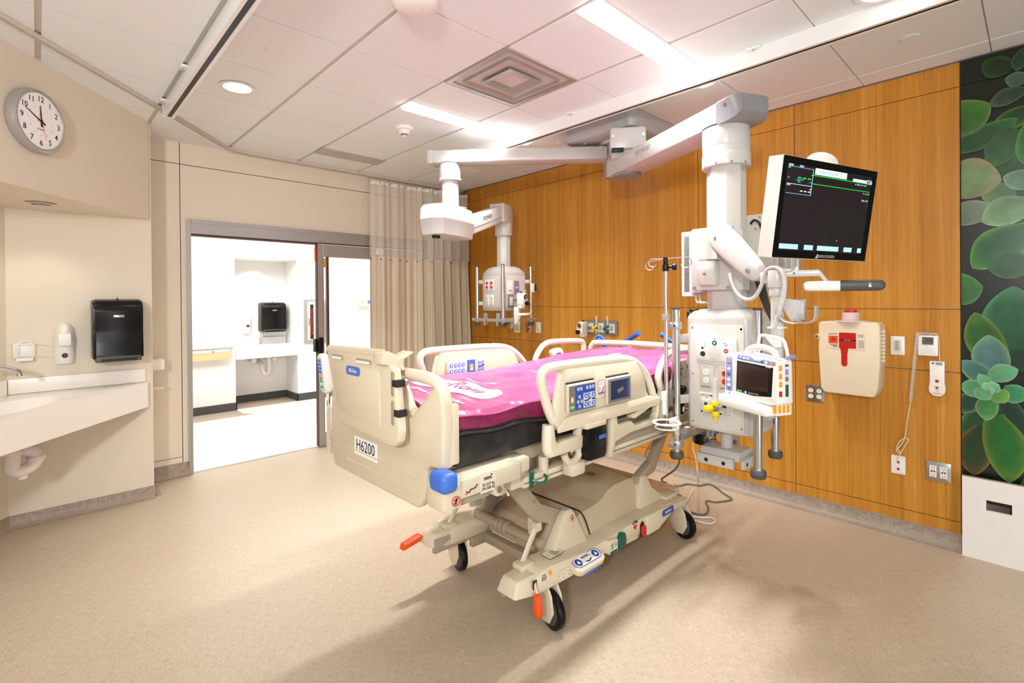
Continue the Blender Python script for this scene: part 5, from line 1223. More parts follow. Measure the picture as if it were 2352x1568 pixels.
# sharps container
sc_ = thing('sharps_container', 'large beige wall sharps cabinet with red level window', 'sharps container', (WX, .82, .84))
b = MB(); yl, yr = .985, .655
pf = [(.03, 0), (.165, -.002), (.175, .02), (.178, .2), (.178, .40), (.168, .445), (.15, .452), (.0, .452), (.0, .03)]   # depth from wall, height
nr = 7
def srow(u, v):   # u -1..1 across, tapered towards the bottom
    return None
poly = [(.972, .875), (.955, .852), (.94, .848), (.70, .846), (.685, .85), (.668, .90), (.657, 1.05), (.655, 1.20), (.657, 1.285), (.672, 1.302), (.80, 1.306), (.97, 1.304), (.984, 1.29), (.985, 1.12)]
b.prism(poly, 'x', WX-.17, WX-.002, 'sharps', .014, 3); b.build('cabinet_body', sc_)
b = MB(); q = WX-.1705
b.prism([(.934, 1.238), (.73, 1.240), (.73, 1.131), (.815, 1.131), (.822, 1.10), (.822, 1.035), (.834, 1.022), (.846, 1.022), (.858, 1.035), (.858, 1.10), (.866, 1.131), (.934, 1.131)], 'x', q-.0015, q, 'sharps'); b.box((q-.003, .778, 1.139), (q-.001, .868, 1.236), 'sharpred'); b.prism([(.862, 1.14), (.818, 1.14), (.824, 1.10), (.824, 1.036), (.834, 1.025), (.846, 1.025), (.856, 1.036), (.856, 1.10)], 'x', q-.003, q-.001, 'sharpred'); b.box((q-.0036, .778, 1.185), (q-.001, .868, 1.193), 'ink'); b.build('level_window', sc_)
b = MB(); b.box((q-.003, .870, 1.138), (q-.001, .930, 1.236), 'cream2'); b.box((q-.0036, .874, 1.165), (q-.002, .926, 1.215), 'orange')
cc = (q-.004, .90, 1.192)
for k in range(3):
    a = math.radians(90+120*k); b.tube([(q-.004, .90+.008*math.cos(a)+.007*math.cos(t_), 1.192+.008*math.sin(a)+.007*math.sin(t_)) for t_ in [2*PI*i/10 for i in range(11)]], .0014, 'ink', 5)
b.text('BIOHAZARD', FW(q-.004, .90, 1.226), .008, 'ink', bold=.0002)
for k in range(3): b.box((q-.0036, .876, 1.144+.006*k), (q-.002, .90+.01*k, 1.147+.006*k), 'ink')
b.text('FULL LINE', FW(q-.004, .823, 1.189), .007, 'paper'); b.build('hazard_label', sc_)
b = MB(); b.box((q-.003, .732, 1.138), (q-.001, .776, 1.236), 'cream2')
for k in range(7): b.box((q-.0036, .736, 1.145+.007*k), (q-.002, .770-.004*(k % 3), 1.148+.007*k), 'mgrey')
for y in (.746, .762): b.tube([(q-.0036, y-.004, 1.208), (q-.0036, y-.004, 1.226), (q-.0036, y+.004, 1.226), (q-.0036, y+.004, 1.208)], .001, 'ink', 5)
b.build('instruction_label', sc_)
b = MB(); 
for k in range(9): b.box((q+.03, .638, 1.065+.022*k), (q+.055, .656, 1.079+.022*k), 'sharps', .002)
b.tube([(q+.042, .646, 1.06), (q+.042, .646, 1.265)], .004, 'sharps', 8); b.build('hinge', sc_)
b = MB(); b.cyl((q+.02, .986, 1.205), (q-.006, .992, 1.205), .016, m='sharps'); b.cyl((q-.006, .992, 1.205), (q-.009, .992, 1.205), .011, m='steel'); b.build('cabinet_lock', sc_)
b = MB(); b.lathe([(.095, 0), (.09, .006), (.05, .010), (.048, .05), (.044, .058), (.0, .058)], (WX-.10, .82, 1.304), 'pinkclear', 28); b.build('container_neck', sc_)
b = MB(); b.lathe([(.0, .0), (.032, .0), (.034, .008), (.033, .016), (.0, .018)], (WX-.10, .82, 1.362), 'red', 24); b.build('container_cap', sc_)
# thermometer unit + probe
t = thing('wall_thermometer', 'white square digital display unit with coiled cord on the wood wall', 'thermostat', (WX, .45, 1.165))
b = MB(FW(WX+.001, .452, 1.168)); b.prism(rrect(-.046, -.06, .046, .06, .005), 'z', 0, .022, 'white', .003); b.build('unit_case', t)
b = MB(FW(WX-.0225, .452, 1.168)); b.box((-.026, .006, 0), (.026, .05, .001), 'lcd'); b.text('70.0', Matrix.Translation((.006, .030, .0015)), .018, 'ink'); b.text('72', Matrix.Translation((.008, .044, .0015)), .007, 'ink'); b.build('lcd_display', t)
b = MB(); pts = []
for i in range(45*8+1):
    s_ = i/(45*8); base = Vector((WX-.02, .50+.034*s_, 1.238-.415*s_)); a = 2*PI*i/8; pts.append(base+Vector((.0075*math.cos(a), .0075*math.sin(a), 0)))
b.tube(pts, .0028, 'cordw', 5)
pts = []
for i in range(10*8+1):
    s_ = i/80; a = 2*PI*i/8; pts.append(Vector((WX-.014+.006*math.cos(a), .50-.09*s_, 1.238+.006*math.sin(a))))
b.tube(pts, .0026, 'cordw', 5); b.tube([(WX-.015, .408, 1.236), (WX-.012, .402, 1.20), (WX-.012, .40, 1.08)], .0024, 'cordw', 6, smooth=4)
b.tube([(WX-.02, .534, .82), (WX-.018, .55, .70), (WX-.016, .563, .60), (WX-.02, .585, .545), (WX-.03, .602, .52), (WX-.022, .585, .50), (WX-.02, .562, .55), (WX-.03, .545, .585), (WX-.02, .556, .60), (WX-.025, .585, .575), (WX-.02, .60, .53), (WX-.028, .58, .505), (WX-.016, .597, .47), (WX-.008, .597, .445)], .003, 'cordw', 6, smooth=6); b.build('coiled_cord', t)
t = thing('patient_probe', 'white wall handset with red button hanging below the display unit', 'probe', (WX, .407, .97))
b = MB(FW(WX+.001, .410, .975)); b.prism([(-.034, .10), (-.03, .103), (.03, .103), (.034, .10), (.033, -.02), (.038, -.055), (.036, -.078), (.02, -.098), (0, -.102), (-.02, -.098), (-.036, -.078), (-.038, -.055), (-.033, -.02)], 'z', 0, .03, 'white', .006); b.build('probe_body', t)
b = MB(FW(WX-.031, .410, .975)); b.lathe([(0, .002), (.008, .002), (.009, 0), (0, 0)], (0, -.012, 0), 'sharpred', 18); b.box((-.006, -.058, 0), (.006, -.045, .0015), 'red'); b.box((-.01, -.046, 0), (.01, -.0445, .001), 'red'); b.text('MIN', Matrix.Translation((0, -.068, .001)), .007, 'mgrey'); b.box((-.02, -.084, 0), (.02, -.082, .001), 'red'); b.build('probe_button', t)
b = MB(FW(WX-.031, .410, .975)); b.cyl((-.018, .092, 0), (-.018, .092, .001), .006, m='blue', seg=12)
for k in range(4): b.box((-.006, .096-.004*k, 0), (.024, .098-.004*k, .001), 'mgrey')
b.build('probe_label', t)
# ------------------------------------------------------------------ ceiling booms
HUB = Vector((3.365, 2.24, 0))
t = thing('boom_ceiling_mount', 'grey rounded ceiling box with pivot that both booms hang from', 'boom mount', (3.38, 2.26, ZC))
def rr3(x0, y0, x1, y1, r, z): return [(x, y, z) for x, y in rrect(x0, y0, x1, y1, r, 5)]
b = MB(); b.loft([rr3(3.03, 1.945, 3.735, 2.58, .06, ZC), rr3(3.03, 1.945, 3.735, 2.58, .06, 2.70), rr3(3.036, 1.951, 3.729, 2.574, .056, 2.682), rr3(3.055, 1.97, 3.71, 2.555, .05, 2.672)], 'mountg'); b.box((3.02, 1.935, ZC-.006), (3.745, 2.59, ZC), 'grid'); b.build('mount_cover', t)
b = MB(); b.cyl((HUB.x, HUB.y, 2.672), (HUB.x, HUB.y, 2.655), .20, .185, m='boom', seg=40); b.cyl((HUB.x, HUB.y, 2.66), (HUB.x, HUB.y, 2.42), .145, m='boom', seg=40, bev=.006)
for a in (2.6, 3.6, 4.4): b.cyl((HUB.x+.144*math.cos(a), HUB.y+.144*math.sin(a), 2.64), (HUB.x+.148*math.cos(a), HUB.y+.148*math.sin(a), 2.64), .009, m='ink', seg=10)
b.build('pivot_hub', t)
for x, y in ((3.12, 2.44), (3.30, 2.02), (3.6, 2.06)): b = MB(); b.cyl((x, y, 2.673), (x, y, 2.668), .012, m='rail', seg=12); b.build('cover_screw', t)
def arm(b, p, q, z0, z1, w, m='boom', bev=.012, e0=0, e1=0):
    p, q = Vector((p[0], p[1], 0)), Vector((q[0], q[1], 0)); d = (q-p).normalized(); n = Vector((-d.y, d.x, 0))
    p, q = p-d*e0, q+d*e1
    b.loft([[tuple(c+n*s*w/2+Vector((0, 0, z))) for s, z in ((1, z0), (1, z1), (-1, z1), (-1, z0))] for c in (p, q)], m, bev=bev); return d, n
def armtext(b, c, d, z, size, m, txt='stryker'):
    b.text(txt, frame((c.x, c.y, z), d, (0, 0, 1)), size, m, bold=.0006)
P2 = Vector((3.045, 2.004, 0)); CN = Vector((2.62, 1.122, 0))
nb = thing('equipment_boom', 'near white ceiling boom with octagonal column and large service head beside the bed head', 'medical boom', (CN.x, CN.y, .65), None, 'white ceiling supply booms')
b = MB(); d, n = arm(b, HUB, P2, 2.492, 2.622, .235, e0=-.12, e1=.10)
b.build('extension_arm', nb)
b = MB(); d2 = (P2-HUB).normalized(); cpt = P2+d2*.10; n2 = Vector((-d2.y, d2.x, 0))
b.loft([[tuple(cpt+d2*k+n2*u*(.125-.006*(k > 0))+Vector((0, 0, z))) for u, z in ((1, 2.485), (1, 2.615), (.92, 2.632), (-.92, 2.632), (-1, 2.615), (-1, 2.485))] for k in (-.015, .035)], 'boom', bev=.01)
for u in (-.10, .10): p = cpt+d2*.036+n2*u+Vector((0, 0, 2.575)); b.cyl(tuple(p-d2*.004), tuple(p+d2*.004), .010, m='steel', seg=12)
b.build('arm_end_cap', nb)
b = MB(); p = cpt+d2*.030+n2*(-.07); b.loft([[tuple(p+d2*k+n2*u+Vector((0, 0, z))) for u, z in ((.04, 2.468), (.04, 2.492), (-.04, 2.492), (-.04, 2.468))] for k in (-.03, .012)], 'black', bev=.003); b.build('lock_window', nb)
b = MB(); b.cyl((P2.x, P2.y, 2.50), (P2.x, P2.y, 2.44), .112, m='boom', seg=40, bev=.004); b.cyl((P2.x, P2.y, 2.505), (P2.x, P2.y, 2.497), .113, m='dgrey', seg=40); b.cyl((P2.x, P2.y, 2.338), (P2.x, P2.y, 2.322), .10, m='boomg', seg=32); b.build('arm_pivot', nb)
b = MB(); d, n = arm(b, P2, CN, 2.338, 2.452, .20, e0=.13, e1=.05)
b.build('boom_arm', nb)
b = MB(); p = P2.lerp(CN, .36)-n*.1008*(1 if n.dot(Vector((-1, 0, 0))) < 0 else -1)
armtext(b, p, (CN-P2).normalized(), 2.405, .06, 'panel' if 0 else 'boomg'); b.build('maker_lettering', nb)
def cap(c0, d, n, L, w, z0, z1, m, parent, top=.02):
    b = MB(); prof = []
    for k, s in ((-.004, 1.02), (L*.55, 1.02), (L*.85, .94), (L, .80)):
        w_ = w/2*s; za, zb = z0-.004+(.03 if k >= L else .008 if k > L*.7 else 0), z1+.004-(.012 if k >= L else 0)
        prof.append([tuple(c0+d*k+n*u*w_+Vector((0, 0, z))) for u, z in ((1, za), (1, zb-.012), (.88, zb), (-.88, zb), (-1, zb-.012), (-1, za))])
    b.loft(prof, m); return b
b = cap(CN+d*.05, d, n, .15, .20, 2.338, 2.452, 'boomg', nb)
for s in (1, -1): p = CN+d*.11+n*s*.103+Vector((0, 0, 2.418)); b.cyl(tuple(p-n*s*.006), tuple(p+n*s*.002), .010, m='steel', seg=12)
b.build('arm_end_cap', nb)
b = cap(P2-d*.13, -d, n, .03, .20, 2.338, 2.452, 'boomg', nb); b.build('arm_end_cap', nb)
b = MB(); b.cyl((CN.x, CN.y, 2.338), (CN.x, CN.y, 2.235), .116, m='boom', seg=44, bev=.004); b.cyl((CN.x, CN.y, 2.236), (CN.x, CN.y, 2.20), .115, m='boom', seg=44); b.cyl((CN.x, CN.y, 2.2), (CN.x, CN.y, 2.135), .118, m='boom', seg=44, bev=.003); b.cyl((CN.x, CN.y, 2.342), (CN.x, CN.y, 2.336), .117, m='ink', seg=44)
for i in range(10): a = 2*PI*i/10; b.cyl((CN.x+.117*math.cos(a), CN.y+.117*math.sin(a), 2.142), (CN.x+.1195*math.cos(a), CN.y+.1195*math.sin(a), 2.142), .006, m='mgrey', seg=8)
b.build('column_collar', nb)
def octa(c, r, z, ph=PI/8): return [(c.x+r*math.cos(ph+PI/4*i), c.y+r*math.sin(ph+PI/4*i), z) for i in range(8)]
b = MB(); b.loft([octa(CN, .096, 2.14), octa(CN, .096, 1.36)], 'boom', bev=.004); b.build('column', nb)
# service head, front face towards -x
b = MB(); hx0, hx1, hy0, hy1 = 2.468, 2.772, .935, 1.282; hc = ((hx0+hx1)/2, (hy0+hy1)/2)
def hr(f, z, r=.05, dx=0): return [(hc[0]+(x-hc[0])*f, hc[1]+(y-hc[1])*f, z) for x, y in rrect(hx0, hy0, hx1, hy1, r, 3)]
b.loft([hr(.93, .788), hr(.985, .793), hr(1, .806), hr(1, 1.352), hr(.985, 1.366), hr(.86, 1.390), hr(.66, 1.402)], 'boom'); b.build('service_head', nb)
b = MB(); b.prism([(1.248, .806), (1.248, 1.327), (.975, 1.327), (.975, .806)], 'x', 2.4655, 2.469, 'panel', .001)
for y in (1.235, .988):
    for z in (1.308, 1.07 if y > 1.1 else 1.308, .825): b.cyl((2.4645, y, z), (2.4665, y, z), .0055, m='alu', seg=10)
b.build('front_panel', nb)
fx = 2.4655
b = MB(); b.prism([(1.215, 1.143), (1.006, 1.145), (1.006, 1.26), (1.02, 1.268), (1.11, 1.274), (1.20, 1.270), (1.215, 1.262)], 'x', fx-.010, fx, 'white', .004); b.prism([(1.203, 1.152), (1.018, 1.154), (1.018, 1.252), (1.11, 1.262), (1.203, 1.256)], 'x', fx-.016, fx-.008, 'white', .003); ic = b.build('nurse_call_panel', nb)
b = MB()
for k, rr_ in enumerate((.004, .010, .016, .022, .028, .034)):
    for j in range(4+6*k): a = 2*PI*j/(4+6*k); b.cyl((fx-.0165, 1.112+rr_*math.cos(a), 1.186+rr_*math.sin(a)), (fx-.0158, 1.112+rr_*math.cos(a), 1.186+rr_*math.sin(a)), .0013, m='ink', seg=6)
b.build('speaker_grille', ic)
b = MB(); b.cyl((fx-.015, 1.112, 1.236), (fx-.0172, 1.112, 1.236), .0125, m='green', seg=20); b.box((fx-.018, 1.107, 1.231), (fx-.017, 1.117, 1.241), 'lblue'); b.build('call_button', ic)
b = MB(); b.cyl((fx-.015, 1.172, 1.178), (fx-.019, 1.172, 1.178), .0135, m='green', seg=22); b.cyl((fx-.019, 1.172, 1.178), (fx-.0195, 1.172, 1.178), .009, m='ink', seg=18); b.build('call_socket', ic)
b = MB(); b.cyl((fx-.015, 1.174, 1.208), (fx-.017, 1.174, 1.208), .006, m='ink', seg=14)
for y, z in ((1.162, 1.234), (1.162, 1.222), (1.162, 1.212)): b.cyl((fx-.0155, y, z), (fx-.0165, y, z), .0022, m='ink', seg=8)
b.text('Pillow', FW(fx-.0165, 1.174, 1.234), .008, 'mgrey'); b.build('pillow_jack', ic)
b = MB(); b.box((fx-.019, 1.042, 1.183), (fx-.015, 1.066, 1.212), 'paper', .001); b.cyl((fx-.0185, 1.053, 1.200), (fx-.0215, 1.053, 1.200), .011, m='red', seg=20); b.box((fx-.0222, 1.046, 1.1985), (fx-.021, 1.060, 1.2015), 'paper'); b.build('code_button', ic)
b = MB(); b.text('+', FW(fx-.0172, 1.112, 1.257), .014, 'red', bold=.0006); b.box((fx-.017, 1.098, 1.2555), (fx-.0162, 1.110, 1.2575), 'red')
for y, z in ((1.065, 1.236), (1.056, 1.236), (1.047, 1.230), (1.06, 1.226), (1.053, 1.226)): b.cyl((fx-.0155, y, z), (fx-.0168, y, z), .0025, m='ink', seg=8)
b.build('call_marking', ic)
def head_outlet(y0, y1, z0, z1, red):
    b = MB(); b.prism(rrect(y0, z0, y1, z1, .003), 'x', fx-.006, fx, 'plate', .001)
    T_ = FW(fx-.006, (y0+y1)/2, (z0+z1)/2+.003); k = b.T; b.T = T_; duplex(b, 0, 0, 'red' if red else 'white', 1.0); b.T = k
    b.text('6LA2.#15', FW(fx-.0068, (y0+y1)/2, z0+.010), .012, 'ink', bold=.0002); b.text('EMERGENCY' if red else 'NORMAL', FW(fx-.0068, (y0+y1)/2, z1-.012), .006, 'mgrey'); b.build('power_outlet', nb)
head_outlet(1.122, 1.197, 1.002, 1.124, False); head_outlet(1.028, 1.100, 1.002, 1.124, True)
for y, txt in ((1.160, 'VACUUM'), (1.063, 'MED AIR')):
    b = MB(); b.prism(rrect(y-.040, .870, y+.040, .982, .005), 'x', fx-.006, fx, 'frame2' if 0 else 'panel', .0015); b.prism(rrect(y-.025, .902, y+.025, .950, .006), 'x', fx-.012, fx-.005, 'panel', .002); b.cyl((fx-.011, y, .926), (fx-.0125, y, .926), .016, m='panel', seg=22)
    b.box((fx-.0135, y-.008, .918), (fx-.0118, y+.008, .934), 'dgrey'); b.box((fx-.014, y-.003, .919), (fx-.0125, y+.006, .927), 'ink'); b.text(txt, FW(fx-.0068, y, .968), .015, 'ink', bold=.0002)
    b.cyl((fx-.006, y+.024, .884), (fx-.007, y+.024, .884), .005, m='ink', seg=12); b.text('BeaconMedaes', FW(fx-.0068, y-.008, .884), .0075, 'mgrey')
    for z in (.956, .894): b.cyl((fx-.006, y, z), (fx-.0072, y, z), .0035, m='mgrey', seg=8)
    b.build('gas_outlet', nb)
flowmeter('yellow flowmeter with clear tube on the near boom service head', FW(fx-.0146, 1.082, .928) @ Matrix.Scale(1.25, 4), 'yellow', h=1.0)
def pole(parent, x, y, z0, z1, r, bumper=True):
    b = MB(); b.cyl((x, y, z0), (x, y, z1-.008), r, m='steel', seg=20); p = b.build('equipment_rail', parent)
    b = MB(); b.cyl((x, y, z1-.01), (x, y, z1), r*1.02, m='dgrey', seg=20, bev=.002); b.build('rail_cap', p)
    if bumper: b = MB(); b.lathe([(r*.8, .0), (r*1.45, -.002), (r*1.72, -.012), (r*1.72, -.030), (r*1.5, -.040), (0, -.041)], (x, y, z0+.002), 'rubber', 24); b.cyl((x, y, z0-.002), (x, y, z0+.004), r*1.3, m='steel'); b.build('bumper', p)
NP = ((2.43, 1.308), (2.43, .899), (2.80, .95), (2.80, 1.300))
for x, y in NP: pole(nb, x, y, .66, 1.41, .0205)
for (x, y) in NP:
    for z in (1.25, .93):
        b = MB(); ty = hy1-.03 if y > 1.1 else hy0+.03; tx = hx0+.06 if x < 2.6 else hx1-.03
        b.loft([[(x+u, y, z+w_) for u, w_ in ((-.016, -.022), (.016, -.022), (.016, .022), (-.016, .022))], [(tx+u, ty, z+w_) for u, w_ in ((-.016, -.022), (.016, -.022), (.016, .022), (-.016, .022))]], 'boom', bev=.003); b.build('rail_bracket', nb)
b = MB(); b.box((2.56, .895, .865), (2.74, .94, .935), 'panel', .004); b.build('side_box', nb)
b = MB(); b.cyl((2.62, 1.128, .79), (2.62, 1.128, .655), .030, m='boom', seg=28); b.build('stem', nb)
b = MB(); b.prism([(2.535, .65), (2.555, .68), (2.70, .68), (2.72, .65), (2.72, .635), (2.535, .635)], 'y', 1.03, 1.235, 'boom', .006); ft = b.build('cross_foot', nb)
b = MB(); b.box((2.515, 1.05, .600), (2.535, 1.235, .648), 'boom', .002); b.box((2.510, 1.05, .643), (2.54, 1.235, .650), 'boom', .001)
for y in (1.10, 1.19): b.cyl((2.514, y, .622), (2.5165, y, .622), .010, m='ink', seg=16)
b.build('rail_bar', ft)
b = MB(); b.box((2.545, 1.008, .600), (2.71, 1.026, .648), 'boom', .002); b.box((2.545, 1.004, .643), (2.71, 1.03, .650), 'boom', .001)
for x in (2.58, 2.67): b.cyl((x, 1.007, .622), (x, 1.009, .622), .010, m='ink', seg=16)
b.build('rail_bar', ft)
b = MB(); b.box((2.54, 1.238, .605), (2.71, 1.252, .648), 'boom', .002); b.build('rail_bar', ft)
# rail clamps and bar between the two rails on the bed side
b = MB()
for z in (1.318, .705): b.cyl((2.43, 1.308, z-.018), (2.43, 1.308, z+.018), .030, m='alup', seg=24, bev=.003); b.box((2.40, 1.30, z-.016), (2.43, 1.345, z+.016), 'alup', .004)
b.__init__()
for z in (1.318, .700, ):
    b = MB(); b.cyl((2.43, 1.308, z-.018), (2.43, 1.308, z+.018), .032, m='alup', seg=24, bev=.003); b.cyl((2.404, 1.316, z), (2.384, 1.323, z), .016, m='alup', seg=16, bev=.003); b.cyl((2.399, 1.300, z), (2.397, 1.300, z), .006, m='ink', seg=10); b.build('rail_clamp', nb)
# things on the near boom -------------------------------------------
t = thing('accessory_rail', 'horizontal metal accessory rail joining the two bed side poles of the near boom', 'rail', (2.62, 1.312, .72))
b = MB(); b.box((2.47, 1.300, .705), (2.775, 1.312, .745), 'alup', .002); b.build('rail_bar', t)
for x in (2.54, 2.68): b = MB(); b.box((x-.035, 1.290, .735), (x+.03, 1.318, .762), 'alup', .003); b.box((x-.02, 1.292, .765), (x+.01, 1.314, .7665), 'paper'); b.cyl((x-.012, 1.303, .767), (x-.012, 1.303, .768), .003, m='red', seg=8); b.build('slide_clamp', t)
iv = thing('iv_pole', 'thin chrome infusion pole with wire hooks and black clamp beside the near boom', 'iv pole', (2.395, 1.315, .7))
def iv_hooks():
    pass
ix, iy = 2.360, 1.326
b = MB(); b.cyl((ix, iy, .80), (ix, iy, 1.655), .0105, m='steel', seg=16); b.build('pole', iv)
b = MB(); b.cyl((ix, iy, 1.60), (ix, iy, 1.635), .0165, m='black', seg=18, bev=.002); b.cyl((ix, iy, 1.635), (ix, iy, 1.672), .0125, m='black', seg=18, bev=.003)
b.cyl((ix, iy, 1.622), (ix+.012, iy-.03, 1.622), .007, m='black'); b.cyl((ix+.012, iy-.03, 1.622), (ix+.022, iy-.052, 1.622), .018, m='black', seg=16, bev=.004); b.build('pole_clamp', iv)
ux, uy = .42, -.905     # direction seen as "to the right"
for s, L, dz, k in ((1, .10, .004, 1), (-1, .065, .0, .75), (-1, .082, -.012, .8)):
    off = Vector((ux, uy, 0))*s; q = Vector((-uy, ux, 0))*(.03 if dz < 0 else 0)
    p0 = Vector((ix, iy, 1.665)); r = .022*k+.004
    pts = [p0, p0+off*L+Vector((0, 0, dz))+q]
    c = p0+off*L+Vector((0, 0, dz-r))+q
    for i in range(1, 15): a = PI/2-i*.30; pts.append(c+off*(r*math.cos(a))+Vector((0, 0, r*math.sin(a))))
    b = MB(); b.tube(pts, .0028, 'steel', 8); b.build('wire_hook', iv)
b = MB(); b.box((ix-.016, iy-.014, 1.345), (ix+.016, iy+.014, 1.38), 'alup', .004); b.build('pole_bracket', iv)
t = thing('hose_hook_rack', 'black hook rack with yellow clip behind the infusion pole', 'hook', (2.62, 1.306, 1.38))
b = MB(); hb_ = Vector((2.62, 1.306, 1.352)); b.box((2.600, 1.300, 1.32), (2.64, 1.312, 1.395), 'black', .004)
for s in (-1, 1):
    for k in (.9,):
        b.tube([(2.62+s*x, 1.306, z) for x, z in ((.02, 1.39), (.045, 1.395), (.062, 1.38), (.06, 1.35), (.05, 1.335), (.038, 1.34), (.04, 1.355))], .006, 'black', 8, smooth=4)
b.build('rack_body', t)
b = MB(); b.tube([(2.70, 1.302, 1.40), (2.706, 1.300, 1.375), (2.70, 1.298, 1.362)], .005, 'yellow', 8); b.build('rack_clip', t)
t = thing('utensil_ring', 'white plastic ring holder reaching over the bed rail from the near boom pole', 'ring holder', (2.43, 1.22, .80))
c_ = Vector((2.253, 1.265, .835)); 
b = MB(); b.tube([c_+Vector((.062*math.cos(a), .062*math.sin(a), .012)) for a in [2*PI*i/40 for i in range(40)]], (lambda t_: (.0045, .008)), 'white', 8, closed=True, flat=(0, 0, 1)); b.tube([c_+Vector((.056*math.cos(a), .056*math.sin(a), -.012)) for a in [2*PI*i/40 for i in range(40)]], .004, 'white', 8, closed=True); b.build('ring', t)
b = MB(); b.prism([(2.315, .832), (2.315, .852), (2.392, .852), (2.40, .835), (2.40, .755), (2.385, .755)], 'y', 1.275, 1.29, 'white', .003); b.build('ring_bracket', t)
t = thing('pole_clamp', 'white pole clamp with black turn knob on the boom rail next to the bed rail', 'clamp', (2.40, 1.32, .9))
b = MB(); b.box((2.320, 1.312, .862), (2.3485, 1.334, .985), 'white', .008, 3); b.build('clamp_body', t)
b = MB(); b.prism([(2.480, .845), (2.492, .84), (2.50, .92), (2.495, .99), (2.485, 1.0), (2.478, .93)], 'y', 1.298, 1.325, 'black', .004); b.cyl((2.486, 1.304, .978), (2.486, 1.287, .978), .020, m='black', seg=14, bev=.004); b.box((2.478, 1.2965, .86), (2.492, 1.2985, .885), 'paper'); b.build('clamp_knob', t)
t = thing('suction_canister', 'black canister with blue rim hanging under the near boom head', 'canister', (2.95, 1.41, .58))
b = MB(); b.lathe([(.0, 0), (.060, 0), (.066, .01), (.068, .07), (0, .07)], (2.945, 1.405, .578), 'black', 32); b.build('canister_body', t)
b = MB(); b.lathe([(.068, 0), (.088, .002), (.090, .012), (.086, .020), (.066, .020), (.0, .020)], (2.945, 1.405, .648), 'blue', 36); b.build('canister_rim', t)
b = MB(); b.cyl((2.945, 1.405, .668), (2.945, 1.405, .672), .082, m='cream2', seg=32); b.build('canister_lid', t)
# vented boxes strapped to the back of the column
t = thing('monitor_processor', 'slim white vented computer box strapped to the left of the boom column', 'computer', (2.66, 1.27, 1.45))
b = MB(); b.box((2.60, 1.305, 1.47), (2.76, 1.365, 1.825), 'white', .006)
b.build('processor_case', t)
b = MB()
for k in range(44):
    for y in (1.322,): b.box((2.5985, y-.004, 1.495+.0070*k), (2.601, y+.026, 1.4985+.0070*k), 'ink')
b.build('vent_grille', t)
b = MB(); b.box((2.60, 1.255, 1.49), (2.74, 1.306, 1.83), 'panel', .004); b.box((2.607, 1.258, 1.815), (2.64, 1.30, 1.832), 'mgrey')
for z in (1.505, 1.72): b.cyl((2.597, 1.28, z), (2.60, 1.28, z), .008, m='alu', seg=12)
b.build('side_bracket', t)
b = MB(); b.tube([(2.60, 1.245, 1.79), (2.585, 1.275, 1.775), (2.583, 1.288, 1.74), (2.595, 1.29, 1.70)], .0055, 'cordb', 8, smooth=4)
for k in range(2): b.tube([(2.64, 1.30-.02*k, 1.475), (2.62, 1.285-.02*k, 1.44), (2.63, 1.26-.02*k, 1.435), (2.68, 1.25, 1.425)], .006, 'mgrey' if 0 else 'grid', 8, smooth=4)
b.build('cable', t)
t = thing('module_rack', 'flat white equipment box behind the boom column, partly hidden by the monitor', 'computer', (2.83, 1.05, 1.45))
b = MB(); b.box((2.735, .90, 1.46), (2.84, 1.235, 1.895), 'panel', .006); b.box((2.732, .93, 1.52), (2.736, 1.20, 1.80), 'frame2' if 0 else 'panel', .001)
for y, z in ((1.0, 1.88), (1.02, 1.82), (1.02, 1.535)): b.cyl((2.7335, y, z), (2.7355, y, z), .006, m='alu', seg=10)
b.build('rack_case', t)
b = MB(); b.box((2.70, .862, 1.60), (2.80, .905, 1.72), 'boom', .004)
for k in range(9): b.box((2.698, .868, 1.61+.009*k), (2.701, .898, 1.614+.009*k), 'mgrey')
b.box((2.698, .866, 1.70), (2.7, .87, 1.704), 'lgreen'); b.build('module_box', t)
b = MB(); b.tube([(2.70, 1.03, 1.845), (2.69, 1.01, 1.86), (2.69, .985, 1.845), (2.71, .98, 1.81)], .006, 'cordb', 8, smooth=4)
for k in range(4): b.tube([(2.71, 1.02-.012*k, 1.60), (2.66, .985-.012*k, 1.52), (2.60, .93-.008*k, 1.42), (2.55, .875-.006*k, 1.34), (2.52, .845, 1.30), (2.50, .83, 1.22)], .0055, 'cordb', 8, smooth=4)
b.tube([(2.53, .86, 1.318), (2.525, .845, 1.312)], .010, 'white', 8); b.build('cable', t)
# monitor arm
ma = thing('monitor_mount', 'white jointed monitor arm with grab handle on the boom column', 'monitor arm', (2.5, 1.0, 1.5))
J1 = Vector((2.43, 1.062, 1.752)); J2 = Vector((2.288, .835, 1.555)); PV = Vector((2.262, .757, 1.535))
b = MB(); b.loft([octa(CN, .1, 1.80), octa(CN, .107, 1.80), octa(CN, .107, 1.50), octa(CN, .1, 1.50)], 'boom', cap=False); b.box((2.49, 1.04, 1.50), (2.519, 1.25, 1.82), 'boom', .006)
for y in (1.06, 1.235): b.cyl((2.487, y, 1.512), (2.492, y, 1.512), .009, m='alu', seg=12)
b.build('column_bracket', ma)
b = MB(); b.loft([[(2.50, 1.20, z), (2.50, 1.08, z), (2.44, 1.09, z), (2.425, 1.14, z), (2.44, 1.19, z)] for z in (1.65, 1.66, 1.80, 1.81)], 'boom', bev=.008); b.build('shoulder_block', ma)
b = MB(); b.loft([[(2.505, 1.205, z), (2.505, 1.10, z), (2.455-.012*k, 1.105, z), (2.435-.016*k, 1.15, z), (2.455-.012*k, 1.2, z)] for z, k in ((1.525, 0), (1.57, .6), (1.60, 1), (1.648, 1))], 'panel', bev=.006); b.box((2.418, 1.143, 1.575), (2.425, 1.157, 1.587), 'mgrey', .001); b.build('shoulder_cover', ma)
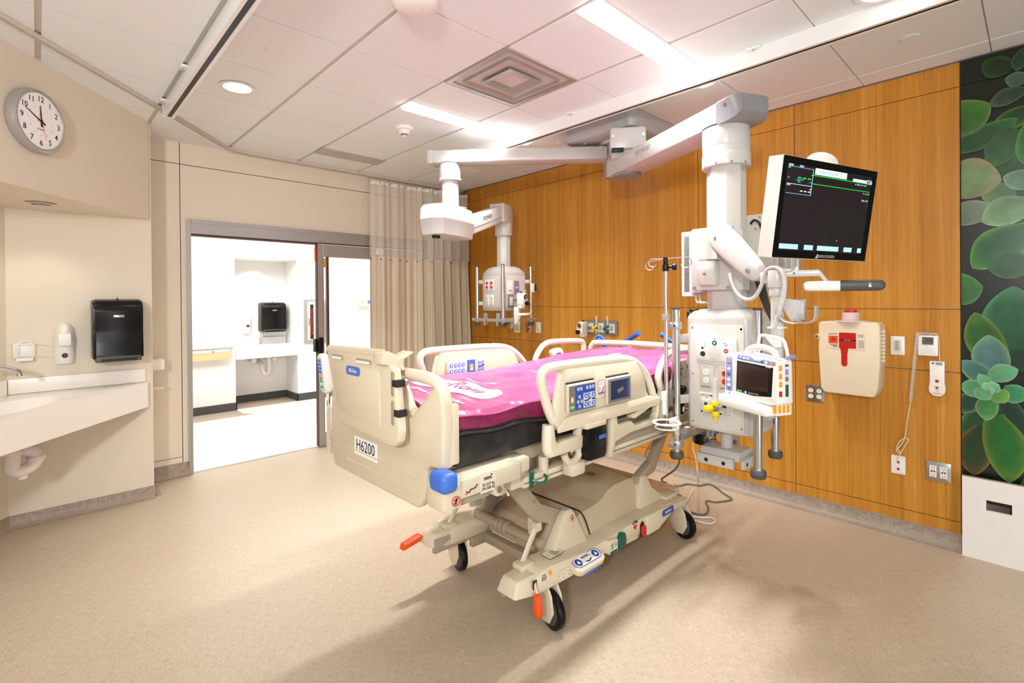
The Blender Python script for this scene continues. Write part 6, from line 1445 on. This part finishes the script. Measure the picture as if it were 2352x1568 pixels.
b = MB(); d = (J2-J1); dn = d.normalized(); side = dn.cross(Vector((0, 0, 1))).normalized(); upv = side.cross(dn)
rings = []
for k, h, w_ in ((-.07, .010, .020), (-.062, .034, .034), (-.035, .056, .040), (0, .062, .042), (.10, .060, .042), (.22, .050, .038), (.29, .044, .034), (.325, .034, .028), (.345, .010, .015)):
    c = J1+dn*k; rings.append([tuple(c+side*w_*math.copysign(abs(math.cos(a))**.5, math.cos(a))+upv*h*math.copysign(abs(math.sin(a))**.5, math.sin(a))) for a in [2*PI*i/20 for i in range(20)]])
b.loft(rings, 'boom'); s_ = side if side.dot(Vector((-1, -.4, 0))) > 0 else -side
for k in (.005, .292): c = J1+dn*k+s_*.041; b.cyl(tuple(c-s_*.01), tuple(c+s_*.002), .010, m='alu', seg=14); b.cyl(tuple(c+s_*.002), tuple(c+s_*.0025), .004, m='mgrey', seg=8)
b.build('spring_arm', ma)
b = MB(); b.cyl((PV.x, PV.y, 1.500), (PV.x, PV.y, 1.575), .036, m='boom', seg=28, bev=.004); b.cyl((PV.x, PV.y, 1.465), (PV.x, PV.y, 1.50), .031, m='boom', seg=28, bev=.003); b.box((2.245, .735, 1.568), (2.30, .80, 1.585), 'boom', .004); b.box((2.262, .76, 1.52), (2.30, .83, 1.57), 'boom', .008); b.build('elbow_joint', ma)
b = MB(); b.cyl((PV.x, PV.y, 1.14), (PV.x, PV.y, 1.47), .0225, m='boom', seg=28)
for i in range(14): a = 2*PI*i/14; b.tube([(PV.x+.0225*math.cos(a), PV.y+.0225*math.sin(a), z) for z in (1.252, 1.468)], .0022, 'panel', 6)
b.build('track_pole', ma)
b = MB(); b.box((PV.x-.03, PV.y-.03, 1.33), (PV.x+.025, PV.y+.03, 1.337), 'paper', .001); b.build('cable_tie', ma)
b = MB(); b.cyl((2.31, .700, 1.57), (2.31, .700, 1.68), .019, m='alup', seg=24); b.build('monitor_post', ma)
b = MB(); b.loft([[(2.262, .745, 1.545), (2.262, .745, 1.572), (2.305, .73, 1.572), (2.305, .73, 1.545)], [(2.285, .69, 1.545), (2.285, .69, 1.572), (2.335, .70, 1.572), (2.335, .70, 1.545)], [(2.30, .61, 1.545), (2.30, .61, 1.572), (2.345, .62, 1.572), (2.345, .62, 1.545)], [(2.31, .585, 1.505), (2.31, .585, 1.53), (2.35, .59, 1.53), (2.35, .59, 1.505)]], 'boom', bev=.004); b.box((2.262, .705, 1.566), (2.30, .755, 1.578), 'boom', .003); b.cyl((2.285, .70, 1.56), (2.28, .697, 1.56), .005, m='mgrey', seg=10); b.build('handle_bracket', ma)
def capsule(b, p, q, w, h, m, e0, e1):
    p, q = Vector(p), Vector(q); d = (q-p).normalized(); n = Vector((-d.y, d.x, 0)); L = (q-p).length; rings = []
    for k, s in ([(0, .5), (.006, .85), (.02, 1)] if e0 else [(0, 1)])+([(L-.022, 1), (L-.008, .85), (L, .45)] if e1 else [(L, 1)]):
        rings.append([tuple(p+d*k+n*w*s*math.copysign(abs(math.cos(a))**.6, math.cos(a))+Vector((0, 0, h*s*math.copysign(abs(math.sin(a))**.6, math.sin(a))))) for a in [2*PI*i/16 for i in range(16)]])
    b.loft(rings, m)
b = MB(); capsule(b, (2.30, .668, 1.505), (2.33, .545, 1.505), .022, .021, 'white', 1, 0); b.build('handle_base', ma)
b = MB(); capsule(b, (2.33, .545, 1.505), (2.365, .405, 1.505), .0225, .0215, 'dgrey', 0, 1); b.build('grab_handle', ma)
b = MB(); p = Vector((2.347, .4725, 1.505)); dd = Vector((.035, -.14, 0)).normalized(); nn_ = Vector((dd.y, -dd.x, 0)); nn_ = nn_ if nn_.x < 0 else -nn_
TT = frame(tuple(Vector((2.352, .452, 1.505))+nn_*.0232), dd, (0, 0, 1)); k_ = b.T; b.T = TT; b.box((-.004, -.007, 0), (.004, .002, .001), 'paper'); b.tube([(-.003, .002, .0005), (-.003, .008, .0005), (.003, .008, .0005), (.003, .005, .0005)], .0011, 'paper', 6); b.T = k_; b.build('lock_symbol', ma)
b = MB()
b.tube([(2.335, .985, 1.575), (2.33, .975, 1.535), (2.325, .955, 1.49), (2.315, .925, 1.462), (2.30, .885, 1.452), (2.285, .850, 1.470), (2.27, .82, 1.52), (2.255, .80, 1.568), (2.24, .770, 1.585), (2.228, .735, 1.575), (2.222, .715, 1.53), (2.222, .720, 1.46), (2.222, .742, 1.38), (2.224, .755, 1.335)], .0085, 'boom', 10, smooth=5); b.build('cable_hose', ma)
b = MB(); 
for s in (0, 1): pass
b.prism([(2.255, 1.440), (2.275, 1.452), (2.295, 1.452), (2.295, 1.375), (2.275, 1.365), (2.255, 1.40)], 'y', .655, .700, 'boom', .004)
b.tube([(2.225, .742, 1.415), (2.222, .728, 1.375), (2.225, .700, 1.352), (2.228, .668, 1.352)], (lambda t_: (.0035, .03)), 'boom', 10, smooth=4, flat=(.2, .3, 1)) if 0 else None
b.tube([(2.225, y, z) for y, z in ((.745, 1.415), (.736, 1.388), (.722, 1.368), (.70, 1.358), (.675, 1.355), (.66, 1.36))], (lambda t_: (.026, .0035)), 'boom', 12, smooth=3, flat=(1, 0, 0))
b.tube([(2.265, y, z) for y, z in ((.668, 1.356), (.640, 1.357), (.622, 1.366), (.613, 1.385), (.612, 1.425))], (lambda t_: (.026, .0035)), 'boom', 12, smooth=3, flat=(1, 0, 0))
b.loft([[(2.25, .752, 1.462), (2.275, .752, 1.462), (2.275, .752, 1.448), (2.25, .752, 1.448)], [(2.245, .66, 1.445), (2.295, .66, 1.445), (2.295, .66, 1.36), (2.245, .70, 1.36)]], 'boom', bev=.003)
b.build('cable_hanger', ma)
# patient monitor
TL = Vector((1.957, .629, 1.976)); th = math.radians(8); eM = Vector((.955, -.297, 0)).normalized(); nh = Vector((-.297, -.955, 0)).normalized()
upM = Vector((0, 0, 1))*math.cos(th)+nh*math.sin(th); T = frame(TL, eM, upM); W_, H_ = .588, .372
mo = thing('patient_monitor', 'large black screened patient monitor tilted down on the boom arm', 'monitor', T.translation); mo.matrix_basis = T
b = MB(T); b.box((0, -H_, -.062), (W_, 0, -.001), 'white', .004); b.box((.08, -H_+.05, -.09), (W_-.08, -.06, -.06), 'white', .01); b.build('monitor_case', mo)
b = MB(T); b.prism(rrect(.002, -H_+.002, W_-.002, -.002, .004), 'z', -.002, .001, 'black'); b.build('bezel', mo)
b = MB(T); b.box((.027, -H_+.030, .0005), (W_-.037, -.028, .0016), 'screen'); sc2 = b.build('screen', mo)
sx0, sx1, sy0, sy1 = .03, W_-.04, -H_+.034, -.030; SW = sx1-sx0; SH = sy1-sy0
q = lambda u, v: (sx0+SW*u, sy1-SH*v)
def sbox(b, u0, v0, u1, v1, m): (x0, y0), (x1, y1) = q(u0, v0), q(u1, v1); b.box((x0, y1, .0014), (x1, y0, .0022), m)
b = MB(T); sbox(b, .30, .0, .68, .075, 'swhite'); b.build('screen_banner', sc2); b = MB(T); sbox(b, .765, .05, .94, .085, 'swhite'); b.build('screen_banner', sc2)
for u0, n_ in ((.0, 4), (.28, 2), (.435, 5), (.765, 2), (.945, 1)):
    for k in range(n_): b = MB(T); sbox(b, u0+.053*k, .935, u0+.05+.053*k, .995, 'sblue'); b.build('screen_button', sc2)
b = MB(T); sbox(b, .28, .085, 1.0, .092, 'sgreen'); sbox(b, .28, .188, 1.0, .194, 'sgreen')
for k in range(3): sbox(b, .115+.055*k, .135, .15+.055*k, .148, 'sgreen')
sbox(b, .262, .09, .278, .10, 'sgreen'); sbox(b, .0, .03, .022, .045, 'sgreen'); b.build('screen_trace', sc2)
b = MB(T); sbox(b, .0, .022, .28, .0245, 'sblue'); sbox(b, .277, .022, .280, .335, 'sblue'); sbox(b, .0, .333, .28, .336, 'sblue'); sbox(b, .0, .222, .277, .226, 'swhite')
for k in range(3): sbox(b, .155+.045*k, .29, .182+.045*k, .30, 'swhite')
b.build('screen_frame', sc2); b = MB(T); sbox(b, .66, .85, .665, .862, 'swhite'); b.build('screen_cursor', sc2)
b = MB(T)
def stext(txt, u, v, size, m, sx=1): x, y = q(u, v); b.text(txt, Matrix.Translation((x, y, .0025)), size, m, sx=sx)
stext('00:08', .025, .008, .011, 'swhite'); stext('Adult', .14, .006, .011, 'swhite'); stext('20 Alarms Paused 48:10:55', .49, .038, .017, 'ink', .8); stext('ECG Check Electrodes', .852, .068, .009, 'mgrey', .8); stext('12:48', .975, .075, .018, 'swhite'); stext('01/13/2014', .972, .045, .007, 'swhite')
stext('x1  Filter  8   II  1mV', .87, .118, .009, 'swhite'); stext('II   x1  1mV', .955, .222, .009, 'swhite'); stext('Resp  x1/2', .95, .31, .010, 'swhite'); stext('VPC', .13, .19, .010, 'scyan'); stext('___bpm ST-II', .13, .165, .009, 'scyan'); stext('___mm', .25, .18, .008, 'scyan'); stext('II-1', .015, .155, .010, 'scyan'); stext('SpO2', .02, .237, .009, 'swhite'); stext('PR', .267, .265, .008, 'swhite')
b.build('screen_text', sc2, smooth=False)
b = MB(T); b.text('NIHON KOHDEN', Matrix.Translation((.318, -H_+.013, .0015)), .0165, 'grid', sx=.85); b.prism([(.252, -H_+.005), (.262, -H_+.021), (.268, -H_+.021), (.268, -H_+.017), (.261, -H_+.014), (.268, -H_+.009), (.264, -H_+.005)], 'z', .001, .002, 'grid'); b.build('maker_lettering', mo, smooth=False)
b = MB(T); b.ball((.30, .004, -.052), .088, 'white', 24, 12, (1, .50, .42)); b.build('alarm_lamp', mo)
# small bedside monitor with its dock
eS = Vector((-.426, -.905, 0)).normalized(); T = frame((2.173, .831, 1.101), eS, (0, 0, 1))
sm = thing('bedside_monitor', 'compact white bedside monitor with lilac key strip and carry handle on the boom pole', 'monitor', T.translation); sm.matrix_basis = T
b = MB(T); b.prism([(-.158, -.075), (-.152, .10), (-.145, .112), (-.06, .125), (.128, .108), (.132, -.066), (.10, -.075)], 'z', -.085, 0, 'white', .008); b.build('monitor_case', sm)
b = MB(T); b.prism([(-.162, -.118), (-.16, -.068), (-.10, -.066), (.105, -.08), (.108, -.118)], 'z', -.086, .035, 'white', .010); b.prism([(-.16, -.118), (.112, -.118), (.112, -.062), (-.16, -.062)], 'z', -.10, -.02, 'white', .006); dk = b.build('dock', sm)
b = MB(T)
for k in range(4): b.box((.1105, -.105, -.005-.022*k), (.114, -.075, -.018-.022*k), 'amber')
b.build('module_port', dk)
b = MB(T); b.prism([(-.086, -.055), (-.078, .092), (.122, .084), (.114, -.045), (.02, -.058)], 'z', -.002, .004, 'white', .002); b.prism([(-.080, -.045), (-.074, .088), (.119, .080), (.110, -.038), (.02, -.050)], 'z', .003, .0055, 'black', .001); b.prism([(-.068, -.026), (-.064, .080), (.100, .072), (.094, -.022)], 'z', .005, .0065, 'screenb'); b.build('screen', sm)
b = MB(T)
for k in range(3): b.box((-.072+.009*k, -.042, .0055), (-.066+.009*k, -.038, .0068), 'lgreen')
b.text('NIHON KOHDEN', Matrix.Translation((.018, -.041, .0062)), .008, 'grid', sx=.9); b.text('Life Scope', Matrix.Translation((.096, .079, .0062)), .007, 'swhite', sx=.9); b.box((-.028, -.044, .0056), (-.021, -.037, .0065), 'swhite'); b.build('screen_marking', sm, smooth=False)
b = MB(T); b.prism(rrect(-.143, -.052, -.108, .098, .004), 'z', -.001, .0022, 'lilac', .0005)
for z_, m in ((.078, 'amber'), (.046, 'paper'), (.022, 'lgreen' if 0 else 'teal'), (-.002, 'paper'), (-.025, 'paper')): b.prism([(-.1255+.010*math.cos(a), z_+.006*math.sin(a)) for a in [2*PI*i/18 for i in range(18)]], 'z', .002, .0045, m)
for z_ in (.090, .058, .034, .010, -.013): b.box((-.132, z_-.0008, .002), (-.119, z_+.0008, .003), 'paper'); 
b.box((-.130, -.046, .002), (-.121, -.038, .003), 'teal'); b.cyl((-.125, -.062, -.001), (-.125, -.062, .001), .004, m='blue', seg=12); b.build('key_strip', sm)
b = MB(T); b.prism([(-.077, .094), (-.070, .114), (.0, .112), (.02, .100), (.05, .100), (.065, .107), (.127, .103), (.124, .087)], 'z', -.001, .0022, 'lilac', .0005)
for x, y, m in ((-.055, .105, 'lblue'), (-.035, .103, 'paper'), (-.014, .102, 'paper'), (.062, .097, 'teal'), (.082, .096, 'paper'), (.108, .094, 'amber')): b.prism([(x+.007*math.cos(a), y+.005*math.sin(a)) for a in [2*PI*i/16 for i in range(16)]], 'z', .002, .0042, m)
b.build('top_key_strip', sm)
b = MB(T); b.tube([(-.05, .108, -.02), (-.035, .135, -.02), (.0, .150, -.02), (.05, .153, -.02), (.095, .142, -.02), (.115, .118, -.02)], (lambda t_: (.010, .014)), 'white', 12, smooth=5, flat=(0, 0, 1)); b.build('carry_handle', sm)
b = MB(T); b.tube([(-.055, .10, -.075), (-.035, .175, -.078), (-.02, .198, -.078), (.075, .190, -.078), (.10, .17, -.078), (.12, .10, -.075)], .007, 'white', 10, smooth=3); b.prism([(-.005, .197), (.085, .190), (.082, .155), (.05, .150), (.025, .168)], 'z', -.084, -.074, 'white', .003); b.build('mount_bracket', sm)
b = MB(T); b.prism([(-.072, .114), (-.052, .13), (-.03, .122), (-.045, .108)], 'z', -.06, -.03, 'lilac', .004); b.prism([(.11, .108), (.135, .112), (.135, .128), (.118, .126)], 'z', -.10, -.06, 'lilac', .004); b.build('alarm_light', sm)
b = MB(T)
for y, m in ((.078, 'amber'), (.046, 'amber'), (.014, 'amber'), (-.024, 'sharpred')): b.box((.130, y-.011, -.012), (.1345, y+.011, -.026), m, .002)
for y, m, h in ((.088, 'dgrey', .004), (.062, 'lilac', .011), (.034, 'mgrey', .009), (-.012, 'green', .024)): b.box((.130, y-h, -.045), (.1345, y+h, -.058), m, .001)
b.box((.131, -.056, -.010), (.134, -.036, -.07), 'white', .001); b.build('side_port', sm)
# far boom -----------------------------------------------------------
CP2 = Vector((2.42, 3.25, 0)); CF = Vector((3.32, 3.60, 0))
fbm = thing('equipment_boom', 'far white ceiling boom with small service head hanging near the curtain corner', 'medical boom', (CF.x, CF.y, 1.24), None, 'white ceiling supply booms')
b = MB(); d, n = arm(b, HUB, CP2, 2.545, 2.645, .155, e0=-.14, e1=.13); b.build('boom_arm', fbm)
b = cap(CP2+d*.13, d, n, .05, .155, 2.545, 2.645, 'boom', fbm); b.build('arm_end_cap', fbm)
b = MB(); p = HUB.lerp(CP2, .14)+n*.0785*(1 if n.x < 0 else -1); b.cyl((p.x, p.y, 2.63), (p.x-.002, p.y-.002, 2.63), .010, m='panel', seg=14); b.build('arm_screw', fbm)
b = MB(); b.cyl((CP2.x, CP2.y, 2.545), (CP2.x, CP2.y, 2.43), .088, m='boom', seg=40, bev=.004); b.cyl((CP2.x, CP2.y, 2.43), (CP2.x, CP2.y, 2.412), .090, m='boom', seg=40, bev=.002); b.cyl((CP2.x, CP2.y, 2.549), (CP2.x, CP2.y, 2.543), .087, m='ink', seg=40); b.build('column_collar', fbm)
b = MB(); b.cyl((CP2.x, CP2.y, 2.42), (CP2.x, CP2.y, 2.16), .067, m='boom', seg=40); b.build('column', fbm)
dS = (CF-CP2).normalized(); nS = Vector((-dS.y, dS.x, 0))
def along(k, u, z, c=CP2): v = c+dS*k+nS*u; return (v.x, v.y, z)
b = MB()
ol = [(-.27, .02), (-.25, .115), (-.06, .125), (.20, .10), (.22, .06), (.22, -.09), (.19, -.105), (-.05, -.115), (-.24, -.09), (-.27, -.02)]
def rg(f, z): return [along(-.03+(k+.03)*f, u*f, z) for k, u in ol]
b.loft([rg(.84, 1.955), rg(.93, 1.965), rg(1, 2.075), rg(1.015, 2.082), rg(1.015, 2.092), rg(1, 2.098), rg(.985, 2.165), rg(.90, 2.195), rg(.80, 2.198)], 'boom'); b.box([CP2.x-.05, CP2.y-.08, 2.195], [CP2.x+.10, CP2.y+.08, 2.205], 'boom', .003); b.build('arm_housing', fbm)
b = MB(); p = along(-.21, .0, 1.956); b.cyl(p, (p[0], p[1], 1.935), .032, m='black', seg=24, bev=.004); b.build('brake_knob', fbm)
b = MB(); b.loft([[along(k, u, z0+dz) for u, dz in ((.055, 0), (.055, .155), (-.055, .155), (-.055, 0))] for k, z0 in ((.17, 1.985), (.86, 2.205))], 'boom', bev=.006)
b.loft([[along(k, u, z0+dz) for u, dz in ((.057, .045), (.057, .052), (-.057, .052), (-.057, .045))] for k, z0 in ((.2, 1.996), (.85, 2.202))], 'mgrey'); b.build('spring_arm', fbm)
b = MB(); k0 = .53; zc_ = 1.985+.22*(k0-.17)/.69+.105; p = Vector(along(k0, -.0565, zc_)); sl = (dS+Vector((0, 0, .22/.69))).normalized(); b.text('stryker', frame(tuple(p), sl, sl.cross(Vector((nS.x, nS.y, 0))) * (1 if sl.cross(nS).z > 0 else -1)), .062, 'dgrey', bold=.0006); b.build('maker_lettering', fbm, smooth=False)
b = MB(); R2 = [[along(k, u*s, z) for u, z in ((.075, 2.20), (.075, zt_), (-.075, zt_), (-.075, 2.20))] for k, s, zt_ in ((.82, 1, 2.375), (.97, 1, 2.372), (1.04, .92, 2.34), (1.075, .7, 2.25))]
b.loft(R2, 'boom', bev=.004); b.box([CF.x-.09, CF.y-.09, 2.196], [CF.x+.09, CF.y+.09, 2.202], 'ink') if 0 else None; b.build('arm_end_cap', fbm)
b = MB(); b.loft([[along(k, u*s, z) for u, z in ((.07, 2.205), (.07, zt_), (-.07, zt_), (-.07, 2.205))] for k, s, zt_ in ((1.0, 1.02, 2.37), (1.06, .95, 2.345), (1.098, .75, 2.25))], 'boomg', bev=.004); b.build('end_cover', fbm)
b = MB(); b.cyl((CF.x, CF.y, 2.205), (CF.x, CF.y, 2.10), .083, m='boom', seg=40, bev=.003); b.cyl((CF.x, CF.y, 2.10), (CF.x, CF.y, 2.083), .085, m='boom', seg=40, bev=.002); b.build('column_collar', fbm)
b = MB(); b.loft([octa(CF, .070, 2.09), octa(CF, .070, 1.77)], 'boom', bev=.003); b.build('column', fbm)
fx0, fx1, fy0, fy1 = CF.x-.155, CF.x+.155, CF.y-.155, CF.y+.155; hcf = (CF.x, CF.y)
def hr2(f, z): return [(hcf[0]+(x-hcf[0])*f, hcf[1]+(y-hcf[1])*f, z) for x, y in rrect(fx0, fy0, fx1, fy1, .03, 3)]
b = MB(); b.loft([hr2(.97, 1.355), hr2(1, 1.362), hr2(1, 1.705), hr2(.985, 1.722), hr2(.75, 1.765), hr2(.5, 1.782)], 'boom'); b.build('service_head', fbm)
FXf = fx0-.0005; FYf = fy0-.0005
b = MB(); b.box((FXf-.003, fy0+.035, 1.385), (FXf, fy1-.02, 1.69), 'panel', .001); b.build('front_panel', fbm)
b = MB(); b.box((fx0+.035, FYf-.003, 1.385), (fx1-.02, FYf, 1.69), 'panel', .001)
b.build('front_panel', fbm)
for z, red in ((1.60, 1), (1.455, 0)):
    for y in (3.665, 3.555 if 0 else 3.60):
        b = MB(FW(FXf-.003, y, z)); b.prism(rrect(-.028, -.055, .028, .055, .003), 'z', 0, .004, 'white', .001); b.T = b.T @ Matrix.Translation((0, 0, .003)); duplex(b, 0, 0, 'red' if red else 'cream2'); b.box((-.010, -.048, .0005), (.010, -.044, .002), 'ink'); b.build('power_outlet', fbm)
b = MB(FD(3.245, FYf-.003, 1.575)); b.prism(rrect(-.035, -.065, .035, .065, .003), 'z', 0, .006, 'white', .001)
for x in (-.008, .012): b.box((x-.005, -.030, .0055), (x+.005, -.022, .0075), 'red'); b.box((x-.004, -.036, .0055), (x+.004, -.030, .0075), 'ink')
b.build('data_plate', fbm)
b = MB(FD(3.335, FYf-.003, 1.575)); b.box((-.032, -.065, 0), (.032, .065, .004), 'seamw'); b.cyl((0, 0, .004), (0, 0, .014), .012, m='ledblue', seg=20); b.cyl((0, 0, .014), (0, 0, .0145), .006, m='paper', seg=14); b.build('light_socket', fbm)
b = MB(FD(3.26, FYf-.003, 1.445)); b.box((-.04, -.06, 0), (.03, .06, .012), 'mgrey', .003); b.box((-.025, -.04, .012), (.02, .04, .016), 'panel', .002); b.build('gas_outlet', fbm)
b = MB(FD(3.385, FYf-.003, 1.45)); b.cyl((0, .06, .03), (0, .15, .03), .009, m='clear'); b.build('flow_tube', fbm)
regulator('white suction regulator with coloured gauge on the far boom service head', FD(3.275, FYf-.02, 1.46) @ Matrix.Rotation(0, 4, 'Z') @ Matrix.Scale(-1, 4, (1, 0, 0)) @ Matrix.Translation((.0, 0, 0)))
flowmeter('green flowmeter behind the suction regulator on the far boom head', FD(3.40, FYf-.0035, 1.44), 'green', 'teal')
FP = ((CF.x-.185, CF.y+.185), (CF.x-.185, CF.y-.185), (CF.x+.185, CF.y-.185), (CF.x+.185, CF.y+.185))
for x, y in FP: pole(fbm, x, y, 1.245, 1.79, .0175)
for x, y in FP:
    for z in (1.635, 1.425):
        b = MB(); sx_, sy_ = (1 if x < CF.x else -1), (1 if y < CF.y else -1)
        p_, q_ = (x, y, z), (x+sx_*.055, y+sy_*.055, z); dd = Vector((sx_, sy_, 0)).normalized(); nn_ = Vector((-dd.y, dd.x, 0))
        b.loft([[tuple(Vector(c)+nn_*u+Vector((0, 0, w_))) for u, w_ in ((.010, -.018), (.010, .018), (-.010, .018), (-.010, -.018))] for c in (p_, q_)], 'boom', bev=.002); b.build('rail_bracket', fbm)
b = MB(); b.cyl((CF.x, CF.y, 1.36), (CF.x, CF.y, 1.26), .022, m='steel', seg=20); b.build('stem', fbm)
b = MB(); b.box((FP[0][0]-.032, FP[1][1]-.01, 1.255), (FP[0][0]-.022, FP[0][1]+.04, 1.283), 'alup', .001); b.build('accessory_rail', fbm)
for y in (3.475, 3.655): b = MB(); b.box((FP[0][0]-.022, y-.028, 1.225), (FP[0][0]+.0, y+.012, 1.335), 'alup', .003); b.box((FP[0][0]-.045, y-.03, 1.215), (FP[0][0]-.033, y-.012, 1.30), 'alup', .002); b.build('slide_clamp', fbm)
b = MB(); b.cyl((FP[0][0], FP[0][1], 1.255), (FP[0][0], FP[0][1], 1.285), .026, m='alup', seg=20); b.cyl((FP[0][0]-.02, FP[0][1]+.02, 1.27), (FP[0][0]-.035, FP[0][1]+.04, 1.27), .015, m='alup', seg=14); b.build('rail_clamp', fbm)
b = MB(); b.box((FP[1][0]-.03, FP[1][1]-.034, 1.255), (FP[2][0]+.06, FP[1][1]-.024, 1.283), 'alup', .001)
for x in (FP[2][0]+.005, FP[2][0]+.045): b.cyl((x, FP[1][1]-.034, 1.269), (x, FP[1][1]-.0355, 1.269), .006, m='seamw', seg=10)
b.build('accessory_rail', fbm)
b = MB(); b.cyl((FP[1][0], FP[1][1], 1.255), (FP[1][0], FP[1][1], 1.285), .026, m='alup', seg=20); b.box((FP[1][0]-.02, FP[1][1]-.05, 1.25), (FP[1][0]+.09, FP[1][1]-.022, 1.288), 'alup', .004); b.box((FP[1][0]+.06, FP[1][1]-.045, 1.19), (FP[1][0]+.10, FP[1][1]-.022, 1.25), 'alup', .003); b.build('rail_clamp', fbm)
t = thing('utensil_ring', 'white oval ring holder on the far boom rail', 'ring holder', (3.26, 3.37, 1.30))
b = MB(); c_ = Vector((3.335, 3.335, 1.322)); b.tube([c_+Vector((.075*math.cos(a), .04*math.sin(a), 0)) for a in [2*PI*i/36 for i in range(36)]], (lambda t_: (.011, .006)), 'white', 8, closed=True, flat=(0, 0, 1)); b.build('ring', t)
b = MB(); b.prism([(3.225, 1.39), (3.262, 1.39), (3.268, 1.34), (3.30, 1.33), (3.29, 1.30), (3.25, 1.235), (3.225, 1.235), (3.222, 1.33)], 'y', 3.335, 3.365, 'white', .004); b.build('ring_bracket', t)
t = thing('pole_remote', 'small white device with black keypad clipped to the right pole of the far boom', 'control', (FP[2][0], FP[2][1], 1.55))
b = MB(); b.box((FP[2][0]-.028, FP[2][1]-.045, 1.53), (FP[2][0]+.018, FP[2][1]-.0185, 1.615), 'white', .006); b.box((FP[2][0]-.032, FP[2][1]-.036, 1.47), (FP[2][0]-.024, FP[2][1]-.024, 1.54), 'white', .002); b.build('device_case', t)
b = MB(); b.box((FP[2][0]+.004, FP[2][1]-.052, 1.54), (FP[2][0]+.034, FP[2][1]-.03, 1.61), 'black', .010, 3)
for k in range(3): b.box((FP[2][0]+.012, FP[2][1]-.053, 1.552+.018*k), (FP[2][0]+.026, FP[2][1]-.0515, 1.556+.018*k), 'mgrey')
b.build('keypad', t)
# ------------------------------------------------------------------ cords on the floor
def cord(label, pts, r, m, sm=8):
    b = MB(); b.tube(pts, r, m, 8, smooth=sm); o = b.build('power_cord'); tag(o, label, 'cord')
cord('dark grey power cord hanging from the bed frame, curling over the floor to the wall', [(2.95, 1.57, 0.447), (2.95, 1.572, 0.415), (2.95, 1.6, 0.367), (2.95, 1.656, 0.316), (2.95, 1.695, 0.278), (3.59, 2.028, 0.007), (3.599, 1.922, 0.007), (3.682, 1.894, 0.007), (3.716, 1.816, 0.007), (3.798, 1.774, 0.007), (3.768, 1.703, 0.007), (3.694, 1.615, 0.007), (3.641, 1.534, 0.007), (3.597, 1.531, 0.007), (3.5, 1.582, 0.007), (3.467, 1.641, 0.007), (3.364, 1.577, 0.007), (3.278, 1.547, 0.007), (3.226, 1.558, 0.007), (3.212, 1.612, 0.007), (3.227, 1.687, 0.007)], .006, 'cordg')
cord('thin cream cord hanging from the boom head down to the floor behind the bed wheel', [(3.1, 1.553, 0.517), (3.1, 1.555, 0.478), (3.1, 1.538, 0.425), (3.1, 1.529, 0.357), (3.1, 1.52, 0.289), (3.752, 1.845, 0.007), (3.553, 1.793, 0.007), (3.323, 1.721, 0.007)], .005, 'cordw')
cord('white looped cord end lying beside the bed head wheel', [(3.138, 1.605, 0.007), (3.184, 1.537, 0.007), (3.222, 1.491, 0.007), (3.197, 1.456, 0.007), (3.151, 1.449, 0.007), (3.123, 1.47, 0.007), (3.11, 1.512, 0.007), (3.107, 1.574, 0.007)], .006, 'cordw')
cord('grey cable hanging behind the bed to the wood wall base', [(3.5, 2.09, 0.372), (3.5, 2.1, 0.325), (3.5, 2.145, 0.247), (3.5, 2.152, 0.211), (3.5, 2.126, 0.176), (3.5, 2.107, 0.158)], .0045, 'cordg')
